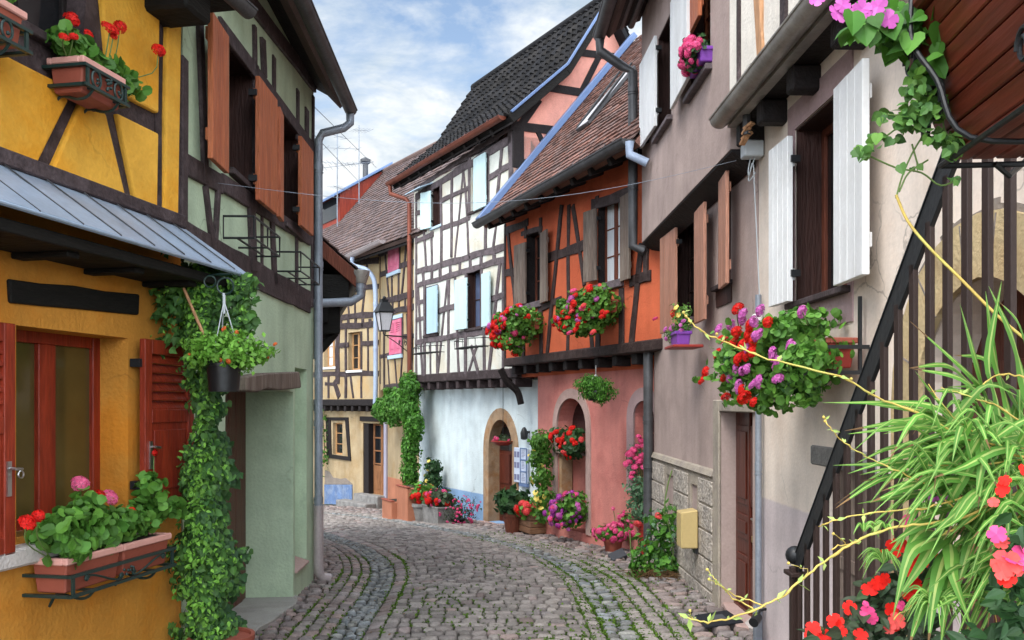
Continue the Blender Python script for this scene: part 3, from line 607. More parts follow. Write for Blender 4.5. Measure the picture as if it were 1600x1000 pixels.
uh = h.px(25, 600, -.10)[0]; s_ = shutter(h, (uh - wS, uh, rl[2], rl[3]), -.06, 'red_wood', 'louvre', 0, 'r', .04); lock(s_, -.05, (rl[3] - rl[2]) * .33, key=True)
# upper storey: dark frame with raised yellow panels
up = MB(); wU = h.rect(-60, 128, -240, 70, 0, 1)
wU = (wU[0], wU[1], h.uz(80, 62)[1], 4.72)
up.slab([(uL, 3.28), (0, 3.28), (0, 5.0), (uL, 5.0)], [[(wU[0], wU[2]), (wU[1], wU[2]), (h.uz(147, 40)[0] - .02, 4.9), (wU[0], 4.9)]], -.0, .26); up.box(uL, 0, .26, 4.5, 3.2, 5.0)
up.build('timber_frame', 'timber', yr, fix=True)
for P in ([(12, 93), (90, 132), (99, 158), (45, 266), (7, 249), (-14, 240), (-12, 80)], [(120, 160), (158, 178), (191, 315), (70, 272)], [(176, 177), (241, 209), (239, 333), (207, 323)], [(147, -60), (243, -30), (243, 10), (241, 178), (166, 140)], [(256, -20), (278, -16), (272, 344), (250, 337)], [(-200, 30), (-30, 72), (-32, 236), (-200, 160)]):
    MB().prism([h.uz(*p) for p in P], -.035, .01).build('plaster_panel', 'yellow_plaster', yr, bevel=.014, fix=True, seg=2)
b = MB(); z_ = 3.30
b.box(uL, .0, -.045, .0, z_ - .03, z_ + .055); b.build('ledge', 'timber', yr, bevel=.008)
b = MB(); b.beam(h.uz(272, 345), h.uz(276, -40), .05, -.02, .0)
for k in range(6): b.box(h.uz(241, 200)[0] + .012 * k, h.uz(241, 200)[0] + .012 * k + .006, -.012, .0, 3.36, 4.95)
b.build('post_fluting', 'timber', yr)
window(h, (wU[0], wU[1] + .06, wU[2] + .0, 4.88), .12, 'dark_timber', 2, 2, .06, glass='dark_glass', cur=None)
MB().box(wU[0] - .1, wU[1] + .02, -.05, .1, wU[2] - .05, wU[2]).build('sill', 'timber', yr, bevel=.006)
# corbel and eaves of the yellow house
b = MB(); q = h.px(268, 18, -.12); b.box(q[0] - .16, q[0] + .14, -.32, .02, q[2] - .05, q[2] + .18); b.build('corbel', 'black_timber', yr, bevel=.02)
b = MB(); b.box(uL, .05, -.40, 4.5, 4.72, 4.86); b.build('eaves_board', 'black_timber', yr, bevel=.01)
zr = 4.86
roof(h, (uL, -.45, zr), (1, 0, 0), (0, math.cos(R(48)), math.sin(R(48))), -uL + .1, 4.0, .18, .16, 'brown_tile', seed=3)
gutter(h, (uL, -.43, 4.77), (.12, -.43, 4.75), .06, 'dark_zinc')
# metal pent roof
z1, z0 = 3.285, 2.955; vo = -.47; um = .02
b = MB(); c0 = (uL, -.002, z1); c1 = (um, -.002, z1); c2 = (um + .03, vo, z0); c3 = (uL, vo, z0 + .02)
b.hexa([(c3[0], c3[1], c3[2] - .025), (c2[0], c2[1], c2[2] - .025), (c1[0], c1[1], c1[2] - .05), (c0[0], c0[1], c0[2] - .05), c3, c2, c1, c0])
b.tube([(uL, vo, z0 + .006), (um + .03, vo, z0 - .012)], .010, 8)
pr = b.build('pent_roof', 'sheet_zinc', yr, fix=True)
b = MB()
for x in [uL + i * .295 for i in range(1, 12)]:
    b.hexa([(x, vo - .004, z0 + .004), (x + .007, vo - .004, z0 + .004), (x + .007, -.01, z1 + .002), (x, -.01, z1 + .002), (x, vo - .004, z0 + .013), (x + .007, vo - .004, z0 + .013), (x + .007, -.01, z1 + .011), (x, -.01, z1 + .011)])
b.build('seam', 'dark_zinc', pr)
b = MB(); b.box(uL, 0, vo + .08, -.002, z0 - .10, z0 - .04)
for x in [uL + .2 + i * .55 for i in range(6)]: b.box(x, x + .09, vo + .14, -.003, z0 - .13, z0 - .10)
b.build('pent_roof_rafter', 'black_timber', yr, bevel=.006)
# ---------------------------------------------------------------- green house
G_ = House((-2.37, 10.7), (-.032, 1), 'green_house', 'pale green house with brown timbers and orange brown shutters behind the yellow house', 'house')
h = G_; gr = h.root; u0 = -4.66
po = h.rect(352, 458, 604, 1000); po = (po[0], po[1], -.05, h.uz(456, 612)[1])
ni = h.rect(460, 479, 575, 880); ni = (ni[0] + .02, ni[1], h.uz(461, 893)[1], h.uz(461, 574)[1])
zt = 5.95
wl = MB().slab([(u0, -.3), (0, -.3), (0, zt), (u0, zt)], [rectpoly(po), rectpoly(ni)] + [rectpoly(q) for q in ((h.uz(358, 100)[0], h.uz(396, 100)[0], h.uz(345, 262)[1], h.uz(358, 62)[1]), (h.uz(442, 200)[0], h.uz(469, 200)[0], h.uz(442, 346)[1], h.uz(442, 178)[1]))], 0, .30)
wl.box(u0, po[0] - .0, .30, 5, -.3, zt); wl.box(po[1], 0, .30, 5, -.3, zt); wl.box(po[0], po[1], .60, 5, -.3, zt); wl.box(po[0], po[1], .30, .60, po[3], zt)
wl.build('wall', 'green_plaster', gr, fix=True)
b = MB(); b.box(po[0], po[1], .50, .598, .0, po[3])
for i in range(9): b.box(po[0] + i * .26, po[0] + i * .26 + .25, .485, .50, .0, po[3])
dr = b.build('door', 'door_wood', gr, bevel=.004)
b = MB()
lt = [h.uz(*p, -.02) for p in ((366, 588), (400, 583), (453, 581), (456, 606), (440, 608), (420, 610), (400, 607), (385, 613), (366, 611))]
b.prism(lt, -.12, .06); b.build('porch_lintel', 'weathered_wood', gr, bevel=.012, fix=True)
b = MB(); b.hexa([(ni[0], -.03, ni[2] - .02), (ni[1], -.03, ni[2] - .02), (ni[1], .18, ni[2] - .02), (ni[0], .18, ni[2] - .02), (ni[0], -.03, ni[2] + .01), (ni[1], -.03, ni[2] + .01), (ni[1], .18, ni[2] + .08), (ni[0], .18, ni[2] + .08)])
b.build('niche_sill', 'pink_stone', gr, bevel=.008)
MB().box(ni[0] - .02, ni[1] + .02, .16, .2, ni[2], ni[3] + .02).build('niche_panel', 'green_plaster', gr)
T = []
h.timbers([(283, 372, 483, 472, .26), (283, 254, 345, 288, .16), (345, 285, 483, 374, .15)], name='beam', jit=.04)
h.timbers([(318, 290, 330, 392, .07), (338, 296, 332, 398, .07), (390, 325, 393, 425, .17), (408, 336, 408, 432, .06), (424, 345, 428, 445, .16), (462, 364, 462, 460, .10), (285, 90, 284, 390, .12),
   (398, 100, 398, 330, .12), (395, 40, 396, 112, .07), (408, 60, 410, 120, .12), (427, 88, 427, 148, .12), (464, 140, 464, 220, .10), (478, 170, 478, 360, .16), (488, 150, 486, 480, .08), (306, -60, 318, 285, .10)], jit=.05)
h.timbers([(340, 38, 490, 236, .14), (340, -60, 490, 134, .16)], name='lintel_beam', jit=.04)
for i, (xa, xb, yt, yb, xr) in enumerate(((358, 396, 62, 262, 358), (442, 469, 178, 346, 442))):
    ua, ub = h.uz(xa, 100)[0], h.uz(xb, 100)[0]; za, zb = h.uz(xr, yb)[1], h.uz(xr, yt)[1]
    window(h, (ua - .01, ub + .01, za, zb), .22, 'mauve_wood', 2, 3, .06, lin=(-.004, 'mauve_wood'))
    MB().box(ua - .03, ub + .03, -.05, .15, za - .05, za).build('sill', 'timber', gr, bevel=.006)
for xa, xb, yt, yb, a, hg in ((329, 356, 17, 247, .02, 'r'), (404, 430, 118, 312, .02, 'l'), (432, 442, 166, 338, .10, 'r'), (470, 487, 212, 352, .02, 'l')):
    r_ = h.rect(xa, xb, yt, yb, -.12); shutter(h, r_, -.09, 'orange_shutter', 'plank', a, hg, .04, n=3)
# eaves
ze = h.px(548, 172, -.43)[2]
b = MB(); b.hexa([(u0, -.36, ze + .05), (.04, -.36, ze + .05), (.04, .1, ze + .30), (u0, .1, ze + .30), (u0, -.36, ze + .10), (.04, -.36, ze + .10), (.04, .1, ze + .38), (u0, .1, ze + .38)])
b.build('soffit', 'dark_timber', gr, fix=True)
roof(h, (u0, -.40, ze + .10), (1, 0, 0), (0, math.cos(R(46)), math.sin(R(46))), .06 - u0, 4.6, .18, .16, 'brown_tile', seed=5)
gutter(h, (u0, -.43, ze + .05), (.08, -.43, ze), .075, 'dark_zinc')
pg = [(.03, -.43, ze - .05), (.03, -.43, ze - .17), (.0, -.36, ze - .24), (-.08, -.12, ze - .33), (-.09, -.075, ze - .42)]
gp = pipe(h, pg + [(-.09, -.075, 4.0), (-.09, -.075, 2.0), (-.09, -.075, .35)], .050, 'grey_pipe', joints=((4, .25), (5, .1), (6, .05), (6, .6)))
b = MB(); b.tube([(-.09, -.075, .95), (-.09, -.075, .26)], .058, 14); b.tube([(-.09, -.075, .26), (-.09, -.08, .16), (-.06, -.11, .09), (-.02, -.2, .07)], .057, 14); b.build('pipe_shoe', 'lilac_pipe', gp, smooth=True)
# rear house beyond the green one: only its low tiled eave shows
L_ = House((-2.75, 11.2), (-.257, 1), 'low_eaved_house', 'house behind the green one whose dark low eave with orange bargeboard juts past the downpipe', 'house')
h = L_; lr = h.root
q = h.px(560, 405, -.72); ze = q[2]
MB().box(0, 5, 0, 3, -1.2, ze + .9).build('wall', 'ochre_plaster', lr)
pit = R(41); sl = 2.2
b = MB(); o = Vector((-.1, -.78, ze)); up_ = Vector((0, math.cos(pit), math.sin(pit)))
roof(h, (-.1, -.78, ze + .06), (1, 0, 0), up_, 5.1, 3.2, .18, .16, 'brown_tile', seed=9)
b.prism([(0, 0), (1, 0), (1, 1), (0, 1)], 0, 1); b = MB()
e0, e1 = o, o + up_ * 3.2
for dx in (0,): b.hexa([tuple(e0 + Vector((-.04, 0, -.18))), tuple(e0 + Vector((0, 0, -.18))), tuple(e1 + Vector((0, 0, -.18))), tuple(e1 + Vector((-.04, 0, -.18))), tuple(e0 + Vector((-.04, 0, .03))), tuple(e0 + Vector((0, 0, .03))), tuple(e1 + Vector((0, 0, .03))), tuple(e1 + Vector((-.04, 0, .03)))])
b.build('bargeboard', 'brown_wood', lr, bevel=.005, fix=True)
b = MB(); b.box(-.08, 5, -.7, 0, ze - .32, ze - .02); b.box(-.02, 5, -.45, 0, ze - .62, ze - .32)
for i in range(6): b.box(.1 + i * .8, .22 + i * .8, -.6, 0, ze - .75, ze - .3)
b.tube(curve_pts([(.25, -.05, ze - 1.5), (.25, -.10, ze - 1.15), (.25, -.35, ze - .95), (.25, -.55, ze - .72)], 5), .06, 8)
b.build('eaves_beam', 'black_timber', lr, bevel=.01)
gutter(h, (-.14, -.84, ze + .02), (5, -.84, ze - .02), .09, 'dark_zinc')
q2 = [(-.06, -.84, ze - .06), (-.06, -.84, ze - .28), (-.10, -.72, ze - .36), (-.28, -.18, ze - .42)]
pipe(h, q2, .055, 'grey_pipe', joints=((0, .4),))
b = MB(); b.lathe([(.075, -.1), (.11, .0), (.12, .04), (.12, .06)], (-.06, -.84, ze - .02), 14); b.build('rainwater_head', 'zinc', lr, smooth=True)
# ---------------------------------------------------------------- mauve stone-footed house (right)
S_ = House((2.14, 9.33), (.025, -1), 'mauve_house', 'mauve plastered house with a rough stone foot, overhanging upper floor and white upper shutters', 'house')
h = S_; sr = h.root; uA = -3.6; uB = 1.36; vj = -.23
do = (h.uz(1127, 700)[0], h.uz(1176, 700)[0], -.12, h.uz(1127, 643)[1])
w1 = (h.uz(1055, 400)[0], h.uz(1085, 400)[0], h.uz(1055, 508)[1], h.uz(1055, 358)[1])
w2 = (h.uz(1121, 400)[0], h.uz(1142, 400)[0], h.uz(1121, 448)[1], h.uz(1121, 292)[1])
zp0, zp1 = h.uz(1023, 711)[1], h.uz(1119, 741)[1]
zj = 4.36 - h.z0
wl = MB().slab([(uA, -.5), (uB, -.5), (uB, zj + .05), (uA, zj + .05)], [rectpoly(do), rectpoly(w1), rectpoly(w2)], 0, .32); wl.box(uA, uB, .32, 6, -.5, zj)
wl.build('wall', 'mauve_plaster', sr, fix=True)
# plinth of rusticated blocks with two slits
ds = h.uz(1118, 700)[0]; b = MB(); bm_ = MB()
slits = [(h.uz(1044, 780)[0], h.uz(1055, 780)[0]), (h.uz(1082, 780)[0], h.uz(1093, 780)[0])]
zs_t, zs_b = h.uz(1088, 757)[1], h.uz(1088, 830)[1]
bm_.slab([(uA, -.5), (ds, -.5), (ds, zp1), (uA, zp0)], [[(a, zs_b), (c, zs_b), (c, zs_t), (a, zs_t)] for a, c in slits], -.028, .03)
bm_.build('plinth', 'smooth_stone', sr, fix=True)
rg = random.Random(5); zs = [-.32, .12, .44, .74, 1.02, 1.30]
for i in range(len(zs) - 1):
    u = uA
    while u < ds - .05:
        e = min(ds, u + rg.uniform(.5, .8)); e = ds if ds - e < .25 else e
        segs = [(u + .012, e - .012)]
        if zs[i + 1] > zs_b - .02:
            for a, c in slits:
                ns = []
                for x, y in segs:
                    if c + .10 < x or a - .10 > y: ns.append((x, y)); continue
                    if x < a - .14: ns.append((x, a - .10))
                    if y > c + .14: ns.append((c + .10, y))
                segs = ns
        for x, y in segs:
            zt_ = min(zs[i + 1] - .012, zp0 + (zp1 - zp0) * ((x + y) / 2 - uA) / (ds - uA) - .03)
            if zt_ - zs[i] > .05 and y - x > .06: b.box(x, y, -.042 - rg.uniform(0, .005), -.025, zs[i] + .012, zt_)
        u = e
b.build('stone_block', 'rough_stone', sr, bevel=.012, seg=2)
b = MB(); b.hexa([(uA, -.06, zp0 - .03), (ds, -.06, zp1 - .03), (ds, 0, zp1 - .03), (uA, 0, zp0 - .03), (uA, -.03, zp0 + .03), (ds, -.03, zp1 + .03), (ds, 0, zp1 + .05), (uA, 0, zp0 + .05)]); b.build('plinth_cap', 'smooth_stone', sr, bevel=.006, fix=True)
for a, c in slits: MB().box(a - .01, c + .01, .06, .12, zs_b, zs_t).build('vent_slit', 'dark_room', sr)
# door
b = MB(); b.box(ds, do[0], -.03, .0, -.4, do[3] + .12); b.box(do[0], do[1] + .09, -.03, 0, do[3], do[3] + .12); b.build('door_surround', 'smooth_stone', sr, bevel=.01)
b = MB(); d0, d1 = do[0], do[1]; v = .15; b.box(d0, d1, v, v + .06, -.02, do[3])
W = d1 - d0
for x in (d0 + .08, (d0 + d1) / 2 + .03):
    for za, zb in ((.14, .62), (.78, 1.02), (1.12, 1.9)): b.box(x, x + W / 2 - .11, v - .02, v, za, zb); b.box(x + .05, x + W / 2 - .16, v - .034, v - .02, za + .06, zb - .06)
b.box(d0, d1, v - .025, v, .0, .10); b.box((d0 + d1) / 2 - .03, (d0 + d1) / 2 + .03, v - .03, v, 0, do[3])
dr = b.build('door', 'door_wood', sr, bevel=.006)
b = MB(); x = d1 - .14; b.box(x - .02, x + .02, v - .045, v - .03, .92, 1.1); b.tube([(x, v - .04, 1.04), (x, v - .09, 1.04), (x - .1, v - .09, 1.04)], .011, 8); b.build('handle', 'steel', dr, smooth=True)
b = MB(); b.box(d1 - .4, d1 - .12, v - .045, v - .03, .80, .86); b.build('letter_slot', 'gold', dr, bevel=.003)
# lower windows
window(h, (w1[0], w1[1], w1[2], w1[3]), .16, 'mauve_wood', 2, 3, .06, lin=(0, 'mauve_wood'))
window(h, (w2[0], w2[1], w2[2], w2[3]), .16, 'mauve_wood', 1, 2, .06, lin=(0, 'mauve_wood'))
for q in (w1, w2): MB().box(q[0] - .06, q[1] + .06, -.06, .12, q[2] - .05, q[2]).build('sill', 'timber', sr, bevel=.008)
MB().box(w2[0] - .02, w2[1] + .04, -.012, .0, w2[2] - .22, w2[2] - .05).build('sill_panel', 'mauve_wood', sr)
for xa, xb, yt, yb, hg, a in ((1036, 1055, 373, 522, 'r', .05), (1085, 1104, 332, 506, 'l', .05), (1123, 1142, 284, 452, 'l', .10)):
    r_ = h.rect(xa, xb, yt, yb, -.12); shutter(h, r_, -.09, 'pink_brown_shutter', 'plank', a, hg, .035, n=3)
# overhanging upper floor
wa = (h.uz(1028, 100, vj)[0], h.uz(1049, 100, vj)[0], h.uz(1028, 215, vj)[1], h.uz(1028, 62, vj)[1])
wb = (h.uz(1079, 100, vj)[0], h.uz(1110, 100, vj)[0], h.uz(1079, 150, vj)[1], h.uz(1079, -20, vj)[1])
zt = 7.6; uJ = h.uz(1003, 300, vj)[0]
wl = MB().slab([(uJ, zj), (uB, zj), (uB, zt), (uJ, zt)], [rectpoly(wa), rectpoly(wb)], vj, .30); wl.box(uJ, uB, vj + .30, 6, zj, zt)
wl.build('wall', 'mauve_plaster', sr, fix=True)
b = MB(); b.hexa([(uJ, vj + .01, zj - .02), (uB, vj + .01, zj - .02), (uB, -.01, zj - .16), (uJ, -.01, zj - .16), (uJ, vj + .01, zj - .002), (uB, vj + .01, zj - .002), (uB, -.01, zj - .002), (uJ, -.01, zj - .002)]); b.build('jetty_beam', 'dark_timber', sr, fix=True)
window(h, wa, vj + .16, 'mauve_wood', 2, 3, .06, lin=(vj, 'mauve_wood')); window(h, wb, vj + .14, 'orange_shutter', 2, 3, .07, lin=(vj, 'mauve_wood'))
for q in (wa, wb): MB().box(q[0] - .08, q[1] + .08, vj - .07, vj + .12, q[2] - .06, q[2]).build('sill', 'pale_timber', sr, bevel=.008)
for xa, xb, yt, yb, hg, a in ((1001, 1022, 102, 232, 'r', .02), (1047, 1077, 4, 171, 'l', .03)):
    r_ = h.rect(xa, xb, yt, yb, vj - .11); shutter(h, (r_[0], r_[1], r_[2], r_[3]), vj - .07, 'white_paint', 'plank', a, hg, .04, n=4)
r_ = h.rect(1088, 1112, -62, 66, vj + .02); shutter(h, r_, vj - .06, 'orange_shutter', 'plank', .02, 'l', .04, n=3)
# eaves
q = h.px(951, 40, -.72); zg = q[2]
MB().hexa([(uJ - .15, -.72, zg), (uB, -.72, zg), (uB, vj, zg + .2), (uJ - .15, vj, zg + .2), (uJ - .15, -.72, zg + .06), (uB, -.72, zg + .06), (uB, vj, zg + .30), (uJ - .15, vj, zg + .30)]).build('soffit', 'dark_timber', sr, fix=True)
b = MB()
for v_, r2 in ((-.36, .05), (-.50, .035)): b.tube([(uJ - .15, v_, zg + .06 + .2 * (v_ + .72)), (uB, v_, zg + .06 + .2 * (v_ + .72))], r2, 10)
b.build('eaves_moulding', 'dark_zinc', sr, smooth=True)
roof(h, (uJ - .2, -.76, zg + .06), (1, 0, 0), (0, math.cos(R(45)), math.sin(R(45))), uB - uJ + .2, 4.5, .18, .16, 'brown_tile', seed=11)
gutter(h, (uJ - .25, -.80, zg + .02), (uB, -.80, zg + .06), .09, 'dark_zinc')
uP = h.uz(990, 300, vj - .09)[0]
pp = [(uJ - .18, -.80, zg - .05), (uJ - .18, -.80, zg - .22), (uP - .05, vj - .25, zg - .42), (uP, vj - .10, zg - .52), (uP, vj - .10, zj + .30), (uP, vj - .10, zj - .02), (uP + .06, vj + .02, zj - .08), (uA + .02, -.09, zj - .12), (uA + .02, -.09, zj - .25), (uA + .02, -.09, 1.5), (uA + .02, -.09, .1)]
pipe(h, pp, .068, 'dark_zinc', joints=((3, .12), (3, .75), (8, .3), (8, .85), (9, .2)))
# slim pipe where the mauve and cream houses meet
up_ = h.px(1185, 700, -.05)[0]
pipe(h, [(up_, -.05, h.uz(1183, 465)[1]), (up_, -.05, .35)], .028, 'grey_pipe', joints=((0, .1), (0, .55)))
MB().box(up_ - .035, up_ + .035, -.09, -.02, -.1, .36).build('pipe_casing', 'grey_pipe', sr, bevel=.01)
MB().lathe([(.03, -.06), (.045, -.05), (.045, .05), (.03, .06)], (up_ + .03, -.07, h.uz(1184, 505)[1]), 12).build('pipe_cap', 'white_paint', sr, smooth=True)
# ---------------------------------------------------------------- cream house (right foreground)
C_ = House((2.185, 7.93), (.025, -1), 'cream_house', 'cream plastered house with tall white shutters and an arched stone cellar doorway', 'house')
h = C_; cr = h.root; uE = 6.6; vj = -.26
wo = (h.uz(1243, 200)[0], h.uz(1326, 200)[0], h.uz(1243, 474)[1], h.uz(1243, 203)[1])
uc = h.uz(1538, 500)[0]; ri = .62; ro = .93; zsp = h.uz(1538, 337)[1] - ro
co_ = archpoly(uc - ri, uc + ri, .0, zsp, zsp + ri * 1.02)
ce = h.rect(1284, 1396, 740, 1000); ce = (h.uz(1290, 800)[0], h.uz(1398, 800)[0], -.1, h.uz(1290, 728)[1])
zj = h.px(1155, 172, vj)[2]
wl = MB().slab([(0, -.3), (uE, -.3), (uE, zj + .1), (0, zj + .1)], [rectpoly(wo), co_, rectpoly(ce)], 0, .34); wl.box(0, uE, .34, 6, -.3, zj)
wl.build('wall', 'cream_plaster', cr, fix=True)
ring(co_, ro - ri, -.035, .045, 'arch_stone', 'cream_stone', cr)
b = MB()
for a in (20, 50, 80, 100, 130, 160): b.beam((uc + (ri + .005) * math.cos(R(a)), zsp + (ri + .005) * math.sin(R(a))), (uc + (ro - .005) * math.cos(R(a)), zsp + (ro - .005) * math.sin(R(a))), .012, -.038, -.03)
b.build('arch_joint', 'grey_render', cr)
b = MB(); k = 20
for i in range(k):
    a0, a1 = R(8 + i * 164 / k), R(8 + (i + 1) * 164 / k); r0, r1 = ro + .001, ro + .05 + .02 * math.sin(i * 2.3)
    b.prism([(uc + r0 * math.cos(a0), zsp + r0 * math.sin(a0)), (uc + r1 * math.cos(a0), zsp + r1 * math.sin(a0)), (uc + r1 * math.cos(a1), zsp + r1 * math.sin(a1)), (uc + r0 * math.cos(a1), zsp + r0 * math.sin(a1))], -.006, .01)
b.build('arch_edging', 'grey_render', cr, fix=True)
b = MB(); b.box(uc - ri, uc + ri, .26, .32, .0, zsp + ri)
for i in range(6): b.box(uc - ri + i * ri / 3 + .006, uc - ri + (i + 1) * ri / 3 - .006, .235, .26, 0, zsp + ri * .4)
b.build('cellar_door', 'door_wood', cr, bevel=.004)
b = MB()
for i in range(6):
    x = ce[0] + (ce[1] - ce[0]) * i / 6; b.box(x + .004, ce[0] + (ce[1] - ce[0]) * (i + 1) / 6 - .004, .07 + .004 * (i % 2), .12, -.1, ce[3])
for z in (.35, .95): b.box(ce[0], ce[1], .055, .07, z, z + .09)
b.build('plank_door', 'grey_plank', cr, bevel=.004)
b = MB(); q = (h.uz(1268, 700)[0], h.uz(1330, 700)[0], h.uz(1268, 726)[1], h.uz(1268, 694)[1]); b.box(q[0], q[1] + .4, -.012, .02, q[2], q[3]); b.build('lintel_stone', 'grey_stone', cr, bevel=.02)
# window
qo = (h.uz(1233, 200)[0], h.uz(1334, 200)[0], wo[2] - .24, h.uz(1233, 172)[1])
MB().slab(rectpoly(qo), [rectpoly(wo)], -.012, .0115).build('window_surround', 'mauve_stone', cr, fix=True)
window(h, wo, .20, 'brown_wood', 2, 1, .07, lin=(0, 'mauve_wood')); MB().box(wo[0] - .06, wo[1] + .06, -.07, .19, wo[2] - .045, wo[2]).build('sill', 'timber', cr, bevel=.006)
for xa, xb, yt, yb, hg, a in ((1203, 1230, 236, 480, 'r', .03), (1302, 1356, 139, 447, 'l', .06)):
    r_ = h.rect(xa, xb, yt, yb, -.125); shutter(h, r_, -.08, 'white_paint', 'plank', a, hg, .045, n=4)
# overhanging upper wall carried on beam ends
zu = zj; wl = MB(); wl.box(0, uE, vj, .3, zu, 7.3); wl.box(0, uE, .3, 6, zu, 7.3); wl.build('upper_wall', 'upper_cream_plaster', cr)
h.timbers([(1180, -80, 1192, 105, .13), (1193, -80, 1193, 60, .01)], vj, name='orange_post', m='orange_timber')
h.timbers([(1227, -80, 1227, 60, .12), (1289, -80, 1289, 5, .12), (1157, -80, 1157, 150, .05)], vj, name='timber_frame')
gutter(h, (-.02, vj - .09, zu + .02), (uE, vj - .09, zu + .03), .085, 'zinc', bands=2)
b = MB(); b.box(0, uE, vj - .02, vj + .06, zu - .06, zu + .0); b.build('eaves_board', 'zinc', cr)
b = MB(); b.box(0, uE, vj + .06, 0, zu - .05, zu - .01)
b.build('soffit', 'dark_timber', cr)
for x in (.02, .62, 1.35, 2.2, 3.1, 4.1):
    MB().box(x, x + .14, vj + .05, .02, zu - .24, zu - .055).build('beam_end', 'dark_timber', cr, bevel=.015)
roof(h, (0, -.6, 7.2), (1, 0, 0), (0, math.cos(R(45)), math.sin(R(45))), uE, 4, .18, .16, 'brown_tile', seed=12)
# ---------------------------------------------------------------- orange and pink house
O_ = House((2.04, 13.3), (.395, -1), 'orange_house', 'house with an orange timbered upper floor over a pink ground floor with arches', 'house')
h = O_; orr = h.root; vj = -.32; uL = -4.2; uR = 1.0
a1 = (h.uz(871, 700)[0], h.uz(917, 700)[0]); za_t = h.uz(894, 622)[1]; za_b = h.uz(894, 828)[1]
a2 = (h.uz(991, 700)[0], h.uz(1024, 700)[0]); zb_t = h.uz(1006, 626)[1]; zb_b = h.uz(1006, 770)[1]
zj = 2.62 - h.z0
p1 = archpoly(a1[0], a1[1], za_b, za_t - .55, za_t, 16, .4); p2 = archpoly(a2[0], a2[1], zb_b, zb_t - .25, zb_t, 12)
wl = MB().slab([(uL, -1.2), (uR, -1.2), (uR, zj + .1), (uL, zj + .1)], [p1, p2], 0, .35); wl.box(uL, uR, .35, 4.5, -1.2, zj)
wl.build('wall', 'pink_plaster', orr, fix=True)
ring(p1, .17, -.025, .04, 'arch_frame', 'pink_stone', orr); ring(p2, .20, -.025, .04, 'arch_frame', 'mauve_stone', orr)
MB().box(a1[0] - .02, a1[1] + .02, .28, .34, za_b, za_t - .62).build('arch_panel', 'pink_plaster', orr)
MB().box(a1[0] - .02, a1[1] + .02, .30, .345, za_t - .62, za_t).build('arch_window', 'dark_glass', orr)
MB().box(a1[0] - .0, a1[0] + .10, .02, .27, za_b, za_t - .66).build('stone_jamb', 'yellow_stone', orr, bevel=.02)
MB().box(a1[0] - .06, a1[1] - .2, -.06, .26, za_t - 1.0, za_t - .93).build('shelf', 'grey_plank', orr, bevel=.01)
window(h, (a2[0], a2[1], zb_b, zb_t - .05), .2, 'brown_wood', 2, 3, .06)
MB().box(a2[0] - .05, a2[1] + .05, -.05, .18, zb_b - .07, zb_b).build('sill', 'mauve_stone', orr, bevel=.01)
# upper storey
z0b = zj; ze = h.px(870, 300, vj)[2]
wA = (h.uz(822, 400, vj)[0], h.uz(844, 400, vj)[0], h.uz(822, 476, vj)[1], h.uz(822, 368, vj)[1]); wB = (h.uz(934, 400, vj)[0], h.uz(969, 400, vj)[0], h.uz(934, 446, vj)[1], h.uz(934, 318, vj)[1])
uLo = h.uz(789, 500, vj)[0]; zt = 5.75 - h.z0
zq0 = h.uz(789, 569, vj)[1]; wl = MB().slab([(uLo, zq0), (uR, zq0), (uR, zt), (uLo, zt)], [rectpoly(wA), rectpoly(wB)], vj, .3); wl.box(uLo, uR, vj + .3, 4.5, zj, zt)
wl.build('upper_wall', 'orange_plaster', orr, fix=True)
zb1, zb0 = h.uz(789, 560, vj)[1], h.uz(789, 573, vj)[1]
b = MB(); b.box(uLo - .02, uR, vj - .03, vj + .2, zb0, zb1); b.build('bressummer_beam', 'brown_timber', orr, bevel=.02)
b = MB(); b.box(uLo, uR, vj + .2, -.003, zb0 - .03, zb1 - .02)
for i in range(9): b.box(uLo + .25 + i * .6, uLo + .40 + i * .6, vj + .05, -.0, zb0 - .16, zb0 - .001)
b.build('joist_end', 'dark_timber', orr, bevel=.01)
b = MB(); b.tube(curve_pts([(uLo + .12, -.02, zb0 - .75), (uLo + .12, -.10, zb0 - .5), (uLo + .12, -.32, zb0 - .3), (uLo + .12, -.46, zb0 - .05)], 5), .07, 6); b.build('bracket', 'dark_timber', orr)
h.timbers([(789, 428, 808, 423, .15), (857, 404, 915, 382, .15), (985, 440, 1018, 432, .15), (842, 482, 878, 469, .13), (795, 365, 806, 476, .11), (879, 320, 856, 553, .11), (889, 320, 888, 548, .10), (896, 320, 914, 446, .11),
  (934, 306, 934, 320, .12), (1004, 380, 987, 540, .13), (972, 450, 972, 542, .14), (846, 480, 847, 555, .12), (819, 480, 819, 558, .12), (920, 490, 926, 547, .12), (935, 450, 935, 545, .15), (790, 350, 790, 566, .08), (822, 350, 822, 372, .1), (846, 340, 845, 366, .1), (985, 300, 985, 310, .1), (1014, 290, 1010, 440, .12)], vj, m='brown_timber')
for t_ in ((791, 362, 826, 346, .15), (815, 366, 848, 356, .10), (925, 322, 985, 300, .16)): h.timbers([t_], vj, name='lintel', m='timber')
window(h, wA, vj + .18, 'brown_wood', 2, 3, .05, lin=(vj, 'dark_timber')); window(h, wB, vj + .12, 'brown_wood', 2, 3, .055, cur='curtain', lin=(vj, 'dark_timber'))
for q in (wA, wB): MB().box(q[0] - .12, q[1] + .12, vj - .07, vj + .1, q[2] - .12, q[2]).build('sill', 'pale_timber', orr, bevel=.012)
for xa, xb, yt, yb, hg, a in ((806, 820, 384, 478, 'r', .12), (843, 857, 364, 474, 'l', .12), (914, 930, 332, 442, 'r', .12), (968, 986, 308, 440, 'l', .12)):
    r_ = h.rect(xa, xb, yt, yb, vj - .09); shutter(h, r_, vj - .05, 'weathered_wood', 'plank', a, hg, .035, n=2)
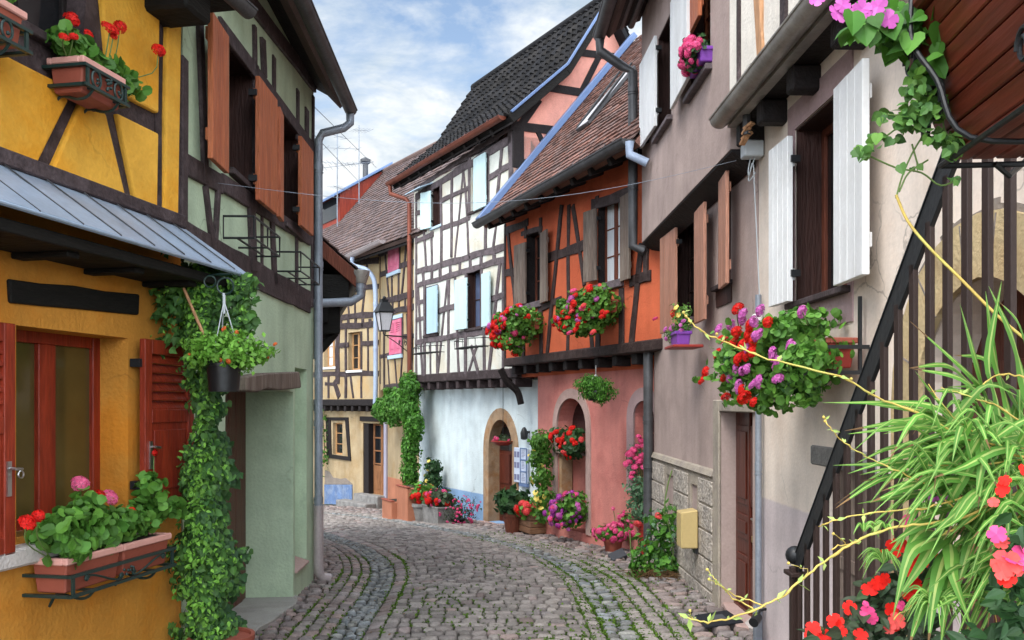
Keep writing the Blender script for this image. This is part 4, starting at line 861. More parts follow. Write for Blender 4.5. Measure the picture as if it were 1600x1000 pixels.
# roof at 50 degrees
vE = -.88; ea = Vector(h.px(752, 350, vE)); uEn = h.px(990, 232, vE)[0]; pit = R(50); upv = Vector((0, math.cos(pit), math.sin(pit)))
zE = ea.z
rf = roof(h, (ea.x, vE, zE), (1, 0, 0), upv, uEn - ea.x, 5.4, .165, .145, 'red_tile', seed=21)
gutter(h, (ea.x - .05, vE - .08, zE + .01), (uEn, vE - .08, zE), .10, 'dark_zinc')
q = h.px(985, 240, vE - .08); pipe(h, [(q[0] - .02, vE - .08, zE - .05), (q[0] - .02, vE - .08, zE - .22), (q[0] + .1, vE + .12, zE - .34)], .06, 'blue_pipe')
b = MB(); o_ = Vector((ea.x - .03, vE - .02, zE + .03)); nrm = Vector((0, -math.sin(pit), math.cos(pit)))
o_.x += .04; b.bar(o_ + nrm * .05, o_ + upv * 5.4 + nrm * .07, .20, .12, up=nrm); b.build('verge_flashing', 'blue_zinc', orr, bevel=.01)
b = MB(); b.hexa([(ea.x + .1, vE + .1, zE - .10), (uEn, vE + .1, zE - .10), (uEn, vj, zE + .2), (ea.x + .1, vj, zE + .2), (ea.x + .1, vE + .1, zE - .06), (uEn, vE + .1, zE - .06), (uEn, vj, zE + .26), (ea.x + .1, vj, zE + .26)]); b.build('soffit', 'dark_timber', orr, fix=True)
for i in range(9): x = ea.x + .35 + i * .62; MB().bar((x, vE + .02, zE - .10), (x, vj + .1, zE + .16), .1, .13).build('rafter_end', 'dark_timber', orr, bevel=.008)
# skylight propped open on the roof
P_ = lambda a, s_, n_: Vector((a, vE, zE)) + upv * s_ + nrm * n_
k0 = rp_(h, 906, 208, vE, zE, pit); k1 = rp_(h, 972, 126, vE, zE, pit); uS, s0 = k0; W, H2 = .42, k1[1] - k0[1]
f = MB()
def rbar(mb, a0, s0, a1, s1, n0, n1, w, hh): mb.bar(P_(a0, s0, n0), P_(a1, s1, n1), w, hh, up=nrm)
for a in (uS, uS + W): rbar(f, a, s0, a, s0 + H2, .07, .07, .05, .06)
for s_ in (s0, s0 + H2): rbar(f, uS, s_, uS + W, s_, .07, .07, .05, .06)
sk = f.build('skylight', 'dark_zinc', orr, bevel=.006)
g2 = MB(); g2.hexa([tuple(P_(a, s_, n_)) for n_ in (.085, .095) for a, s_ in ((uS, s0), (uS + W, s0), (uS + W, s0 + H2), (uS, s0 + H2))]); g2.build('pane', 'frost_glass', sk, fix=True)
g2 = MB()
for a in (uS - .01, uS + W + .01): g2.tube([P_(a, s0 + .05, .10), P_(a, s0 + H2, .16)], .022, 6)
g2.build('skylight_rail', 'black_iron', sk)
# ---------------------------------------------------------------- pale blue house with the dark tiled roof
B_ = House((.513, 18.0), (.556, -1), 'blue_house', 'tall house with white timbered upper floors, pale blue ground floor and dark tiled roof', 'house')
h = B_; br = h.root; vj = -.40; uL = h.uz(655, 700)[0]; uLo = h.uz(647, 500, vj)[0]; uRo = h.uz(809, 500, vj)[0]
dA = (h.uz(763, 700)[0], h.uz(803, 700)[0]); zd_t = h.uz(778, 653)[1]; zd_b = h.uz(778, 818)[1]
pA = archpoly(dA[0], dA[1], zd_b, zd_t - (dA[1] - dA[0]) / 2 * 1.15, zd_t, 16)
zj = 2.35 - h.z0
wl = MB().slab([(uL, -.9), (.5, -.9), (.5, zj + .2), (uL, zj + .2)], [pA], 0, .4); wl.box(uL, .5, .4, 2.6, -.9, zj + .2)
wl.build('wall', 'blue_plaster', br, fix=True)
ring([(a * .93 + (dA[0] + dA[1]) / 2 * .07, zd_b + (c - zd_b) * .985) for a, c in pA], .25, -.02, .30, 'arch_frame', 'yellow_stone', br)
b = MB(); W = dA[1] - dA[0]; b.box(dA[0], dA[1], .26, .32, zd_b, zd_t); 
for x in (dA[0] + .08, (dA[0] + dA[1]) / 2 + .04):
    for z0_, z1_ in ((.12, .75), (.85, 1.5)): b.box(x, x + W / 2 - .12, .24, .26, zd_b + z0_, zd_b + z1_)
dr = b.build('door', 'door_wood', br, bevel=.005)
MB().box(dA[0] + .1, dA[1] - .1, .245, .262, zd_b + 1.58, zd_t - .2).build('pane', 'dark_glass', dr)
b = MB(); b.ball((dA[1] - .2, .2, zd_b + .95), .035); b.build('handle', 'gold', dr, smooth=True)
MB().box(dA[0] - .2, dA[1] + .2, -.12, .25, zd_b - .10, zd_b - .005).build('doorstep', 'pink_stone', br, bevel=.015)
q = h.rect(715, 721, 788, 806); MB().box(q[0], q[1] + .06, -.012, .01, q[2], q[3]).build('vent_grille', 'black_iron', br)
# upper floors
zt = 7.45 - h.z0
ws = {'a': (676, 689, 293, 356), 'b': (735, 763, 247, 332), 'c': (665, 684, 449, 524), 'd': (730, 752, 424, 514)}
wr = {k: (h.uz(x0, y0, vj)[0], h.uz(x1, y0, vj)[0], h.uz(x0, y1, vj)[1], h.uz(x0, y0, vj)[1]) for k, (x0, x1, y0, y1) in ws.items()}
zq0 = h.uz(650, 594, vj)[1]; wl = MB().slab([(uLo, zq0), (uRo, zq0), (uRo, zt), (uLo, zt)], [rectpoly(q) for q in wr.values()], vj, .3); wl.box(uLo, uRo, vj + .3, 2.6, zq0, zt)
wl.build('upper_wall', 'white_plaster', br, fix=True)
h.timbers([(650, 308, 800, 216, .22), (648, 297, 803, 196, .14), (688, 315, 733, 293, .13), (762, 279, 797, 259, .15), (650, 334, 662, 330, .13), (650, 377, 678, 366, .13), (689, 358, 735, 340, .14), (762, 327, 797, 306, .13),
  (650, 425.5, 800, 382, .17), (650, 447, 800, 402, .15), (683, 487, 716, 477, .15), (766, 468, 800, 456, .15), (650, 535, 716, 524, .15), (714, 525, 800, 510, .15), (650, 474, 664, 471, .13), (650, 500, 664, 497, .12)], vj, name='rail', m='pale_timber')
h.timbers([(663, 358, 666.5, 420, .11), (675, 362, 675.5, 418, .11), (690, 284, 690.5, 412, .13), (707, 268, 706, 402, .12), (725.5, 256, 711, 406, .10), (723, 257, 728, 300, .09), (728, 296, 733, 400, .10), (763, 240, 763, 336, .13), (734, 246, 734, 340, .11),
  (786, 222, 777, 316, .11), (759.5, 340, 759.5, 390, .13), (777, 340, 771, 388, .11), (798, 205, 798, 400, .22), (651, 305, 651, 590, .12), (676, 292, 676, 300, .1)]
  + [(x, 424 - (x - 650) * .29, x, 446 - (x - 650) * .29, .15) for x in (662, 675.6, 688.8, 704, 719, 735, 752.5, 773)]
  + [(654, 450, 661, 588, .10), (664.3, 440, 664.3, 588, .12), (673, 530, 673, 588, .09), (684, 445, 683.5, 587, .14), (699.6, 438, 684.5, 586, .10), (702, 437, 701, 586, .12), (711.6, 434, 717.6, 584, .11), (729, 424, 728, 585, .12), (737, 540, 748.5, 584, .10), (745.5, 540, 732, 584, .10), (753, 420, 753, 512, .12), (757, 512, 757, 584, .14), (782, 410, 764.5, 583, .12), (787, 405, 787, 580, .10)], vj, w=.1, m='pale_timber')
window(h, wr['a'], vj + .14, 'mauve_wood', 2, 3, .05, lin=(vj, 'mauve_wood')); window(h, wr['b'], vj + .12, 'mauve_wood', 2, 3, .05, lin=(vj, 'mauve_wood')); window(h, wr['c'], vj + .12, 'mauve_wood', 2, 3, .05, lin=(vj, 'mauve_wood')); window(h, wr['d'], vj + .16, 'mauve_wood', 2, 2, .05, lin=(vj, 'mauve_wood'), glass='blue_glass')
for k in 'abcd':
    q = wr[k]; MB().box(q[0] - .08, q[1] + .08, vj - .05, vj + .1, q[2] - .06, q[2]).build('sill', 'pale_blue_paint' if k == 'a' else 'timber', br, bevel=.006)
for xa, xb, yt, yb, m, hg, a in ((661.5, 672, 303, 360, 'cyan_paint', 'r', .25), (739, 759, 248, 330, 'cyan_paint', 'l', .04), (666, 683, 450, 522, 'blue_shutter_paint', 'l', .04), (711.5, 728.5, 438, 516, 'cyan_paint', 'r', .06), (751.5, 766.5, 428, 511, 'cyan_paint', 'l', .08)):
    r_ = h.rect(xa, xb, yt, yb, vj - .09); shutter(h, r_, vj - .05, m, 'plank', a, hg, .035, n=3)
q = h.rect(653, 676, 296, 306, vj); MB().hexa([(q[0], vj - .35, q[2] - .02), (q[1], vj - .35, q[2] - .02), (q[1], vj, q[2] + .12), (q[0], vj, q[2] + .12), (q[0], vj - .35, q[2]), (q[1], vj - .35, q[2]), (q[1], vj, q[2] + .15), (q[0], vj, q[2] + .15)]).build('window_hood', 'pale_blue_paint', br, fix=True)
zb = h.uz(650, 592, vj)[1]
b = MB(); b.box(uLo - .02, uRo + .02, vj - .03, vj + .2, zb - .10, zb + .10); b.build('bressummer_beam', 'timber', br, bevel=.02)
b = MB(); b.box(uLo, uRo, vj + .15, -.01, zb - .12, zb + .06)
for i in range(10): x = uLo + .3 + i * .53; b.box(x, x + .13, vj - .0, .0, zb - .28, zb - .102)
b.build('joist_end', 'timber', br, bevel=.012)
# gable end (pink) beyond the orange roof
gw = h.world(uRo + .01, vj, 0)
class Gab(House): pass
g_ = House((gw.x, gw.y), (h.n.x, h.n.y)); g_.z0 = h.z0; g_.root = br
vE = -.72; Eaz = h.px(775, 192, vE)[2]; c1, s1_ = math.cos(R(42)), math.sin(R(42)); c2, s2_ = math.cos(R(57)), math.sin(R(57)); L1, L2 = 1.75, 2.0
ridge_v = vE + L1 * c1 + L2 * c2; zk = Eaz + L1 * s1_; zr = zk + L2 * s2_; vk = vE + L1 * c1
def gl(u, v, z): return (u, v, z)
b = MB(); q = [(vj, 3.5), (ridge_v + .9, 3.5), (ridge_v + .9, zr - 1.3), (ridge_v, zr - .12), (vk, zk - .12), (vj, Eaz + (vj - vE) * s1_ / c1 - .12)]
b.add([(uRo + .0, v_, z_) for v_, z_ in q] + [(uRo - .25, v_, z_) for v_, z_ in q], [tuple(range(6)), tuple(range(11, 5, -1))] + [(i, (i + 1) % 6, (i + 1) % 6 + 6, i + 6) for i in range(6)])
b.build('gable_wall', 'gable_plaster', br, fix=True)
b = MB()
def gbeam(xa, ya, xb, yb, w_):
    a, c = g_.uz(xa, ya), g_.uz(xb, yb); A = Vector((uRo, vj + a[0], a[1])); C2 = Vector((uRo, vj + c[0], c[1])); b.bar(A, C2, .05 + .004 * random.random(), w_, up=(1, 0, 0)) if False else b.bar(A, C2, w_, .06 + .004 * random.random(), up=(1, 0, 0))
for t in ((798, 196, 885, 206, .17), (860, 137, 930, 148, .16), (905, 82, 970, 90, .14), (842, 155, 812, 198, .16), (840, 205, 852, 232, .10), (935, 90, 905, 150, .12), (810, 190, 810, 262, .24), (815, 254, 850, 258, .14)): gbeam(*t)
b.build('gable_timber', 'dark_timber', br, fix=True)
# two-pitch dark roof
uA, uB = h.px(612, 292, vE)[0] - .05, uRo + .28
up1, up2 = Vector((0, c1, s1_)), Vector((0, c2, s2_))
roof(h, (uA, vE, Eaz), (1, 0, 0), up1, uB - uA, L1, .21, .27, 'slate_tile', 'pan', seed=31)
roof(h, (uA, vk, zk), (1, 0, 0), up2, uB - uA, L2, .21, .27, 'slate_tile', 'pan', seed=32)
roof(h, (uB, 2 * ridge_v - vk, zk), (-1, 0, 0), Vector((0, -c2, s2_)), uB - uA, L2, .3, .4, 'slate_tile', 'flat', seed=33)
MB().tube([(uA, ridge_v, zr + .03), (uB, ridge_v, zr + .03)], .11, 10).build('roof_ridge', 'slate_tile', br, smooth=True)
b = MB()
for e in ((Vector((uB, vE, Eaz)), Vector((uB, vk, zk))), (Vector((uB, vk, zk)), Vector((uB, ridge_v, zr)))):
    b.bar(e[0] + Vector((.02, 0, -.09)), e[1] + Vector((.02, 0, -.09)), .05, .24, up=(1, 0, 0)) if False else b.bar(e[0] + Vector((.0, 0, -.08)), e[1] + Vector((.0, 0, -.08)), .05, .20)
b.build('bargeboard', 'black_timber', br, bevel=.006)
b = MB()
for e in ((Vector((uB, vE, Eaz)), Vector((uB, vk, zk))), (Vector((uB, vk, zk)), Vector((uB, ridge_v, zr)))): b.bar(e[0] + Vector((.03, 0, .045)), e[1] + Vector((.03, 0, .045)), .06, .05)
b.build('verge_flashing', 'blue_zinc', br, bevel=.006)
gutter(h, (uA, vE - .07, Eaz - .0), (uB - .2, vE - .07, Eaz + .02), .085, 'copper_pipe')
b = MB(); b.hexa([(uA, vE + .06, Eaz - .16), (uB, vE + .06, Eaz - .16), (uB, vj, Eaz + .05), (uA, vj, Eaz + .05), (uA, vE + .06, Eaz - .12), (uB, vE + .06, Eaz - .12), (uB, vj, Eaz + .1), (uA, vj, Eaz + .1)]); b.build('soffit', 'dark_timber', br, fix=True)
for i in range(9): x = uA + .5 + i * .62; MB().bar((x, vE + .05, Eaz - .13), (x, vj + .05, Eaz + .1), .10, .14).build('rafter_end', 'dark_timber', br)
ul = uLo - .03; pl = [(uA + .1, vE - .07, Eaz - .06), (uA + .1, vE - .05, Eaz - .28), (ul - .10, vj - .16, Eaz - .50), (ul - .04, vj - .10, Eaz - .60), (ul - .04, vj - .10, zb - .3), (ul - .02, vj - .05, zb - .4), (ul - .02, vj - .05, -.6)]
pipe(h, pl, .055, 'copper_pipe', joints=((3, .2), (3, .55), (3, .9), (5, .4)))
# ---------------------------------------------------------------- ochre house at the bend
A1 = House((-2.3, 23.12), (.486, -1), 'ochre_house', 'ochre timbered house at the bend with pink shutters and an old half glazed door', 'house')
h = A1; ar = h.root; uK = h.uz(607, 700)[0]; vj = -.22
kw = h.world(uK, 0, 0); A2 = House((kw.x, kw.y), (.857, -1)); A2.root = None
def A2loc(u, v, z): return None
# second wing shares the house: an inner Empty turns it to its own facade line
wing = bpy.data.objects.new('left_wing', None); COL.objects.link(wing); wing.parent = ar; wing.location = (uK, 0, A2.z0 - h.z0); wing.rotation_euler = (0, 0, A2.rz() - h.rz())
A2.root = ar
class Wing:      # builds straight into the house's own coordinates from the wing's
    pass
rot = A2.rz() - h.rz(); cw, sw = math.cos(rot), math.sin(rot); dzw = A2.z0 - h.z0
def to_house(o):
    for v in o.data.vertices:
        x, y, z = v.co; v.co = (uK + cw * x - sw * y, sw * x + cw * y, z + dzw)
    return o
bpy.data.objects.remove(wing)
zj = h.uz(640, 608, vj)[1]; zt = 6.35 - h.z0
wlr = (h.uz(608, 400, vj)[0], h.uz(625, 400, vj)[0], h.uz(608, 428, vj)[1], h.uz(608, 368, vj)[1]); wlr2 = (h.uz(610, 500, vj)[0], h.uz(629, 500, vj)[0], h.uz(610, 556, vj)[1], h.uz(610, 500, vj)[1])
b = MB().slab([(uK, -1), (.2, -1), (.2, zj), (uK, zj)], [], 0, .3); b.box(uK + .3, .2, .3, 4, -1, zj); b.build('wall', 'ochre_plaster', ar, fix=True)
uKo = h.uz(592, 500, vj)[0]; uRr = .25
b = MB().slab([(uKo, zj), (uRr, zj), (uRr, zt), (uKo, zt)], [rectpoly(wlr), rectpoly(wlr2)], vj, .3); b.box(uKo + .3, uRr, vj + .3, 4, zj, zt - .6); b.build('upper_wall', 'ochre_infill', ar, fix=True)
h.timbers([(592, 399, 609, 392, .15), (624, 382, 648, 371, .16), (592, 431, 609, 425, .14), (624, 417, 648, 408, .14), (592, 473, 648, 459, .17), (592, 493, 648, 479, .16), (592, 557, 608, 555, .12), (628, 527, 648, 524, .11), (600, 605, 648, 600, .15),
  (600, 372, 608.5, 470, .10), (613, 430, 613, 467, .09), (623.5, 426, 623.5, 465, .09), (639, 352, 628, 464, .10), (593, 360, 593, 600, .22), (608, 365, 608, 430, .08), (625, 362, 625, 428, .08),
  (604, 475, 604, 490, .1), (614, 472, 614, 488, .1), (624, 470, 624, 486, .1), (634, 467, 634, 484, .1), (600.5, 500, 600.5, 604, .11), (606, 556, 609, 604, .08), (629.5, 490, 629.5, 560, .10), (617, 558, 621, 604, .08), (629, 556, 626, 604, .08), (637, 490, 640, 600, .10), (644, 360, 644, 600, .1)], vj)
for q, zz in ((wlr, 0), (wlr2, 0)):
    W = (q[1] - q[0]) / 2
    window(h, q, vj + .1, 'lilac_paint', 2, 2, .05)
    for i in range(2): shutter(h, (q[0] + i * W + .01, q[0] + (i + 1) * W - .01, q[2] + .02, q[3] - .04), vj - .01, 'pink_paint', 'louvre', 0, 'l' if i else 'r', .035)
    MB().box(q[0] - .06, q[1] + .06, vj - .07, vj + .05, q[2] - .10, q[2]).build('sill', 'pale_blue_paint', ar, bevel=.006)
    MB().box(q[0] - .06, q[1] + .06, vj - .05, vj + .0, q[3] - .02, q[3] + .08).build('lintel', 'pale_blue_paint', ar, bevel=.006)
MB().box(uK + .0, .2, -.025, 0, -1, h.uz(620, 748)[1]).build('plinth', 'terracotta_plinth', ar, bevel=.006)
# left wing
g = A2
vw = -.25; uE2 = g.uz(480, 600)[0]; zj2 = g.uz(540, 629, vw)[1]; zt2 = 6.3 - g.z0
wB2 = (g.uz(511, 700)[0], g.uz(548, 700)[0], g.uz(511, 715)[1], g.uz(511, 655)[1]); dB2 = (g.uz(567, 700)[0], g.uz(602, 700)[0], g.uz(567, 771)[1], g.uz(567, 661)[1])
wi = (g.uz(520, 700)[0], g.uz(535, 700)[0], wB2[2] + .12, wB2[3] - .1)
b = MB().slab([(uE2, -1.2), (.0, -1.2), (.0, zj2), (uE2, zj2)], [rectpoly(wi), rectpoly(dB2)], 0, .34); b.box(uE2, -.2, .34, 4, -1.2, zj2); to_house(b.build('wall', 'ochre_plaster', ar, fix=True))
uw1 = (g.uz(506, 550, vw)[0], g.uz(524, 550, vw)[0], g.uz(506, 574, vw)[1], g.uz(506, 526, vw)[1]); uw2 = (g.uz(544, 550, vw)[0], g.uz(565, 550, vw)[0], g.uz(544, 579, vw)[1], g.uz(544, 520, vw)[1])
uX = g.uz(592, 500, vw)[0]
b = MB().slab([(uE2, zj2), (uX, zj2), (uX, zt2), (uE2, zt2)], [rectpoly(uw1), rectpoly(uw2)], vw, .3); b.box(uE2, uX - .1, vw + .3, 4, zj2, zt2 - .9); to_house(b.build('upper_wall', 'ochre_infill', ar, fix=True))
def wt(L_, **k): return [to_house(o) for o in g.timbers(L_, vw, **k)]
wt([(490, 421, 592, 406, .16), (490, 461, 592, 447, .16), (490, 500, 592, 490, .17), (490, 514, 592, 506, .16), (531, 541, 545, 538, .14), (565, 537, 592, 535, .13), (490, 585, 592, 583, .15), (577, 388, 566, 492, .10), (555, 455, 555, 492, .09), (543, 456, 546, 496, .09),
  (529, 455, 533, 498, .09), (541, 508, 541, 580, .10), (541, 585, 541, 622, .12), (547.5, 586, 552.5, 622, .09), (565, 518, 565, 622, .10), (575.5, 512, 575.5, 585, .09), (528, 516, 528, 600, .26), (522, 596, 531, 620, .2), (503, 520, 503, 622, .1), (514, 585, 514, 622, .1), (508, 600, 524, 600, .1)]
  + [(x, 498, x, 512, .14) for x in (533, 544.5, 556, 567, 579)])
for q in (uw1, uw2):
    to = window(g, q, vw + .14, 'tan_frame', 2, 3, .06, cur='curtain' if q is uw1 else None)
    for o in [to] + list(to.children): to_house(o)
    to_house(MB().box(q[0] - .06, q[1] + .06, vw - .05, vw + .12, q[2] - .07, q[2]).build('sill', 'white_paint', ar, bevel=.006))
to_house(MB().box(uE2, uX, vw - .04, vw + .15, zj2 - .10, zj2 + .10).build('bressummer_beam', 'dark_timber', ar, bevel=.02))
b = MB(); b.box(uE2, uX, vw + .15, -.01, zj2 - .02, zj2 + .08)
for i in range(14): b.box(uE2 + .3 + i * .42, uE2 + .42 + i * .42, vw - .02, 0, zj2 - .26, zj2 - .102)
to_house(b.build('joist_end', 'dark_timber', ar, bevel=.01))
b = MB(); f1 = [g.uz(*p) for p in ((510, 652), (517, 652), (519, 716), (512, 714))]; b.prism(f1, -.03, .01); b.prism([g.uz(*p) for p in ((510, 652), (545, 652), (545, 657), (510, 657))], -.033, .01); b.prism([g.uz(*p) for p in ((540, 655), (545, 655), (549, 719), (545, 719))], -.027, .01); b.prism([g.uz(*p) for p in ((512, 709), (549, 714), (549, 720), (512, 715))], -.036, .01)
to_house(b.build('window_frame', 'dark_timber', ar, fix=True))
to = window(g, wi, .1, 'tan_frame', 1, 3, .05)
for o in [to] + list(to.children): to_house(o)
to_house(MB().prism([g.uz(*p) for p in ((508, 757), (551, 757), (551, 799), (508, 799))], -.03, .01).build('blue_panel', 'blue_paint', ar, fix=True))
to_house(MB().prism([g.uz(*p) for p in ((508, 734), (515, 737), (521, 746), (532, 748), (541, 747), (551, 756), (508, 756.5))], -.012, .01).build('patched_render', 'grey_render', ar, fix=True))
b = MB(); W = dB2[1] - dB2[0]; xd = dB2[0] + W * .22
b.box(xd, dB2[1], .2, .25, dB2[2], dB2[2] + .85); b.box(xd, xd + .07, .195, .25, dB2[2] + .85, dB2[3]); b.box(dB2[1] - .06, dB2[1], .195, .25, dB2[2] + .85, dB2[3]); mxd = (xd + dB2[1]) / 2; b.box(mxd - .05, mxd + .05, .185, .25, dB2[2], dB2[3])
for k in range(4): z = dB2[2] + .9 + k * (dB2[3] - dB2[2] - .95) / 3; b.box(xd, dB2[1], .205, .245, z - .02, z + .02)
for x in (xd + .1, mxd + .1): b.box(x, x + (dB2[1] - xd) / 2 - .2, .185, .2, dB2[2] + .15, dB2[2] + .7)
dr = to_house(b.build('door', 'tan_door', ar, bevel=.005)); to_house(MB().box(xd, dB2[1], .225, .232, dB2[2] + .85, dB2[3]).build('pane', 'dark_glass', dr))
to_house(MB().box(dB2[0], xd, .03, .3, dB2[2], dB2[3]).build('door_post', 'dark_timber', ar))
to_house(MB().box(dB2[1] - .01, dB2[1] + .13, -.06, .1, -1.2, dB2[3] + .06).build('stone_jamb', 'lavender_paint', ar, bevel=.015))
to_house(MB().box(dB2[0] - .1, dB2[1] + .13, -.06, .1, dB2[3] + .06, dB2[3] + .2).build('door_lintel', 'dark_timber', ar, bevel=.01))
# roof of the ochre house: its eave runs between the two facade directions
E0 = at(549, 400, 25.68); Q = House((E0.x, E0.y), (.643, -1)); Q.root = ar; zE = E0.z - Q.z0; pit = R(50); upv = Vector((0, math.cos(pit), math.sin(pit))); nrm = Vector((0, -math.sin(pit), math.cos(pit))); SLP = 5.15
uq0, uq1 = -7.2, 4.6; mv = lambda o: move_to(o, Q, A1)
mv(roof(Q, (uq0, 0, zE), (1, 0, 0), upv, uq1 - uq0, SLP, .17, .16, 'brown_tile', seed=41)); mv(roof(Q, (uq1, 2 * SLP * math.cos(pit), zE), (-1, 0, 0), Vector((0, -upv.y, upv.z)), uq1 - uq0, SLP, .3, .4, 'brown_tile', seed=42))
mv(gutter(Q, (-.05, -.08, zE), (2.3, -.08, zE + .1), .10, 'lilac_pipe'))
b = MB(); b.hexa([(uq0, .12, zE - .16), (uq1, .12, zE - .16), (uq1, 1.3, zE + .35), (uq0, 1.3, zE + .35), (uq0, .12, zE - .1), (uq1, .12, zE - .1), (uq1, 1.3, zE + .45), (uq0, 1.3, zE + .45)]); mv(b.build('soffit', 'dark_timber', ar, fix=True))
b = MB()
for v_ in (uq0, uq1): b.prism([(0, 0), (1, 0), (1, 1)], 0, 1) if False else b.add([(v_, .2, zE), (v_, 2 * SLP * math.cos(pit) - .2, zE), (v_, SLP * math.cos(pit), zE + SLP * math.sin(pit) - .2), (v_ + .2, .2, zE), (v_ + .2, 2 * SLP * math.cos(pit) - .2, zE), (v_ + .2, SLP * math.cos(pit), zE + SLP * math.sin(pit) - .2)], [(0, 1, 2), (3, 5, 4), (0, 3, 4, 1), (1, 4, 5, 2), (2, 5, 3, 0)])
mv(b.build('gable_wall', 'ochre_plaster', ar, fix=True))
mv(MB().tube([(uq0, SLP * math.cos(pit), zE + SLP * math.sin(pit) + .02), (uq1, SLP * math.cos(pit), zE + SLP * math.sin(pit) + .02)], .10, 8).build('roof_ridge', 'brown_tile', ar, smooth=True))
pz = [h.px(551, 402, -1.0), h.px(551, 414, -1.0), h.px(572, 421, -.75), h.px(584, 436, vj - .35), h.px(587, 460, vj - .30), h.px(587, 600, vj - .30), h.px(586, 640, vj - .3)]
pipe(h, curve_pts(pz[:5], 4) + [pz[5], pz[6]], .065, 'blue_pipe', joints=((16, .1), (16, .6)))
# dormer with a blue metal roof: its side towards the camera shows
k0 = rp_(Q, 531, 348, 0, zE, pit); k1 = rp_(Q, 588, 284, 0, zE, pit); ud = k0[0]; s0 = k0[1]; P0 = Vector((0, 0, zE)) + upv * s0
P1 = Vector((0, 0, zE)) + upv * (s0 + 3.0); W = 1.9; topz = P0.z + 1.05
b = MB()
for x in (ud - W, ud): b.add([(x, P0.y, P0.z - .05), (x, P0.y, topz), (x, P1.y, P1.z - .1), (x - .06, P0.y, P0.z - .05), (x - .06, P0.y, topz), (x - .06, P1.y, P1.z - .1)], [(0, 1, 2), (3, 5, 4), (0, 3, 4, 1), (1, 4, 5, 2), (2, 5, 3, 0)])
b.box(ud - W + .001, ud - .061, P0.y, P0.y + .06, P0.z - .05, topz - .02); dm = mv(b.build('dormer', 'red_wood', ar, fix=True))
d_ = Vector((0, P1.y - P0.y, P1.z - topz)); f0 = Vector((0, P0.y, topz)) - d_.normalized() * .35; b = MB()
b.hexa([(ud - W - .15, f0.y, f0.z - .03), (ud + .14, f0.y, f0.z - .03), (ud + .14, P1.y, P1.z - .03), (ud - W - .15, P1.y, P1.z - .03), (ud - W - .15, f0.y, f0.z + .06), (ud + .14, f0.y, f0.z + .06), (ud + .14, P1.y, P1.z + .06), (ud - W - .15, P1.y, P1.z + .06)]); mv(b.build('dormer_roof', 'blue_zinc', dm, bevel=.01, fix=True))
mv(MB().box(ud - W + .2, ud - .2, P0.y - .03, P0.y + .02, P0.z + .2, topz - .12).build('dormer_window', 'dark_glass', dm))
# chimney pot and aerials
C0 = at(571, 272, 32.5); c_ = h.px(571, 272, 0); w_ = C0.xy - h.O; b = MB(); b.lathe([(.10, -1.2), (.10, .35), (.19, .42), (.19, .52), (.05, .6)], (w_.dot(h.u), w_.dot(h.n), C0.z - h.z0), 12); b.build('chimney', 'dark_zinc', ar, smooth=True)
# ---------------------------------------------------------------- plants, boxes and street furniture
def Wp(h, x, y, v=0): return h.world(*h.px(x, y, v))
def planter(name, L_, D, H_, m, par, at_=(0, 0, 0), rim=None, flare=.82):
    b = MB(); x, y, z = at_; t = .015
    for (sx, sy, f0) in ((1, 1, flare),):
        a, c = L_ / 2, D / 2
        b.hexa([(x - a * .94, y - c * flare, z), (x + a * .94, y - c * flare, z), (x + a * .94, y + c * flare, z), (x - a * .94, y + c * flare, z), (x - a, y - c, z + H_), (x + a, y - c, z + H_), (x + a, y + c, z + H_), (x - a, y + c, z + H_)])
    o = b.build(name, m, par, bevel=.008)
    b = MB(); a += .012; c += .012; zt = z + H_
    b.box(x - a, x + a, y - c, y - c + .03, zt - .025, zt + .012); b.box(x - a, x + a, y + c - .03, y + c, zt - .025, zt + .012); b.box(x - a, x - a + .03, y - c + .03, y + c - .03, zt - .025, zt + .012); b.box(x + a - .03, x + a, y - c + .03, y + c - .03, zt - .025, zt + .012)
    b.build('rim', rim or m, o, bevel=.006); MB().box(x - a + .03, x + a - .03, y - c + .03, y + c - .03, zt - .01, zt + .003).build('soil', 'soil', o)
    return o
def roundpot(r, H_, m, par, at_=(0, 0, 0), name='pot', taper=.72):
    o = MB().lathe([(r * taper, 0), (r * .97, H_ * .82), (r * 1.06, H_ * .82), (r * 1.06, H_), (r * .95, H_), (r * .93, H_ * .9), (.01, H_ * .9)], at_, 18).build(name, m, par, smooth=True)
    return o
def foliage(par, blobs, size, shape, m, spread=.8, droop=.35, name='foliage', stems=None):
    b = MB()
    for c, rad, n in blobs:
        P, N = blob(n, c, rad); leaves(b, P, N, size, shape, droop, spread)
    return b.build(name, m, par)
def on_blob(c, rad, front=True):
    while True:
        d = Vector((random.gauss(0, 1), random.gauss(0, 1) - (.6 if front else 0), random.gauss(0, 1))).normalized()
        if not front or d.y < .25: return Vector(c) + Vector((d.x * rad[0], d.y * rad[1], d.z * rad[2])) * random.uniform(.95, 1.12), d
def heads_on(par, blobs, spec):
    for m, n, r, kind in spec:
        for _ in range(n):
            c, rad, _k = random.choices(blobs, [q[1][0] * q[1][2] for q in blobs])[0]; p, d = on_blob(c, rad); head(par, p, m, r * random.uniform(.6, 1.25), kind, d)
def stems(par, segs, r, m='stem', name='stem'):
    for s in segs: MB().tube(s, r, 5, cap=False).build(name, m, par, smooth='all')
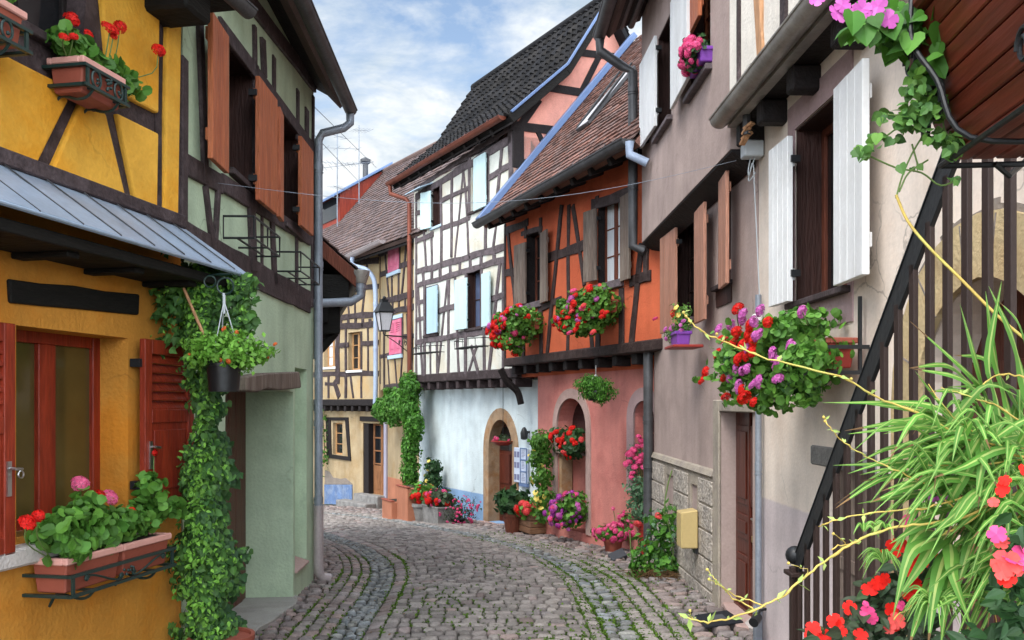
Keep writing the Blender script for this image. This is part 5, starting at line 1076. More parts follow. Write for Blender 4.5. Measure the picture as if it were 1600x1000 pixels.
# --- yellow house: lower iron rack with two terracotta planters
h = Y_; vF = -.27
c0, c1 = h.px(110, 902, vF), h.px(272, 852, vF); zt_, zb_ = c0[2], h.px(111, 933, vF)[2]
def flower_rack(label, h, u0, u1, v0, v1, z0, z1, m='green_iron', deco='scroll', group='iron flower box racks', sub=0):
    o = h.world((u0 + u1) / 2, v1, z0); t = thing('flower_box_rack', label, 'flower rack', o, h.rz(), group); L_ = (u1 - u0) / 2; D = v0 - v1; H_ = z1 - z0
    b = MB()
    for z in (0, H_):
        b.bar((-L_, D, z), (-L_, 0, z), .022, .016); b.bar((-L_ - .011, 0, z), (L_ + .011, 0, z), .022, .016); b.bar((L_, 0, z), (L_, D, z), .022, .016)
    for x in (-L_ + .02, L_ - .02): b.bar((x, 0, 0), (x, 0, H_), .018, .012, up=(0, 1, 0))
    for x in (-L_ * .6, L_ * .6): b.bar((x, -.0, -.0), (x, D, 0), .02, .012); b.tube(curve_pts([(x, 0, 0), (x, .04, -.04), (x, .10, -.05), (x, D * .8, -.03), (x, D, -.10)], 4), .008, 6)
    b.build('frame', m, t)
    b = MB()
    if deco == 'scroll':
        for sg in (-1, 1):
            pts = [(sg * L_ * (.12 + .62 * k / 16), -.004, H_ * (.5 - .34 * math.cos(math.pi * k / 16) * (1))) for k in range(17)]; b.tube(pts, .006, 6)
            for cx, cz, rr in ((sg * L_ * .12, H_ * .30, H_ * .16), (sg * L_ * .74, H_ * .72, H_ * .16)): b.tube([(cx + rr * (1 - k / 26) * math.cos(k * .5), -.004, cz + rr * (1 - k / 26) * math.sin(k * .5)) for k in range(20)], .006, 6)
        for i in range(7): b.ball((random.uniform(-.1, .1) * L_, -.012, H_ * random.uniform(.3, .75)), H_ * .085, 8)
    else:
        for sg in (-1, 1):
            cx = sg * L_ * .52; rr = H_ * .44; b.tube([(cx + rr * .8 * math.cos(k * math.pi / 10), -.004, H_ / 2 + rr * math.sin(k * math.pi / 10)) for k in range(21)], .007, 6)
            for i in range(3): b.ball((cx + random.uniform(-.1, .1) * rr, -.01, H_ * random.uniform(.25, .5)), H_ * .08, 8)
        for i in range(9): b.ball((random.uniform(-.14, .14) * L_, -.012, H_ * random.uniform(.2, .85)), H_ * .09, 8)
    b.build('ornament', m, t, smooth=True)
    return t
flower_rack('dark green iron rack with scrollwork holding two planters under the yellow house lower window', h, c0[0], c1[0], 0, vF, zb_, zt_)
Lh = (c1[0] - c0[0]) / 2; um = (c0[0] + c1[0]) / 2
def geranium(label, loc, rz, L_, blobs, hd, size=.052, shape='round', leafm='geranium_leaf', box=('pale_terracotta', .20, .17), group=None, stems_=True, body='terracotta', name='potted_geranium', cat='potted plant'):
    t = thing(name, label, cat, loc, rz, group); planter('planter', L_, box[1], box[2], body, t, (0, 0, 0), rim=box[0])
    foliage(t, [(Vector(c) + Vector((0, 0, box[2])), r, n) for c, r, n in blobs], size, shape, leafm, spread=.9, droop=.15)
    for p, m, r in hd:
        head(t, p, m, r, 'ball', (0, -.6, .7))
    if stems_ and hd: stems(t, [curve_pts([(max(-L_ * .45, min(L_ * .45, p[0] * .75)), 0, box[2]), (p[0] * .9, p[1] * .6, box[2] + (p[2] - box[2]) * .55), p], 3) for p, m, r in hd], .0035)
    return t
def loc_of(h, o, x, y, v): # pixel on the plane v -> local coordinates of a thing standing at world point o turned like the house
    w_ = h.world(*h.px(x, y, v)) - o; return Vector((w_.x * h.u.x + w_.y * h.u.y, w_.x * h.n.x + w_.y * h.n.y, w_.z))
vC = vF + .125
o1 = h.world(um - Lh * .52, vC, zb_ + .012); o2 = h.world(um + Lh * .5, vC, zb_ + .012)
hd = lambda o, L: [(tuple(loc_of(h, o, x, y, v)), m, r) for x, y, v, m, r in L]
geranium('terracotta planter of geraniums with bushy leaves at the left of the lower rack', o1, h.rz(), Lh * .95, [((-.10, .0, .13), (.19, .12, .11), 330), ((.14, .0, .12), (.17, .11, .11), 280), ((.05, 0, .22), (.1, .1, .1), 80), ((-.14, -.09, .06), (.10, .06, .07), 60)],
  hd(o1, [(125, 756, -.1, 'pink_petal', .050), (172, 777, -.1, 'pink_petal', .047), (157, 772, -.08, 'red_petal', .034), (42, 817, -.26, 'red_petal', .045), (60, 806, -.24, 'red_petal', .030), (146, 828, -.22, 'pink_petal', .022)]), group='geranium planters on the yellow house')
geranium('terracotta planter of geraniums with a tall leafy stem at the right of the lower rack', o2, h.rz(), Lh * .95, [((-.12, .0, .11), (.19, .11, .09), 280), ((.13, -.0, .13), (.13, .10, .09), 140), ((.20, .0, .26), (.09, .08, .13), 90), ((.36, -.02, .15), (.12, .07, .04), 50)],
  hd(o2, [(259, 791, -.14, 'red_petal', .046), (240, 707, -.10, 'red_petal', .026), (207, 797, -.2, 'red_petal', .02)]), group='geranium planters on the yellow house')
# upper rack and planter
vF = -.25; c0, c1 = h.px(133, 100, vF), h.px(199, 141, vF); zt_ = c0[2]; zb_ = h.px(130, 129, vF)[2]
flower_rack('dark green iron rack with ring ornaments under the upper window of the yellow house', h, c0[0], c1[0], 0, vF, zb_, zt_, deco='ring')
o3 = h.world((c0[0] + c1[0]) / 2, vF + .12, zb_ - .03)
geranium('terracotta planter of red geraniums on the upper rack of the yellow house', o3, h.rz(), c1[0] - c0[0] - .02, [((-.12, .02, .10), (.11, .08, .07), 130), ((.10, .0, .06), (.20, .08, .055), 200), ((.36, .0, .05), (.11, .07, .06), 55)],
  hd(o3, [(112, 31, -.14, 'red_petal', .040), (172, 45, -.16, 'red_petal', .045), (187, 42, -.14, 'red_petal', .042), (248, 79, -.14, 'red_petal', .045), (100, 58, -.2, 'red_petal', .027), (115, 57, -.2, 'red_petal', .024), (138, 54, -.16, 'red_petal', .028), (177, 57, -.16, 'red_petal', .022)]), group='geranium planters on the yellow house')
c1 = h.px(46, 50, vF); c0 = (c1[0] - .62, 0, 0); zt_ = h.px(45, 50, vF)[2]; zb_ = h.px(45, 82, vF)[2]
flower_rack('dark green iron rack with ring ornaments cut off at the left edge of the picture', h, c0[0], c1[0], 0, vF, zb_, zt_, deco='ring')
o4 = h.world((c0[0] + c1[0]) / 2, vF + .12, zb_ + .01)
geranium('terracotta planter with a pink rim cut off at the upper left edge', o4, h.rz(), c1[0] - c0[0] - .02, [((.05, 0, .12), (.25, .11, .10), 220), ((.22, -.04, .14), (.12, .08, .08), 60)], [], group='geranium planters on the yellow house')
# --- ivy on the corner between the yellow and the green house
t = thing('climbing_ivy', 'tall leafy climber growing up the corner between the yellow and green houses', 'climbing plant', (-1.98, 5.85, gz(0, 5.8))); o = t.location.copy()
b = MB(); prof = [(1010, 325, 46), (950, 322, 54), (890, 322, 54), (830, 318, 46), (770, 318, 38), (700, 322, 32), (640, 323, 30), (590, 320, 30), (540, 316, 36), (490, 314, 40), (450, 312, 37), (425, 312, 28)]
P, N = [], []
for _ in range(12500):
    y = random.choice((random.uniform(415, 1010), random.uniform(415, 560), random.uniform(700, 1010))); k = max(i for i in range(len(prof) - 1) if prof[i][0] >= y) if y < 1010 else 0
    a, c = prof[k], prof[k + 1]; f = (a[0] - y) / (a[0] - c[0]); x0, hw = a[1] + (c[1] - a[1]) * f, a[2] + (c[2] - a[2]) * f
    hw *= .86; hw *= 1 + .30 * math.sin(y * .045) + .15 * math.sin(y * .11 + 1); q = random.gauss(0, .48); q = max(-1.15, min(1.15, q)); d = math.sqrt(max(0, 1.3 - q * q))
    Yd = 5.86 - .20 * d * random.uniform(.25, 1.0) + (.10 if q > 0 else 0) * q
    P.append(at(x0 + q * hw, y, Yd) - o); N.append((q * .8, -.9, .35))
for _ in range(240): P.append(at(random.gauss(378, 12), random.uniform(425, 520), random.uniform(5.75, 5.95)) - o); N.append((.3, -.9, .4))
for _ in range(200): P.append(at(random.gauss(268, 14), random.gauss(472, 34), random.uniform(5.6, 5.75)) - o); N.append((-.2, -.9, .4))
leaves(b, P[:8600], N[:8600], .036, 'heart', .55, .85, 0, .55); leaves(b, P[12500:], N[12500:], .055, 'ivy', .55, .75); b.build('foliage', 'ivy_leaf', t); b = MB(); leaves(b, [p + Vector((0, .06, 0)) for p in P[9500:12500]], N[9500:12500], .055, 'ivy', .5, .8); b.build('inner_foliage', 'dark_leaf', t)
P2 = [P[i] + Vector((.0, -.05, .01)) for i in random.sample(range(len(P)), 2300)]; b = MB(); leaves(b, P2, [(.2, -.8, .6)] * len(P2), .033, 'oval', .5, .8); b.build('young_foliage', 'fresh_leaf', t)
stems(t, [curve_pts([at(330 + d, 1040, 5.9) - o, at(318 + d * .5, 850, 5.93) - o, at(316 - d * .4, 650, 5.93) - o, at(305 + d, 450, 5.9) - o], 8) for d in (-18, -6, 8, 20)], .012, 'brown_stem')
stems(t, [[at(287, 450, 5.6) - o, at(322, 532, 5.55) - o]], .010, 'orange_timber', 'support_cane')
roundpot(.2, .22, 'terracotta', t, tuple(at(345, 1045, 5.75) - o), 'pot')
# --- hanging basket beside the ivy
t = thing('hanging_basket', 'black hanging basket with bright green leaves and tiny orange flowers beside the ivy', 'hanging basket', at(350, 612, 5.5), 0, 'hanging baskets'); o = t.location.copy(); k = 5.5 / FPX
roundpot(.105, .19, 'black_plastic', t, (0, 0, 0), 'pot', .86)
bl = [((-.06, 0, .27), (.17, .15, .09), 700), ((.10, -.02, .24), (.17, .14, .11), 700), ((.0, -.03, .20), (.22, .14, .05), 350), ((.25, 0, .25), (.07, .07, .04), 90), ((.05, 0, .35), (.09, .08, .06), 150)]
foliage(t, bl, .036, 'small', 'fresh_leaf', .9, .25)
heads_on(t, bl, [('orange_petal', 7, .014, 'ball')]); head(t, at(430, 538, 5.5) - o, 'orange_petal', .016)
stems(t, [[at(350, 470, 5.5) - o, at(334, 552, 5.42) - o], [at(350, 470, 5.5) - o, at(376, 556, 5.45) - o], [at(350, 470, 5.5) - o, at(345, 548, 5.62) - o]], .004, 'grey_plastic', 'hanger')
stems(t, [[at(350, 458, 5.5) - o, at(350, 490, 5.5) - o]], .010, 'grey_plastic', 'hook')
b = MB(); C = at(352, 447, 5.5) - o
b.tube([tuple(C + Vector((.05 * math.cos(a * .4), 0, .05 * math.sin(a * .4)))) for a in range(17)], .006, 6); C = at(328, 440, 5.5) - o; b.tube([tuple(C + Vector((.035 * math.cos(a * .4), 0, .035 * math.sin(a * .4)))) for a in range(17)], .005, 6)
b.tube([at(290, 432, 5.75) - o, at(363, 428, 5.5) - o], .008, 6); b.build('bracket', 'green_iron', t, smooth=True)
# --- empty wire racks on the green house
def wire_rack(label, h, x0, x1, y0, y1, v1, z_, H_, m, group, n=2, bow=0):
    u0, u1 = h.px(x0, y0, v1)[0], h.px(x1, y1, v1)[0]; o = h.world((u0 + u1) / 2, v1, z_); t = thing('wire_flower_rack', label, 'flower rack', o, h.rz(), group); L_ = (u1 - u0) / 2; D = -v1; b = MB()
    r_ = .009
    for z in (0, H_): 
        fr = [(L_ * (-1 + 2 * k / 8), -bow * math.sin(math.pi * k / 8), z) for k in range(9)]
        b.tube([(-L_, D, z)] + fr + [(L_, D, z)], r_, 6)
    b.tube([(-L_, D * .55, 0), (L_, D * .55, 0)], r_, 6)
    for k in range(n + 1):
        x = -L_ + 2 * L_ * k / n; yb = -bow * math.sin(math.pi * k / n); b.tube([(x, yb, H_), (x, yb, 0), (x, D, 0)], r_, 6)
    for x in (-L_, L_): b.tube([(x, D, 0), (x, D, H_)], r_, 6)
    b.build('wires', m, t, smooth=True); return t
h = G_
wire_rack('empty black wire flower rack on the green house, the larger and nearer one', h, 397, 437, 345, 360, -.24, h.px(397, 372, -.24)[2], .17, 'black_iron', 'empty wire racks on the green house')
wire_rack('empty black wire flower rack on the green house beside the grey downpipe', h, 470, 499, 400, 412, -.24, h.px(470, 424, -.24)[2], .19, 'black_iron', 'empty wire racks on the green house')
h = B_
wire_rack('curved dark wire flower rack below the closed blue shutter of the white timbered wall', h, 645, 681, 545, 545, -.62, h.px(660, 552, -.62)[2], .15, 'black_iron', 'wire racks on the white timbered wall', 6, .14)
wire_rack('curved dark wire flower rack below the open window with light blue shutters', h, 710, 755, 535, 535, -.64, h.px(730, 543, -.64)[2], .17, 'black_iron', 'wire racks on the white timbered wall', 6, .14)
# --- street lantern on a bracket
h = A1; o = Wp(h, 641, 527, -.3); t = thing('street_lantern', 'dark iron street lantern with frosted glass on a scrolled wall bracket', 'street lamp', o, h.rz())
ul = loc_of(h, o, 600, 527, -.62) if False else None
Q = at(600.5, 524, o.y - .25) - o; q = Vector((Q.x * h.u.x + Q.y * h.u.y, Q.x * h.n.x + Q.y * h.n.y, Q.z))
s = o.y / FPX; b = MB()
b.tube([(0, .08, 0), tuple(q + Vector((0, 0, .0)))], .018, 8); b.tube(curve_pts([(0, .02, -.45), (q.x * .25, q.y * .2, -.32), (q.x * .6, q.y * .6, -.12), (q.x * .9, q.y * .9, 0)], 5), .012, 6)
b.tube([(0, .04, .1), (0, .04, -.6)], .016, 8)
for f_, rr in ((.18, .12), (.42, .07)): b.tube([(q.x * f_ + rr * (1 - k / 24) * math.cos(k * .5), q.y * f_, -.14 + rr * (1 - k / 24) * math.sin(k * .5)) for k in range(20)], .010, 6)
for sg in (-1, 1): b.tube(curve_pts([tuple(q), tuple(q + Vector((sg * .10, 0, .05))), tuple(q + Vector((sg * .09, 0, .15)))], 4), .012, 6)
b.build('bracket', 'black_iron', t, smooth=True)
zb_, zt_ = q.z + .13, q.z + .58; b = MB(); rb, rt = .11, .18
sq = lambda r, z: [(q.x - r, q.y - r, z), (q.x + r, q.y - r, z), (q.x + r, q.y + r, z), (q.x - r, q.y + r, z)]
b.hexa(sq(rb + .01, zb_ - .03) + sq(rb + .01, zb_)); A, Bq = sq(rb, zb_), sq(rt, zt_)
for i in range(4): b.tube([A[i], Bq[i]], .013, 6); b.tube([Bq[i], Bq[(i + 1) % 4]], .014, 6)
b.build('lantern_frame', 'black_iron', t)
MB().hexa(sq(rb - .008, zb_ + .002) + sq(rt - .012, zt_ - .004)).build('lantern_glass', 'frost_glass', t)
b = MB(); b.hexa(sq(rt + .05, zt_ + .012) + sq(rt * .55, zt_ + .26)); b.hexa(sq(.07, zt_ + .262) + sq(.09, zt_ + .33)); b.ball((q.x, q.y, zt_ + .38), .045); b.build('lantern_hood', 'black_iron', t)
# --- orange house window boxes
def window_box(label, h, x0, x1, y0, y1, v, seed, mix, size=.055, nl=1500, box=True, D0=.42, leafm='geranium_leaf', group=None, hr=.055, lobes=None):
    random.seed(seed); cx, cy = (x0 + x1) / 2, (y0 + y1) / 2; o = Wp(h, cx, cy, v); s = o.y / FPX; t = thing('window_flower_box', label, 'flower box', o, h.rz(), group); W = (x1 - x0) * s / 2; H_ = (y1 - y0) * s / 2
    fac = 1.15
    fx = 1 / max(.45, abs(h.u.x)) * .55; W *= fx; D_ = .42
    bl = [((0, 0, 0), (W * .8, D_, H_ * .72), nl // 2), ((-W * .5, -.05, -H_ * .25), (W * .55, D_, H_ * .68), nl // 3), ((W * .4, 0, H_ * .25), (W * .55, D_ * .9, H_ * .62), nl // 3), ((0, -.15, -H_ * .6), (W * .6, .3, H_ * .42), nl // 6)]
    for _q in range(9): a_ = random.uniform(-1, 1); bl.append(((a_ * W * 1.1, -.3 * random.random(), random.uniform(-1.15, .95) * H_ * (1 - .3 * abs(a_))), (W * .14, .10, H_ * .2), nl // 40))
    if lobes: bl = [((a * W, y_, c_ * H_), (rx * W, ry, rz_ * H_), n) for a, y_, c_, rx, ry, rz_, n in lobes]
    if box: planter('planter', W * 1.15, .2, .18, 'terracotta', t, (W * .15, .18, -H_ * .15))
    foliage(t, bl, size, 'round', leafm, .9, .35); heads_on(t, bl, mix); 
    return t
h = O_
window_box('window box spilling over with small red and pink geraniums under the left orange house window', h, 772, 846, 476, 546, -.72, 5, [('red_petal', 62, .056, 'ball'), ('hot_pink_petal', 20, .05, 'ball'), ('magenta_petal', 15, .05, 'ball')], .055, 2000, group='flower boxes on the orange house')
window_box('leafy window box of red and mauve geraniums beside the right orange house window', h, 878, 966, 446, 524, -.72, 6, [('magenta_petal', 15, .05, 'ball'), ('red_petal', 16, .05, 'ball'), ('coral_petal', 8, .05, 'ball')], .055, 2800, group='flower boxes on the orange house')
t = SC.collection.objects[-1]
for o_ in list(COL.objects):
    if o_.get('label', '').startswith('leafy window box'):
        t = o_
for x, y, m in ((880, 488, 'red_petal'), (887, 497, 'red_petal'), (893, 487, 'coral_petal'), (903, 507, 'red_petal'), (912, 478, 'coral_petal'), (884, 510, 'red_petal'), (941, 495, 'red_petal'), (947, 489, 'red_petal'), (910, 482, 'hot_pink_petal'), (890, 520, 'hot_pink_petal'), (896, 454, 'hot_pink_petal'), (927, 519, 'coral_petal'), (900, 515, 'red_petal'), (876, 500, 'red_petal')):
    w_ = Wp(h, x, y, -1.12) - t.location; head(t, (w_.x * h.u.x + w_.y * h.u.y, w_.x * h.n.x + w_.y * h.n.y, w_.z), m, .05)
# arch planters and hanging fern
window_box('red geraniums and dark leaves in a pot on a shelf inside the pink wall arch', h, 860, 922, 655, 722, -.12, 8, [('red_petal', 26, .05, 'ball'), ('coral_petal', 6, .045, 'ball')], .075, 420, leafm='dark_leaf', lobes=[(.35, 0, -.1, .6, .22, .75, 320), (-.5, -.05, .1, .45, .2, .5, 110)])
window_box('trough of purple and magenta petunias on the ledge of the pink wall arch', h, 868, 928, 762, 824, -.10, 9, [('purple_petal', 34, .05, 'ball'), ('hot_pink_petal', 12, .05, 'ball'), ('magenta_petal', 20, .05, 'ball')], .055, 700)
o = Wp(h, 931, 607, -.8); s = o.y / FPX; t = thing('hanging_basket', 'round green fern basket hanging under the orange house beam', 'hanging basket', o, 0, 'hanging baskets')
bl = [((0, 0, 0), (30 * s, 28 * s, 20 * s), 1700), ((-8 * s, 0, 8 * s), (22 * s, 22 * s, 14 * s), 700), ((8 * s, -4 * s, -10 * s), (18 * s, 16 * s, 14 * s), 400)]
foliage(t, bl, .05, 'lance', 'vine_leaf', 1, .4); stems(t, [[(0, 0, 36 * s), (0, 0, 10 * s)], [(0, 0, 22 * s), (-.12, 0, .05)], [(0, 0, 22 * s), (.12, 0, .05)]], .008, 'steel', 'hanger')
roundpot(.15, .15, 'black_plastic', t, (0, .0, -.18), 'pot')
# --- blue house details
h = B_; o = Wp(h, 816, 727, -.03); t = thing('notice_board', 'small white framed notice board with printed sheets beside the blue house arch', 'notice board', o, h.rz()); b = MB(); b.box(-.27, .27, -.05, .0, -.36, .36); b.build('board', 'paper', t, bevel=.01)
b = MB()
b.box(.005, .025, -.062, -.05, -.36, .36)
for z in (-.12, .12): b.box(.02, .27, -.062, -.05, z - .012, z + .012)
b.box(.255, .275, -.062, -.05, -.36, .36); b.box(.02, .27, -.062, -.05, .345, .365); b.box(-.05, .28, -.05, 0, -.43, -.36)
b.build('frame', 'blue_zinc', t)
b = MB()
for c_ in (-.2, -.08): 
    for z in (-.25, 0, .22): b.box(c_ - .045, c_ + .045, -.054, -.0495, z - .06, z + .06)
for z in (-.24, 0, .24):
    for k in range(5): b.box(.06, .06 + random.uniform(.10, .17), -.054, -.0495, z + .06 - k * .03, z + .068 - k * .03)
b.build('print', 'print_ink', t)
o = Wp(h, 823, 678, -.06); t = thing('wall_lamp', 'small black wall lamp above the notice board', 'wall lamp', o, h.rz()); MB().lathe([(.03, -.12), (.07, -.1), (.08, .02), (.05, .1), (.02, .14)], (0, -.06, 0), 10).build('lamp_body', 'black_iron', t, smooth=True); MB().box(-.03, .03, -.05, .06, .02, .06).build('arm', 'black_iron', t)
o = Wp(h, 786, 690, -.12); t = thing('hanging_basket', 'small red dish of dark flowers hanging in front of the blue house arch', 'hanging basket', o, h.rz(), 'hanging baskets'); MB().lathe([(.12, -.08), (.26, 0), (.26, .02), (.02, .02)], (0, 0, 0), 16).build('dish', 'red_pot', t, smooth=True)
bl = [((0, 0, .06), (.22, .18, .08), 220)]; foliage(t, bl, .06, 'small', 'bronze_leaf'); heads_on(t, bl, [('hot_pink_petal', 5, .04, 'ball')]); stems(t, [[(0, 0, .05), (0, .0, 1.35)]], .006, 'black_iron', 'hanger')
def climber(label, h, pts, n, size, m, yellow=0, v=-.3, seed=1, shape='ivy', fl='yellow_petal', fr=.05, pale=0):
    random.seed(seed); o = Wp(h, pts[-1][0], pts[-1][1], v); t = thing('climbing_plant', label, 'climbing plant', o, h.rz()); b = MB(); bb = []
    for x, y, rx, ry, k in pts:
        c = loc_of(h, o, x, y, v); s = o.y / FPX; fs = 1.0; bb.append((tuple(c), (rx * s * fs, .22, ry * s), k))
    P = [blob(int(n * k), c, r) for c, r, k in bb]; 
    leaves(b, np.concatenate([p for p, _ in P]), np.concatenate([q for _, q in P]), size, shape, .5, .7); b.build('foliage', m, t)
    if pale: b = MB(); P = [blob(int(n * k * pale), c, (r[0], r[1] * 1.1, r[2])) for c, r, k in bb[:2]]; leaves(b, np.concatenate([p for p, _ in P]), np.concatenate([q for _, q in P]), size, shape, .5, .7); b.build('young_foliage', 'trailing_leaf', t)
    if yellow: heads_on(t, [(c, r, 1) for c, r, k in bb], [(fl, yellow, fr, 'flat')])
    stems(t, [curve_pts([loc_of(h, o, q[0] + d, q[1], v + .1) for q in pts[::-1]] + [loc_of(h, o, pts[0][0], pts[0][1] - pts[0][3] * .6, v + .1)], 3) for d in (-2, 2)], .015, 'brown_stem')
    return t
climber('narrow climber with yellow flowers on the edge of the pink wall', O_, [(845, 690, 14, 18, .3), (844, 715, 13, 20, .25), (848, 745, 10, 20, .2), (850, 780, 9, 22, .2), (852, 805, 8, 12, .08)], 1300, .075, 'geranium_leaf', 20, -.28, 2)
climber('dark rounded climber with yellow flowers beside the copper downpipe', B_, [(677, 728, 13, 12, .2), (677, 750, 14, 18, .35), (678, 780, 14, 22, .35), (680, 800, 9, 10, .1)], 1100, .085, 'dark_leaf', 16, -.35, 3)
climber('lush green vine arching over the old door of the ochre house', A1, [(616, 634, 43, 30, .42), (598, 640, 25, 20, .2), (640, 606, 26, 24, .28), (640, 640, 24, 26, .25), (648, 665, 16, 24, .14), (641, 700, 18, 30, .16), (641, 740, 15, 30, .14), (648, 772, 17, 18, .1)], 7200, .085, 'vine_leaf', 0, -.55, 4, 'oval', pale=.35)
climber('thin green creeper at the left corner of the ochre house', A2, [(503, 660, 5, 40, .4), (505, 700, 5, 30, .3), (504, 725, 4, 20, .2)], 130, .10, 'geranium_leaf', 0, -.2, 5)
# --- pots along the far right-hand walls
def pot_plant(label, o, r, H_, potm, bl, size, leafm, hd, shape='round', kind='round', rz=0, group='pots along the walls', L_=None):
    t = thing('potted_plant', label, 'potted plant', o, rz, group)
    if kind == 'round': roundpot(r, H_, potm, t)
    else:
        p = planter('planter', L_, r * 2, H_, potm, t, flare=.95)
    foliage(t, bl, size, shape, leafm, .9, .2); heads_on(t, bl, hd); return t
h = B_; random.seed(12)
def gp(px_, py_): return ground_at(px_, py_)
pot_plant('round grey stone pot of bright red flowers under the dark climber', gp(661, 814), .28, .42, 'grey_stone', [((0, 0, .62), (.34, .3, .22), 420)], .10, 'geranium_leaf', [('red_petal', 30, .058, 'ball')])
pot_plant('rectangular grey stone trough of red flowers and dark leaves', gp(687, 818), .24, .40, 'grey_stone', [((0, 0, .55), (.38, .28, .20), 420)], .10, 'bronze_leaf', [('red_petal', 22, .058, 'ball'), ('hot_pink_petal', 9, .05, 'ball')], kind='box', rz=h.rz(), L_=.85)
t = pot_plant('low tuft of pink heather against the blue painted wall foot', gp(716, 820), .16, .14, 'black_plastic', [((0, 0, .22), (.42, .25, .2), 500), ((.15, 0, .42), (.35, .2, .2), 250)], .06, 'bronze_leaf', [('hot_pink_petal', 60, .03, 'ball')], 'lance')
pot_plant('brown pot of dark glossy leaves to the right of the arched door', gp(802, 834), .2, .42, 'brown_wood', [((0, 0, .62), (.34, .3, .25), 330)], .15, 'dark_leaf', [], 'ivy')
t = thing('flower_crate', 'wooden crate planter of red flowers beside the arched door', 'planter', gp(835, 836), O_.rz(), 'pots along the walls'); b = MB(); Lc, Dc, Hc = .56, .42, .42
for k in range(3): b.box(-Lc / 2, Lc / 2, -Dc / 2, -Dc / 2 + .03, .06 + k * .125, .06 + k * .125 + .115); b.box(-Lc / 2, Lc / 2, Dc / 2 - .03, Dc / 2, .06 + k * .125, .06 + k * .125 + .115); b.box(-Lc / 2, -Lc / 2 + .03, -Dc / 2 + .03, Dc / 2 - .03, .06 + k * .125, .06 + k * .125 + .115); b.box(Lc / 2 - .03, Lc / 2, -Dc / 2 + .03, Dc / 2 - .03, .06 + k * .125, .06 + k * .125 + .115)
b.build('crate', 'crate_wood', t, bevel=.008); MB().box(-.2, .2, -.15, .15, 0, .07).build('foot', 'dark_timber', t); MB().box(-Lc / 2 + .03, Lc / 2 - .03, -Dc / 2 + .03, Dc / 2 - .03, .3, .38).build('soil', 'soil', t)
bl = [((0, -.04, .50), (.38, .30, .16), 320)]; foliage(t, bl, .09, 'round', 'geranium_leaf'); heads_on(t, bl, [('coral_petal', 30, .06, 'ball'), ('red_petal', 10, .058, 'ball')])
# door steps and brick planter steps at the ochre house
g = A2
t = thing('door_steps', 'three worn grey stone steps up to the half glazed door', 'steps', g.world(*g.px(580, 800, -.4)), g.rz()); o = t.location.copy(); d0 = g.world(*g.px(585, 771, 0)) - o
zt_ = d0.z; ul, uR = -.95, .42
def lz(x, y, v): return loc_of(g, o, x, y, v)
b = MB(); zg = gz(0, 24.5) - o.z - .3
x0 = lz(566, 771, 0).x; x1 = lz(603, 771, 0).x; vo = -loc_of(g, o, 585, 771, 0).y
y0 = loc_of(g, o, 585, 771, 0).y
for k, (xl, dy) in enumerate(((x0 - .02, .30), (x0 - .42, .66), (x0 - .72, 1.0))): b.box(xl, x1 + .02 - .05 * k, y0 - dy, y0 - (dy - .36 if k else 0), zg, zt_ - .02 - .20 * k)
b.build('step', 'grey_stone', t, bevel=.03, seg=2)
t = thing('brick_planter', 'stepped terracotta coloured masonry planter right of the stone steps', 'planter', gp(628, 812), A1.rz()); b = MB(); b.box(-.75, -.05, -.25, .5, -.1, .42); b.box(-.10, .65, -.1, .6, -.1, .80); b.build('masonry', 'terracotta_plinth', t, bevel=.02)
b = MB(); b.box(-.68, -.12, -.16, .42, .40, .425); b.box(-.02, .58, -.02, .5, .78, .805); b.build('soil', 'soil', t); b = MB(); b.box(-.77, -.05, -.27, -.16, .42, .45); b.box(-.12, .67, -.12, -.02, .80, .83); b.build('coping', 'terracotta', t, bevel=.01)
# --- aerials on the far roof
def aerial(label, x, y0, y1, Y, L_, arms):
    o = at(x, y1, Y); t = thing('roof_aerial', label, 'aerial', o, .4, 'roof aerials'); H_ = (y1 - y0) / FPX * Y; b = MB(); b.tube([(0, 0, -1.0), (0, 0, H_)], .017, 6); b.build('mast', 'grey_pipe', t)
    b = MB()
    for z, Lx, n, el, an in arms:
        d = Vector((math.cos(an), math.sin(an), .12)); s_ = Vector((-math.sin(an), math.cos(an), 0)); b.tube([d * -Lx * .35 + Vector((0, 0, z * H_)), d * Lx * .65 + Vector((0, 0, z * H_))], .008, 5)
        for k in range(n): c = d * (Lx * (-.33 + k / max(1, n - 1) * .95)) + Vector((0, 0, z * H_)); b.tube([c - s_ * el, c + s_ * el], .005, 4)
    b.build('rods', 'grey_pipe', t); return t
aerial('tall roof aerial with several crossed arms above the far tiled roof', 527, 208, 302, 27, 1, [(.75, 1.1, 4, .25, .2), (.45, 1.7, 10, .32, -.4), (.50, 1.2, 8, .25, 2.6), (.95, .8, 3, .2, .8), (.1, .9, 5, .2, 1)])
aerial('small roof aerial high beside the gutter end of the green house', 561, 196, 270, 29, 1, [(.9, .6, 6, .3, .3), (.2, .8, 4, .2, 2)])
# --- wires
def wire(label, pts, r=.006, m='grey_plastic', sag=.1, name='overhead_wire', cat='wire'):
    a, c = Vector(pts[0]), Vector(pts[-1]); P = [a.lerp(c, k / 24) - Vector((0, 0, sag * math.sin(math.pi * k / 24))) for k in range(25)]; o = a.copy(); tb = MB().tube([p - o for p in P], r, 5)
    ob = tb.build(name, m); ob.location = o; tag(ob, label, cat, 'overhead wires'); return ob
wire('thin wire crossing the street from the green house to the mauve house', [Wp(G_, 340, 286, -.02), Wp(S_, 1150, 251, -.25)], .0020, 'grey_pipe', .25)
wire('thin sloping wire high up behind the green house gutter', [Wp(G_, 492, 168, .0) , at(588, 262, 26)], .005, 'grey_pipe', 0)
wire('second thin wire running to the chimney of the far roof', [Wp(G_, 492, 212, .0), at(562, 285, 26)], .005, 'grey_pipe', 0)
# ---------------------------------------------------------------- right-hand foreground
h = S_
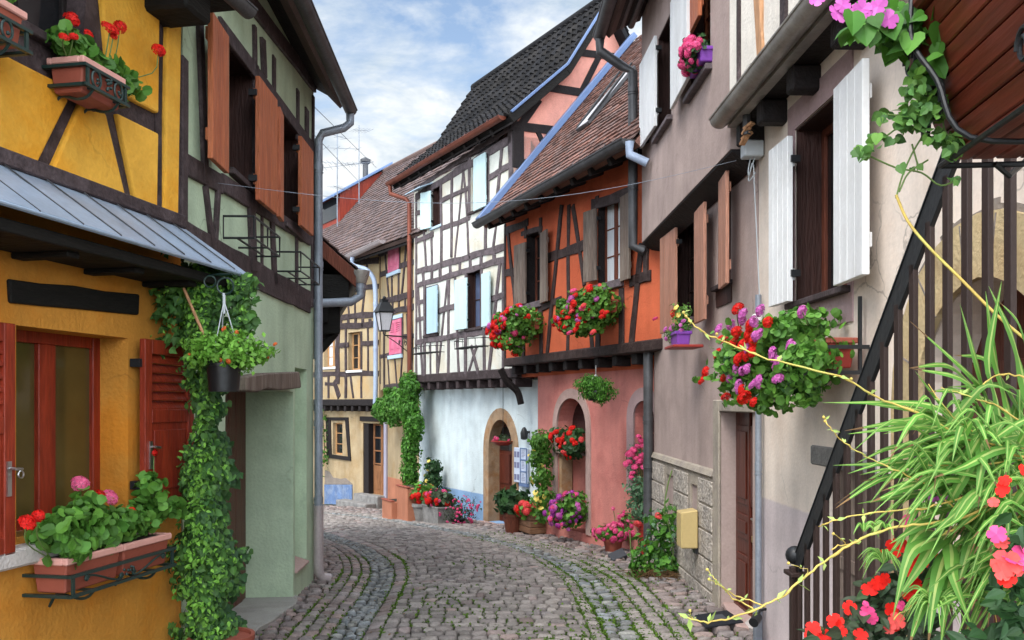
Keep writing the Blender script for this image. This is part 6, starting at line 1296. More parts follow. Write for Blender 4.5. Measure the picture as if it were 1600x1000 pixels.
# letter box, mat, slab
b0 = h.px(1066, 805, -.04); o = h.world(h.px(1094, 830, 0)[0], -.055, h.px(1074, 860, -.2)[2]); t = thing('letter_box', 'yellow metal letter box on the rough stone wall', 'letter box', o, h.rz())
b = MB(); b.hexa([(-.11, -.19, 0), (.14, -.19, 0), (.14, 0, 0), (-.11, 0, 0), (-.11, -.19, .40), (.14, -.19, .40), (.14, 0, .43), (-.11, 0, .43)]); b.build('box', 'yellow_box', t, bevel=.012)
MB().box(-.118, -.10, -.15, -.04, .26, .33).build('slot', 'grey_plastic', t, bevel=.004); MB().box(.0, .12, -.03, .0, -.06, 0).build('bracket', 'black_iron', t)
def flat(label, name, cat, px_, th, m, lift=.03):
    p = [ground_at(*q) for q in px_]; c = sum(p, Vector()) / len(p); n = len(p); b = MB(); b.add([(q.x - c.x, q.y - c.y, th) for q in p] + [(q.x - c.x, q.y - c.y, 0) for q in p], [tuple(range(n)), tuple(range(2 * n - 1, n - 1, -1))] + [(i, (i + 1) % n, (i + 1) % n + n, i + n) for i in range(n)])
    o = b.build(name, m, bevel=.006, fix=True); o.location = (c.x, c.y, c.z + lift); tag(o, label, cat); return o
flat('pale pink stone slab in front of the brown panelled door', 'doorstep_slab', 'doorstep', [(1124, 944), (1166, 950), (1182, 992), (1150, 988)], .05, 'pink_stone', .02)
dm = flat('dark rubber doormat with a grey rectangle on the cobbles', 'doormat', 'doormat', [(1085, 974), (1136, 966), (1162, 984), (1103, 993)], .018, 'rubber', .062)
p4 = [ground_at(*q) for q in ((1110, 975), (1128, 973), (1136, 980), (1118, 983))]; c = dm.location; b = MB(); b.add([(q.x - c.x, q.y - c.y, .0215) for q in p4] + [(q.x - c.x, q.y - c.y, .016) for q in p4], [(0, 1, 2, 3), (7, 6, 5, 4), (0, 4, 5, 1), (1, 5, 6, 2), (2, 6, 7, 3), (3, 7, 4, 0)]); b.build('mat_panel', 'mat_grey', dm, fix=True)
flat('dark slate slab lying beside the pink flower pots', 'slate_slab', 'slab', [(950, 874), (972, 867), (980, 875), (958, 881)], .05, 'mat_grey', .03)
o = ground_at(1206, 990); b = MB(); rr = random.Random(4); t = thing('kerb_stone', 'pale rounded kerb stone at the foot of the slim grey pipe', 'stone', o)
b.lathe([(.20, -.05), (.22, .06), (.17, .12), (.06, .15)], (0, 0, 0), 12); b.v = [(x * (1 + .15 * math.sin(y * 20)), y * 1.3 * (1 + .1 * math.sin(x * 17)), z) for x, y, z in b.v]; b.build('stone', 'pale_stone', t, smooth=True)
h2 = C_; u_ = h2.px(1205, 968, 0); b = MB(); b.tube([(u_[0] - .14, .02, u_[2] + .06), (u_[0] - .12, -.06, u_[2] + .05), (u_[0] - .02, -.12, u_[2] + .0)], .012, 8); b.tube([(u_[0] - .05, -.10, u_[2] + .01), (u_[0] + .03, -.16, u_[2] - .02)], .042, 12); b.build('drain_spout', 'black_iron', C_.root, smooth=True)
# cable box on the corner of the cream house
o = Wp(C_, 1178, 236, -.08); t = thing('cable_box', 'small grey cable junction box under the beam between mauve and cream houses', 'cable box', o, C_.rz()); MB().box(-.07, .07, -.10, .07, -.06, .08).build('box', 'grey_plastic', t, bevel=.01)
b = MB(); b.tube(curve_pts([(.0, -.03, -.06), (-.03, -.04, -.16), (.03, -.05, -.22), (.04, -.02, -.12), (.03, .0, -.4), (.05, .05, -1.6)], 5), .006, 6); b.tube(curve_pts([(.03, 0, -.06), (-.04, -.03, -.2), (0, -.04, -.26), (.05, 0, -.2)], 5), .005, 6); b.build('cable', 'grey_plastic', t, smooth='all')
b = MB(); q = S_.px(1158, 216, -.24)
for k in range(4): b.bar((q[0] - .05 + .03 * k, -.22, q[2] - .04 + .035 * k), (q[0] + .02 + .03 * k, -.20 + .03 * (k % 2), q[2] + .01 + .03 * k), .05, .02)
b.build('broken_tile', 'orange_timber', S_.root)
b = MB(); b.tube([(q[0] + .03, -.2, q[2] + .02), (q[0] + .03, -.2, q[2] + .45)], .035, 8); b.build('drainpipe', 'dark_zinc', S_.root, smooth=True)
# hooks on the white shutter are small; the sill pot with violet flowers
random.seed(31)
o = Wp(S_, 1064, 540, -.26); t = thing('window_flower_box', 'violet pot of pink flowers on a dark red shelf under the mauve house window', 'flower box', o, S_.rz()); b = MB(); b.box(-.28, .22, -.13, .2, -.03, .0); b.build('shelf', 'red_pot', t, bevel=.006)
planter('planter', .34, .16, .14, 'purple_pot', t, (-.03, 0, .0)); bl = [((-.22, -.02, .14), (.16, .13, .10), 260), ((.02, 0, .2), (.16, .12, .07), 160), ((-.02, .02, .36), (.10, .1, .14), 130)]; foliage(t, bl[:2], .045, 'lance', 'vine_leaf'); foliage(t, bl[2:], .055, 'lance', 'trailing_leaf', name='tall_foliage'); heads_on(t, bl[:2], [('magenta_petal', 11, .035, 'ball')]); heads_on(t, bl[2:], [('yellow_petal', 3, .04, 'flat'), ('red_petal', 1, .045, 'ball')])
head(t, loc_of(S_, o, 1024, 498, -.3), 'hot_pink_petal', .035)
o = Wp(S_, 1092, 92, -.30); t = thing('window_flower_box', 'pink flowers in a small purple pot on the highest mauve house sill', 'flower box', o, S_.rz()); planter('planter', .5, .15, .13, 'purple_pot', t, (.02, .02, -.12)); bl = [((0, -.03, .05), (.27, .14, .17), 420)]; foliage(t, bl, .045, 'round', 'dark_leaf'); heads_on(t, bl, [('hot_pink_petal', 34, .04, 'ball')])
# big geranium box under the cream house window
random.seed(77); h = C_; o = Wp(h, 1200, 556, -.42); t = thing('window_flower_box', 'big overflowing box of red and magenta geraniums under the cream house window', 'flower box', o, h.rz()); s = o.y / FPX
def cl(x, y, v): return loc_of(h, o, x, y, v)
qz = cl(1303, 530, -.2); qb = cl(1303, 575, -.2); x0 = qz.x - .95
planter('planter', .95, .18, .18, 'red_pot', t, (qz.x - .45, qz.y + .04, qb.z), rim='terracotta')
b = MB()
for z in (qb.z - .03, qb.z + .13): b.bar((qz.x - .95, qz.y - .12, z), (qz.x + .06, qz.y - .12, z), .02, .025); b.bar((qz.x + .06, qz.y - .12, z), (qz.x + .06, qz.y + .2, z), .02, .025)
b.bar((qz.x + .04, qz.y + .15, qb.z - .03), (qz.x + .04, qz.y + .15, qb.z + .45), .02, .02, up=(1, 0, 0)); b.build('rack', 'black_iron', t)
bl = []
for x, y, rx, ry, n, v in ((1240, 545, 40, 42, 620, -.30), (1195, 560, 40, 44, 520, -.45), (1160, 560, 36, 40, 260, -.55), (1215, 595, 38, 28, 330, -.40), (1258, 590, 24, 30, 240, -.28), (1140, 555, 26, 34, 110, -.6), (1250, 505, 30, 24, 200, -.25), (1155, 605, 22, 26, 90, -.5), (1195, 628, 13, 13, 50, -.42), (1278, 498, 9, 16, 34, -.2), (1225, 520, 28, 28, 170, -.4), (1262, 562, 20, 30, 200, -.42),
    (1230, 622, 8, 14, 26, -.4), (1175, 622, 9, 12, 22, -.5), (1262, 620, 10, 12, 26, -.3), (1130, 585, 10, 14, 20, -.6), (1206, 510, 12, 14, 34, -.4), (1170, 512, 10, 14, 24, -.5), (1108, 590, 6, 6, 8, -.62), (1284, 540, 10, 22, 50, -.28), (1210, 636, 6, 8, 14, -.42)):
    bl.append((tuple(cl(x, y, v)), (rx * s, .17, ry * s), n))
foliage(t, bl, .048, 'round', 'geranium_leaf', 1.1, .3); 
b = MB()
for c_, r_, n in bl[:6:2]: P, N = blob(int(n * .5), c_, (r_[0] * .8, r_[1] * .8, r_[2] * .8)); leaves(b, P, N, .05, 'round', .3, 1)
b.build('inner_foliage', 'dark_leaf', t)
hx = lambda L, m, r, v=-.62: [head(t, cl(x, y, v), m, r * random.uniform(.7, 1.0), 'ball', (-.4, -.8, .4)) for x, y in L]
E_ = 1080; G2 = lambda L: [(1080 + x / 5.555, 470 + y / 5.555) for x, y in L]
hx(G2([(405, 70), (515, 215), (400, 270), (500, 290), (265, 340), (375, 365), (455, 375), (540, 350), (235, 465), (305, 500), (430, 490), (475, 480), (535, 440), (280, 670), (130, 620), (95, 690), (440, 780), (460, 840), (300, 835), (545, 880), (670, 185), (420, 510), (345, 330)]), 'red_petal', .052)
hx(G2([(450, 120), (445, 170), (545, 180), (560, 305), (590, 290), (345, 210), (240, 245), (330, 440), (315, 465), (345, 565), (330, 590), (400, 600), (440, 610), (485, 590), (415, 720), (410, 760), (345, 670), (545, 720), (590, 700), (485, 410)]), 'magenta_petal', .046)
hx(G2([(860, 375), (870, 400), (715, 465), (745, 570), (760, 530), (755, 680), (965, 95), (600, 85)]), 'magenta_petal', .05, -.5)
stems(t, [curve_pts([cl(1150, 570, -.5), cl(1120, 585, -.58), cl(1102, 588, -.62)], 3), curve_pts([cl(1160, 530, -.5), cl(1152, 500, -.58), cl(1153, 484, -.62)], 3), curve_pts([cl(1250, 500, -.3), cl(1262, 508, -.45), cl(1254, 488, -.5)], 3), curve_pts([cl(1270, 540, -.2), cl(1278, 510, -.2), cl(1280, 488, -.2)], 3)], .004)
# --- pots and tall flowers at the foot of the mauve house's far corner
random.seed(41)
def gpt(x, y): return ground_at(x, y)
t = pot_plant('terracotta pot of pink flowers nearest the pink wall', gpt(958, 866), .15, .24, 'terracotta', [((-.03, 0, .33), (.27, .22, .12), 240)], .05, 'geranium_leaf', [('hot_pink_petal', 30, .045, 'ball'), ('pink_petal', 8, .04, 'ball')])
stems(t, [curve_pts([(.02, 0, .25), (.03, 0, .5), (.0, 0, .72)], 3)], .006); head(t, (0, 0, .7), 'pink_petal', .03)
pot_plant('terracotta pot of pale pink flowers between the corner plants', gpt(993, 864), .14, .24, 'terracotta', [((.0, 0, .36), (.24, .2, .15), 230), ((-.06, 0, .55), (.2, .16, .12), 120)], .05, 'trailing_leaf', [('hot_pink_petal', 18, .045, 'ball'), ('pink_petal', 10, .045, 'ball')])
t = pot_plant('tall red pot of grey green leaves beside the drainpipe', gpt(1013, 872), .15, .52, 'red_pot', [((0, 0, .72), (.3, .25, .24), 420), ((-.1, .02, 1.0), (.24, .2, .22), 240)], .06, 'grey_leaf', [('coral_petal', 2, .05, 'ball')], 'ivy')
t = thing('flowering_shrub', 'tall bright pink flowers climbing beside the dark drainpipe', 'flowering plant', gpt(1004, 868)); o = t.location.copy(); Yd = o.y - .02
bl = [(tuple(at(x, y, Yd) - o), (rx * Yd / FPX, .14, ry * Yd / FPX), n) for x, y, rx, ry, n in ((1002, 700, 12, 16, 60), (992, 712, 16, 20, 90), (988, 740, 10, 22, 90), (1008, 760, 16, 14, 110), (996, 790, 18, 26, 200), (1008, 830, 16, 30, 160))]
foliage(t, bl, .06, 'lance', 'grey_leaf'); [head(t, at(x + random.gauss(0, 2), y + random.gauss(0, 2), Yd - .12) - o, 'hot_pink_petal', .05) for x, y in ((1003, 690), (1006, 696), (998, 694), (1001, 686), (985, 706), (990, 702), (988, 712), (994, 716), (981, 712), (979, 727), (984, 722), (1000, 720), (1006, 726), (995, 724), (988, 738), (985, 748), (1003, 712), (990, 729))]
stems(t, [curve_pts([(d, 0, .02), at(1004 + d * 30, 800, Yd) - o, at(998 + d * 40, 700, Yd) - o], 6) for d in (-.08, 0, .08)], .008)
t = thing('leafy_plant', 'broad leaved hollyhock with dry straw at its foot below the stone wall slit', 'plant', gpt(1036, 902)); o = t.location.copy(); Yd = o.y - .05
bl = [(tuple(at(x, y, Yd) - o), (rx * Yd / FPX, .18, ry * Yd / FPX), n) for x, y, rx, ry, n in ((1030, 815, 22, 24, 26), (1042, 835, 18, 22, 26), (1020, 850, 26, 26, 26), (1035, 880, 26, 24, 40), (1052, 890, 14, 22, 30), (1005, 862, 20, 14, 12), (1000, 890, 16, 20, 30), (1048, 800, 8, 16, 8))]
foliage(t, [(c_, r_, int(n * 1.6)) for c_, r_, n in bl], .095, 'ivy', 'vine_leaf', 1, .3); foliage(t, [(c_, r_, n * 2) for c_, r_, n in bl[:4]], .05, 'ivy', 'grey_leaf', name='grey_foliage'); foliage(t, [(c_, r_, n * 3) for c_, r_, n in bl[3:]], .05, 'ivy', 'geranium_leaf', name='small_foliage')
head(t, at(1029, 806, Yd - .15) - o, 'coral_petal', .045); stems(t, [curve_pts([(.02, 0, 0), at(1038, 800, Yd) - o, at(1043, 760, Yd) - o, at(1050, 735, Yd) - o], 4), curve_pts([(.0, -.1, 0), at(1052, 865, Yd - .1) - o, at(1040, 800, Yd - .1) - o], 4), curve_pts([(-.3, -.1, 0), at(988, 880, Yd) - o, at(984, 830, Yd) - o], 4), curve_pts([(-.4, -.2, .05), at(1000, 925, Yd - .2) - o, at(985, 890, Yd - .2) - o], 4)], .009)
bs = MB(); 
for _ in range(220):
    c_ = Vector((random.gauss(-.05, .2), random.gauss(-.15, .10), random.uniform(.0, .12))); d = Vector((random.gauss(0, 1), random.gauss(0, .6), random.gauss(.15, .2))).normalized() * random.uniform(.05, .16); bs.tube([c_ - d, c_ + d], .0035, 4, cap=False)
bs.build('dry_straw', 'dry_leaf', t)
foliage(t, [((-.1, -.15, .06), (.34, .2, .05), 120)], .05, 'ivy', 'dry_leaf', name='fallen_leaves')
pot_plant('small terracotta pot half hidden under the hollyhock leaves', gpt(1033, 888), .08, .17, 'terracotta', [((0, 0, .18), (.08, .08, .05), 20)], .05, 'geranium_leaf', [])
# --- stair railing
X0 = 1.55; dU = Vector((.025, -1)).normalized(); RL = House((X0, 5.2), (.025, -1)); RL.z0 = 0
t = thing('stair_railing', 'dark brown iron stair railing with flat bars and a ball topped newel', 'railing', RL.world(0, 0, 0), RL.rz())
a, c = RL.px(1243, 868), RL.px(1480, 232); sl = (c[2] - a[2]) / (c[0] - a[0]); uT = c[0] + .55
b = MB(); b.prism([(a[0] + .0, a[2]), (uT, a[2] + sl * (uT - a[0])), (uT, a[2] + sl * (uT - a[0]) - .145), (a[0] + .02, a[2] - .135)], -.010, .010); b.build('handrail', 'black_iron', t, bevel=.004, fix=True)
b = MB(); b.prism([(a[0] + .02, a[2] + .004), (uT, a[2] + .004 + sl * (uT - a[0])), (uT, a[2] + .014 + sl * (uT - a[0])), (a[0] + .02, a[2] + .012)], -.014, .014); b.build('handrail_cap', 'black_iron', t, fix=True)
u = a[0] + .05; k = 0
while u < uT - .03:
    zt_ = a[2] + sl * (u - a[0]) - .10; MB().box(u - .022, u + .022, -.010, .010, max(.05, zt_ - 2.0), zt_).build('baluster', 'brown_iron', t, bevel=.003); u += .132; k += 1
b = MB(); b.box(a[0] - .02, a[0] + .03, -.03, .03, -.1, a[2] - .06); b.box(a[0] - .07, a[0] + .07, -.045, .045, a[2] - .11, a[2] - .085); b.build('newel', 'brown_iron', t, bevel=.004)
b = MB(); b.ball((a[0] - .01, -.0, a[2] + .0), .052, 16); b.build('newel_ball', 'black_iron', t, smooth=True)
b = MB(); 
for i in range(18): u = a[0] + .02 + i * .16
b.bar((a[0], 0, .06), (uT - .5, 0, .06 + 0), .03, .03); b.build('bottom_rail', 'brown_iron', t)
# --- hanging wooden planter at the top right, with its trailing plant
hp = thing('wooden_planter', 'reddish slatted wooden planter held by black scrolled iron, seen from below', 'planter', at(1478, 243, 2.15), -math.atan2(.10, 1)); o = hp.location.copy()
# local axes: y runs from the far end (0) towards the camera (negative), x to the right, z up
Lp = -1.1; b = MB()
Hb, wb, wt_ = .30, .22, .40; n = 6
for i in range(n):
    f0, f1 = i / n, (i + 1) / n - .012; x0, x1 = -.095 * f0, -.095 * f1; y0_, y1_ = .06 * f0, .06 * f1
    b.hexa([(x0 - .0, Lp, Hb * f0), (x0 + .022, Lp, Hb * f0), (x0 + .022, y0_, Hb * f0), (x0, y0_, Hb * f0), (x1, Lp, Hb * f1), (x1 + .022, Lp, Hb * f1), (x1 + .022, y1_, Hb * f1), (x1, y1_, Hb * f1)])
    xr0, xr1 = wb + .095 * f0, wb + .095 * f1
    b.hexa([(x0 + .023, y0_ - .022, Hb * f0), (xr0, y0_ - .022, Hb * f0), (xr0, y0_, Hb * f0), (x0 + .023, y0_, Hb * f0), (x1 + .023, y1_ - .022, Hb * f1), (xr1, y1_ - .022, Hb * f1), (xr1, y1_, Hb * f1), (x1 + .023, y1_, Hb * f1)])
    b.hexa([(xr0, Lp, Hb * f0), (xr0 + .022, Lp, Hb * f0), (xr0 + .022, y0_, Hb * f0), (xr0, y0_, Hb * f0), (xr1, Lp, Hb * f1), (xr1 + .022, Lp, Hb * f1), (xr1 + .022, y1_, Hb * f1), (xr1, y1_, Hb * f1)])
for i in range(4): b.box(.0 + i * wb / 4 + .002, (i + 1) * wb / 4 - .002, Lp, -.002, -.012, -.001)
b.build('slats', 'planter_wood', hp, bevel=.003, fix=True)
b = MB(); b.hexa([(.0, Lp, 0), (wb + .02, Lp, 0), (wb + .02, Lp + .022, 0), (.0, Lp + .022, 0), (-.09, Lp, Hb), (wb + .11, Lp, Hb), (wb + .11, Lp + .022, Hb), (-.09, Lp + .022, Hb)]); b.build('end_board', 'planter_wood', hp, bevel=.003)
b = MB(); b.box(-.12, -.07, Lp, .09, Hb, Hb + .03); b.box(wb + .09, wb + .14, Lp, .09, Hb, Hb + .03); b.box(-.069, wb + .089, .04, .09, Hb, Hb + .03); b.box(-.069, wb + .089, Lp, Lp + .05, Hb, Hb + .03); b.build('rim', 'planter_wood', hp, bevel=.008)
MB().hexa([(.03, Lp + .03, .01), (wb - .01, Lp + .03, .01), (wb - .01, .0, .01), (.03, .0, .01), (-.05, Lp + .03, Hb - .03), (wb + .07, Lp + .03, Hb - .03), (wb + .07, .02, Hb - .03), (-.05, .02, Hb - .03)]).build('soil', 'soil', hp)
foliage(hp, [((.1, y, Hb + .08), (.18, .16, .10), 70) for y in (-.15, -.45, -.75, -.98)], .05, 'heart', 'vine_leaf', .9, .2)
b = MB()
b.tube([(-.02, Lp, -.03), (-.02, -.02, -.03), (.24, -.02, -.03)], .007, 6)
for y in (-.12, -.62):
    b.tube(curve_pts([(-.118, y, Hb + .05), (-.125, y - .02, Hb * .75), (-.085, y - .06, Hb * .4), (-.03, y - .10, -.02), (.24, y - .12, -.035)], 5), .0065, 8)
    for cz, cy, rr in ((Hb * .72, y + .07, .045), (Hb * .30, y - .0, .045), (Hb * .2, y + .10, .03)):
        xx = -.11 + .0 + (1 - cz / Hb) * .085; b.tube([(xx - .012, cy + rr * (1 - k / 34) * math.cos(k * .42), cz + rr * 1.3 * (1 - k / 34) * math.sin(k * .42)) for k in range(24)], .005, 6)
b.tube([(.1, -.03, -.03), (.14, -.01, -.055), (.24, .1, .02)], .007, 6)
b.build('iron_bracket', 'black_iron', hp, smooth=True)
random.seed(5)
tp = thing('trailing_plant', 'trailing green plant with pink flowers spilling from the slatted wooden planter', 'plant', at(1400, 60, 2.15)); o = tp.location.copy()
def A(x, y, Y=2.12): return at(x, y, Y) - o
b = MB()
for (x, y, sx, sy, n, Y) in ((1375, 20, 34, 26, 46, 2.1), (1420, 45, 36, 34, 60, 2.12), (1345, 45, 18, 16, 12, 2.08), (1450, 20, 40, 24, 50, 2.1), (1460, 90, 22, 30, 34, 2.1)):
    P = [A(random.gauss(x, sx * .55), random.gauss(y, sy * .55), Y + random.gauss(0, .05)) for _ in range(n)]; leaves(b, P, [(-.3, -.8, .5)] * n, .044, 'heart', .7, .9)
b.build('large_foliage', 'vine_leaf', tp); b = MB()
for (x, y, sx, sy, n) in ((1440, 135, 18, 22, 70), (1462, 165, 16, 22, 66), (1432, 175, 24, 16, 85), (1490, 225, 18, 12, 44), (1470, 215, 22, 12, 46), (1350, 232, 12, 12, 15), (1355, 240, 8, 10, 10), (1408, 262, 8, 5, 3), (1432, 258, 5, 4, 3), (1495, 280, 6, 5, 6), (1392, 212, 22, 10, 12), (1410, 190, 16, 10, 22), (1535, 208, 10, 8, 10), (1440, 105, 14, 16, 26), (1380, 180, 10, 8, 8)):
    P = [A(random.gauss(x, sx * .6), random.gauss(y, sy * .6), 2.06 + random.gauss(0, .03)) for _ in range(n)]; leaves(b, P, [(-.2, -.85, .45)] * n, .021, 'heart', .4, .9)
b.build('small_foliage', 'trailing_leaf', tp)
stems(tp, [curve_pts([A(*q, 2.06) for q in L_], 4) for L_ in (((1450, 90), (1445, 140), (1430, 175), (1395, 205), (1360, 230)), ((1445, 120), (1450, 190), (1425, 240), (1410, 275), (1400, 310)), ((1350, 240), (1400, 262), (1440, 270), (1470, 290), (1500, 278)), ((1425, 225), (1432, 250), (1436, 262)), ((1430, 175), (1400, 180), (1380, 178)), ((1420, 40), (1440, 90), (1470, 160), (1480, 210), (1530, 205)), ((1405, 300), (1420, 270), (1450, 250)))], .0022)
for x, y in ((1278, -2), (1308, 22), (1388, 30), (1348, 14), (1316, 8), (1372, 10), (1340, 20)): head(tp, A(x, y, 2.0), 'magenta_petal', .022, 'flat', (-.3, -1, .2))
stems(tp, [curve_pts([A(1400, 305, 2.05), A(1418, 345, 2.03), A(1450, 385, 2.0), A(1505, 440, 1.98), A(1560, 495, 1.96), A(1620, 545, 1.95)], 6)], .0035, 'gold_stem', 'climbing_stem')
# --- spider plant and busy lizzies in a box on a stone pier beside the camera
pier = thing('stone_pier', 'stone pier at the lower right corner carrying the leafy plant box', 'pier', (1.42, 1.72, gz(0, 1.7))); MB().box(-.42, .5, -.55, .30, -.2, 1.22).build('pier_block', 'grey_stone', pier, bevel=.02); MB().box(-.46, .54, -.59, .34, 1.22, 1.27).build('coping', 'smooth_stone', pier, bevel=.01)
sp = thing('spider_plant', 'large striped spider plant with long arching leaves and golden runners', 'plant', (1.36, 1.82, gz(0, 1.8) + 1.27)); o = sp.location.copy()
planter('planter', .7, .34, .28, 'terracotta', sp, (0, 0, 0))
b = MB(); random.seed(9)
def strap(p0, p1, p2, w_, n=12, tw=0):
    dry = random.random() < .35; P = curve_pts([p0, Vector(p0).lerp(Vector(p1), .5) + Vector((0, 0, .01)), p1, p2], max(3, n // 3)); m = len(P); V = []
    for i, p in enumerate(P):
        d = (P[min(i + 1, m - 1)] - P[max(0, i - 1)]).normalized(); cam_ = (Vector(p) + o - Vector((0, 0, CAMH))).normalized(); s = d.cross(Vector((.15 * math.sin(tw), -.75, .65 + .2 * math.cos(tw)))).normalized(); f = i / (m - 1); ww = w_ * (min(1, .55 + f * 2) if f < .25 else 1) * max(.02, (1 - f ** 2.2)); nrm = d.cross(s)
        for q in (-1, -.22, .22, 1): V.append(tuple(p + s * ww * .5 * q + nrm * ww * .12 * (abs(q) > .5)))
    for i in range(m - 1):
        for q in range(3): b.f.append(tuple(len(b.v) + j for j in (i * 4 + q, i * 4 + q + 1, (i + 1) * 4 + q + 1, (i + 1) * 4 + q))); b.mi.append(2 if i >= m - 2 and dry else 1 if q == 1 else 0)
    b.v += V
def S(x, y, Y): return at(x, y, Y) - o
big = [((1525, 685), (1440, 630), (1285, 629), 1.9), ((1525, 690), (1445, 642), (1335, 628), 1.95), ((1520, 688), (1430, 665), (1325, 678), 1.92), ((1520, 680), (1430, 655), (1320, 673), 2.0), ((1515, 700), (1440, 690), (1365, 705), 1.98), ((1510, 715), (1430, 705), (1325, 740), 1.95), ((1500, 720), (1420, 722), (1302, 727), 1.97), ((1520, 735), (1440, 735), (1345, 752), 2.0), ((1500, 760), (1420, 760), (1360, 785), 1.9), ((1490, 790), (1440, 770), (1340, 787), 2.0),
  ((1570, 700), (1545, 560), (1565, 440), 1.9), ((1590, 700), (1555, 560), (1540, 455), 1.95), ((1560, 690), (1530, 600), (1420, 500), 1.95), ((1555, 690), (1530, 580), (1500, 475), 1.92), ((1575, 680), (1500, 590), (1420, 575), 1.9), ((1550, 640), (1480, 570), (1420, 575), 2.0), ((1545, 690), (1480, 640), (1430, 580), 2.0), ((1530, 660), (1535, 720), (1525, 775), 1.85), ((1600, 650), (1540, 560), (1490, 555), 1.95), ((1600, 620), (1560, 600), (1480, 605), 1.98), ((1610, 640), (1580, 520), (1545, 447), 1.9), ((1620, 600), (1590, 500), (1560, 470), 1.9), ((1600, 660), (1500, 610), (1450, 612), 2.0),
  ((1470, 840), (1420, 870), (1395, 965), 1.85), ((1480, 835), (1440, 880), (1400, 940), 1.88), ((1485, 850), (1490, 900), (1520, 985), 1.85), ((1480, 860), (1460, 930), (1450, 1010), 1.85), ((1500, 850), (1480, 930), (1470, 1010), 1.88), ((1510, 850), (1540, 900), (1560, 960), 1.85), ((1460, 830), (1430, 840), (1410, 870), 1.9), ((1540, 840), (1560, 900), (1570, 1000), 1.86), ((1500, 830), (1440, 820), (1390, 850), 1.9), ((1530, 830), (1510, 870), (1490, 940), 1.87), ((1480, 870), (1440, 950), (1420, 1010), 1.9)]
for p0, p1, p2, Y in big: strap(S(*p0, Y + .06), S(*p1, Y - .02), S(*p2, Y - .04), .036, 12, random.uniform(-1, 1))
for _ in range(300):
    by = random.uniform(680, 950); bx = random.uniform(1470, 1625) if by < 800 else random.uniform(1545, 1630); an = random.uniform(.65, 1.5) * math.pi if random.random() < .7 else random.uniform(1.3, 1.9) * math.pi; l = random.uniform(70, 200); Y = random.uniform(1.78, 2.02); l = min(l, 110) if by > 800 else l; mx_, my_ = bx + math.cos(an) * l * .6, by + math.sin(-an) * l * .6 * -1 * (-1); my_ = by - math.sin(an) * -l * .35 - random.uniform(0, 35)
    strap(S(bx, by, Y + .05), S(mx_, my_, Y), S(bx + math.cos(an) * l, my_ + random.uniform(10, 80), Y - .03), random.uniform(.012, .026), 9, random.uniform(-1.5, 1.5))
b.build('leaves', ['strap_green', 'strap_pale', 'dry_leaf'], sp, smooth='all')
def plantlet(x, y, Y, n, l, w_):
    global b
    b = MB()
    for _ in range(n):
        a_ = random.uniform(0, 6.28); e = random.uniform(.1, 1.0); p = S(x, y, Y); d = Vector((math.cos(a_), math.sin(a_) * .7, e)) * l; strap(p, p + d * .6, p + d + Vector((0, 0, -l * .75)), w_, 7, a_)
    b.build('plantlet', ['strap_green', 'strap_pale', 'dry_leaf'], sp, smooth='all')
for q in ((1380, 880, 1.9, 26, .055, .006), (1462, 950, 1.85, 34, .075, .007), (1385, 828, 1.88, 9, .035, .006), (1450, 735, 1.9, 12, .035, .007), (1350, 830, 1.88, 6, .035, .008), (1560, 905, 1.84, 24, .08, .007), (1440, 800, 1.88, 10, .03, .006), (1500, 640, 1.9, 10, .035, .007), (1570, 760, 1.85, 16, .06, .008)): plantlet(*q)
run = [([(1620, 758), (1560, 782), (1495, 812), (1415, 822), (1365, 834), (1325, 853), (1270, 892), (1225, 930), (1190, 948), (1140, 966), (1100, 972), (1065, 962)], .0062), ([(1620, 765), (1560, 790), (1500, 822), (1470, 838)], .0055), ([(1620, 720), (1520, 690), (1447, 652), (1370, 620), (1310, 588), (1200, 560), (1150, 541), (1110, 525), (1085, 508), (1068, 488)], .005),
  ([(1500, 800), (1450, 760), (1400, 735), (1360, 716), (1320, 692), (1297, 668), (1287, 650)], .0035), ([(1620, 740), (1540, 765), (1460, 790), (1400, 797), (1350, 803), (1300, 815), (1281, 823)], .0045), ([(1600, 700), (1540, 690), (1480, 640), (1450, 600)], .0035), ([(1610, 590), (1560, 585), (1520, 615)], .004), ([(1610, 670), (1560, 635), (1520, 622), (1470, 605)], .004), ([(1620, 715), (1540, 725), (1450, 728)], .0035), ([(1300, 858), (1330, 850)], .003), ([(1180, 953), (1140, 930), (1118, 905), (1105, 890)], .0028), ([(1195, 948), (1150, 930), (1125, 915), (1108, 905)], .0028), ([(1095, 972), (1080, 965), (1078, 955)], .002), ([(1230, 925), (1262, 893), (1235, 882)], .002), ([(1300, 872), (1320, 850), (1302, 834)], .002), ([(1395, 968), (1420, 950), (1445, 930)], .003), ([(1600, 800), (1570, 830), (1550, 900), (1560, 1000)], .0035)]
for L_, r_ in run:
    P = curve_pts([S(x, y, 1.86 - .0 * i + (.012 * math.sin(i * 2.3))) for i, (x, y) in enumerate(L_)], 6); m = len(P); rb_ = MB().tube([p + Vector((random.gauss(0, .0012), 0, random.gauss(0, .0012))) for p in P], [r_ * (.54 - .28 * i / (m - 1)) * (1.4 if i % 9 == 5 else random.uniform(.88, 1.1)) for i in range(m)], 7)
    N_ = [P[i] for i in range(4, m, 5)]; leaves(rb_, N_ * 2, [(0, -.6, .8)] * (2 * len(N_)), .020 * r_ / .005, 'lance', -.2, 1.2, 1); rb_.build('runner', ['gold_stem', 'strap_pale'], sp, smooth='all')
for x, y in ((1068, 488), (1072, 494), (1287, 652), (1289, 658), (1108, 905), (1105, 890), (1232, 880), (1302, 834), (1065, 962), (1078, 954), (1120, 522), (1330, 592), (1265, 577)): MB().ball(S(x, y, 1.86), .0032, 6).build('bud', 'gold_stem', sp)
random.seed(14)
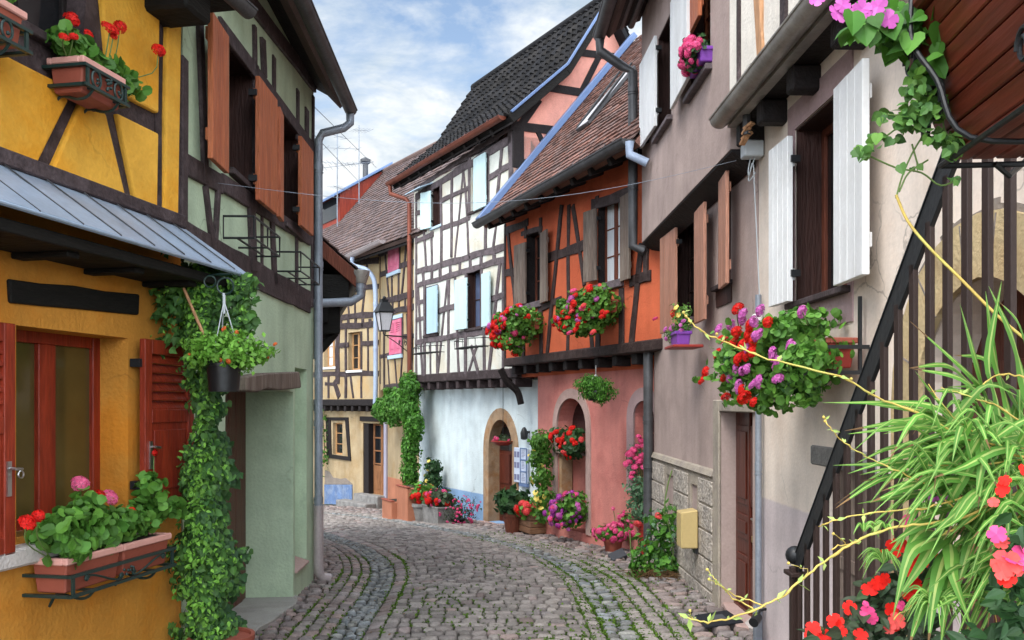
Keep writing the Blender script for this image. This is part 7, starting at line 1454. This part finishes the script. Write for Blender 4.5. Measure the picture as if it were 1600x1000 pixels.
im = thing('busy_lizzie', 'mound of red busy lizzies with dark glossy leaves at the bottom right', 'flowering plant', (.86, 2.0, 1.22)); o2_ = im.location.copy()
def I(x, y, Y=2.05): return at(x, y, Y) - o2_
pb = thing('stone_pier', 'low stone block hidden under the red busy lizzies', 'pier', (.90, 2.02, gz(0, 2))); MB().box(-.16, .16, -.10, .16, -.2, 1.2).build('pier_block', 'grey_stone', pb, bevel=.02)
planter('planter', .34, .2, .16, 'black_plastic', im, (.06, .02, .0))
b = MB(); b2 = MB()
for (x, y, sx, sy, n, Y) in ((1345, 985, 36, 26, 130, 2.03), (1400, 950, 34, 36, 170, 2.06), (1430, 905, 30, 30, 110, 2.1), (1375, 920, 24, 30, 45, 2.08), (1320, 1005, 46, 16, 60, 2.0), (1440, 990, 30, 20, 50, 2.0), (1590, 880, 22, 60, 60, 1.75), (1585, 960, 26, 40, 50, 1.75), (1560, 1000, 40, 20, 40, 1.78), (1300, 1000, 30, 12, 25, 2.0)):
    P = [I(random.gauss(x, sx * .6), random.gauss(y, sy * .6), Y + random.gauss(0, .03)) for _ in range(n)]; leaves(b if Y > 1.9 else b2, P, [(-.1, -.7, .7)] * n, .038, 'oval', .25, .9)
b.build('foliage', 'bronze_leaf', im); b2.build('side_foliage', 'dark_leaf', im)
Z = lambda x, y: (1200 + x / 4, 760 + y / 4)
for x, y, m, r, Y in ((285, 890, 'red_petal', .024, 1.98), (270, 930, 'red_petal', .02, 1.97), (420, 845, 'red_petal', .024, 1.99), (440, 870, 'red_petal', .018, 1.98), (455, 905, 'red_petal', .020, 1.98), (510, 760, 'red_petal', .022, 2.0), (580, 930, 'red_petal', .020, 1.97), (350, 935, 'red_petal', .020, 1.97), (330, 970, 'red_petal', .016, 1.97), (790, 385, 'red_petal', .025, 2.03), (720, 430, 'red_petal', .016, 2.03), (845, 355, 'red_petal', .02, 2.04), (940, 470, 'red_petal', .026, 2.03), (910, 510, 'red_petal', .026, 2.03), (900, 550, 'red_petal', .018, 2.0), (690, 605, 'red_petal', .024, 2.0), (640, 640, 'red_petal', .024, 2.0), (920, 620, 'red_petal', .024, 2.0), (885, 680, 'red_petal', .022, 2.0), (770, 770, 'red_petal', .024, 1.99), (805, 840, 'coral_petal', .024, 1.98), (760, 885, 'coral_petal', .02, 1.98), (625, 790, 'hot_pink_petal', .022, 1.98), (650, 825, 'hot_pink_petal', .018, 1.98), (880, 210, 'hot_pink_petal', .018, 1.98), (880, 255, 'hot_pink_petal', .014, 1.98), (830, 745, 'hot_pink_petal', .016, 1.98), (1060, 60, 'magenta_petal', .016, 1.95), (1040, 70, 'magenta_petal', .015, 1.95), (1110, 75, 'magenta_petal', .012, 1.95), (730, 580, 'red_petal', .018, 2.0), (1060, 440, 'red_petal', .012, 2.0), (800, 880, 'red_petal', .012, 1.98), (610, 735, 'hot_pink_petal', .010, 1.98),
    (1430, 300, 'hot_pink_petal', .022, 1.72), (1460, 345, 'coral_petal', .020, 1.72), (1490, 480, 'coral_petal', .034, 1.70), (1540, 460, 'hot_pink_petal', .034, 1.7), (1590, 450, 'hot_pink_petal', .03, 1.7), (1460, 530, 'coral_petal', .024, 1.7), (1495, 580, 'red_petal', .020, 1.7), (1465, 15, 'red_petal', .020, 1.75), (1480, -35, 'red_petal', .016, 1.75), (1590, -100, 'red_petal', .018, 1.75), (1550, 500, 'coral_petal', .026, 1.7), (1410, 100, 'coral_petal', .014, 1.75)):
    head(im, I(*Z(x, y), Y), m, r * .8, 'flat', (-.15, -1, .35))
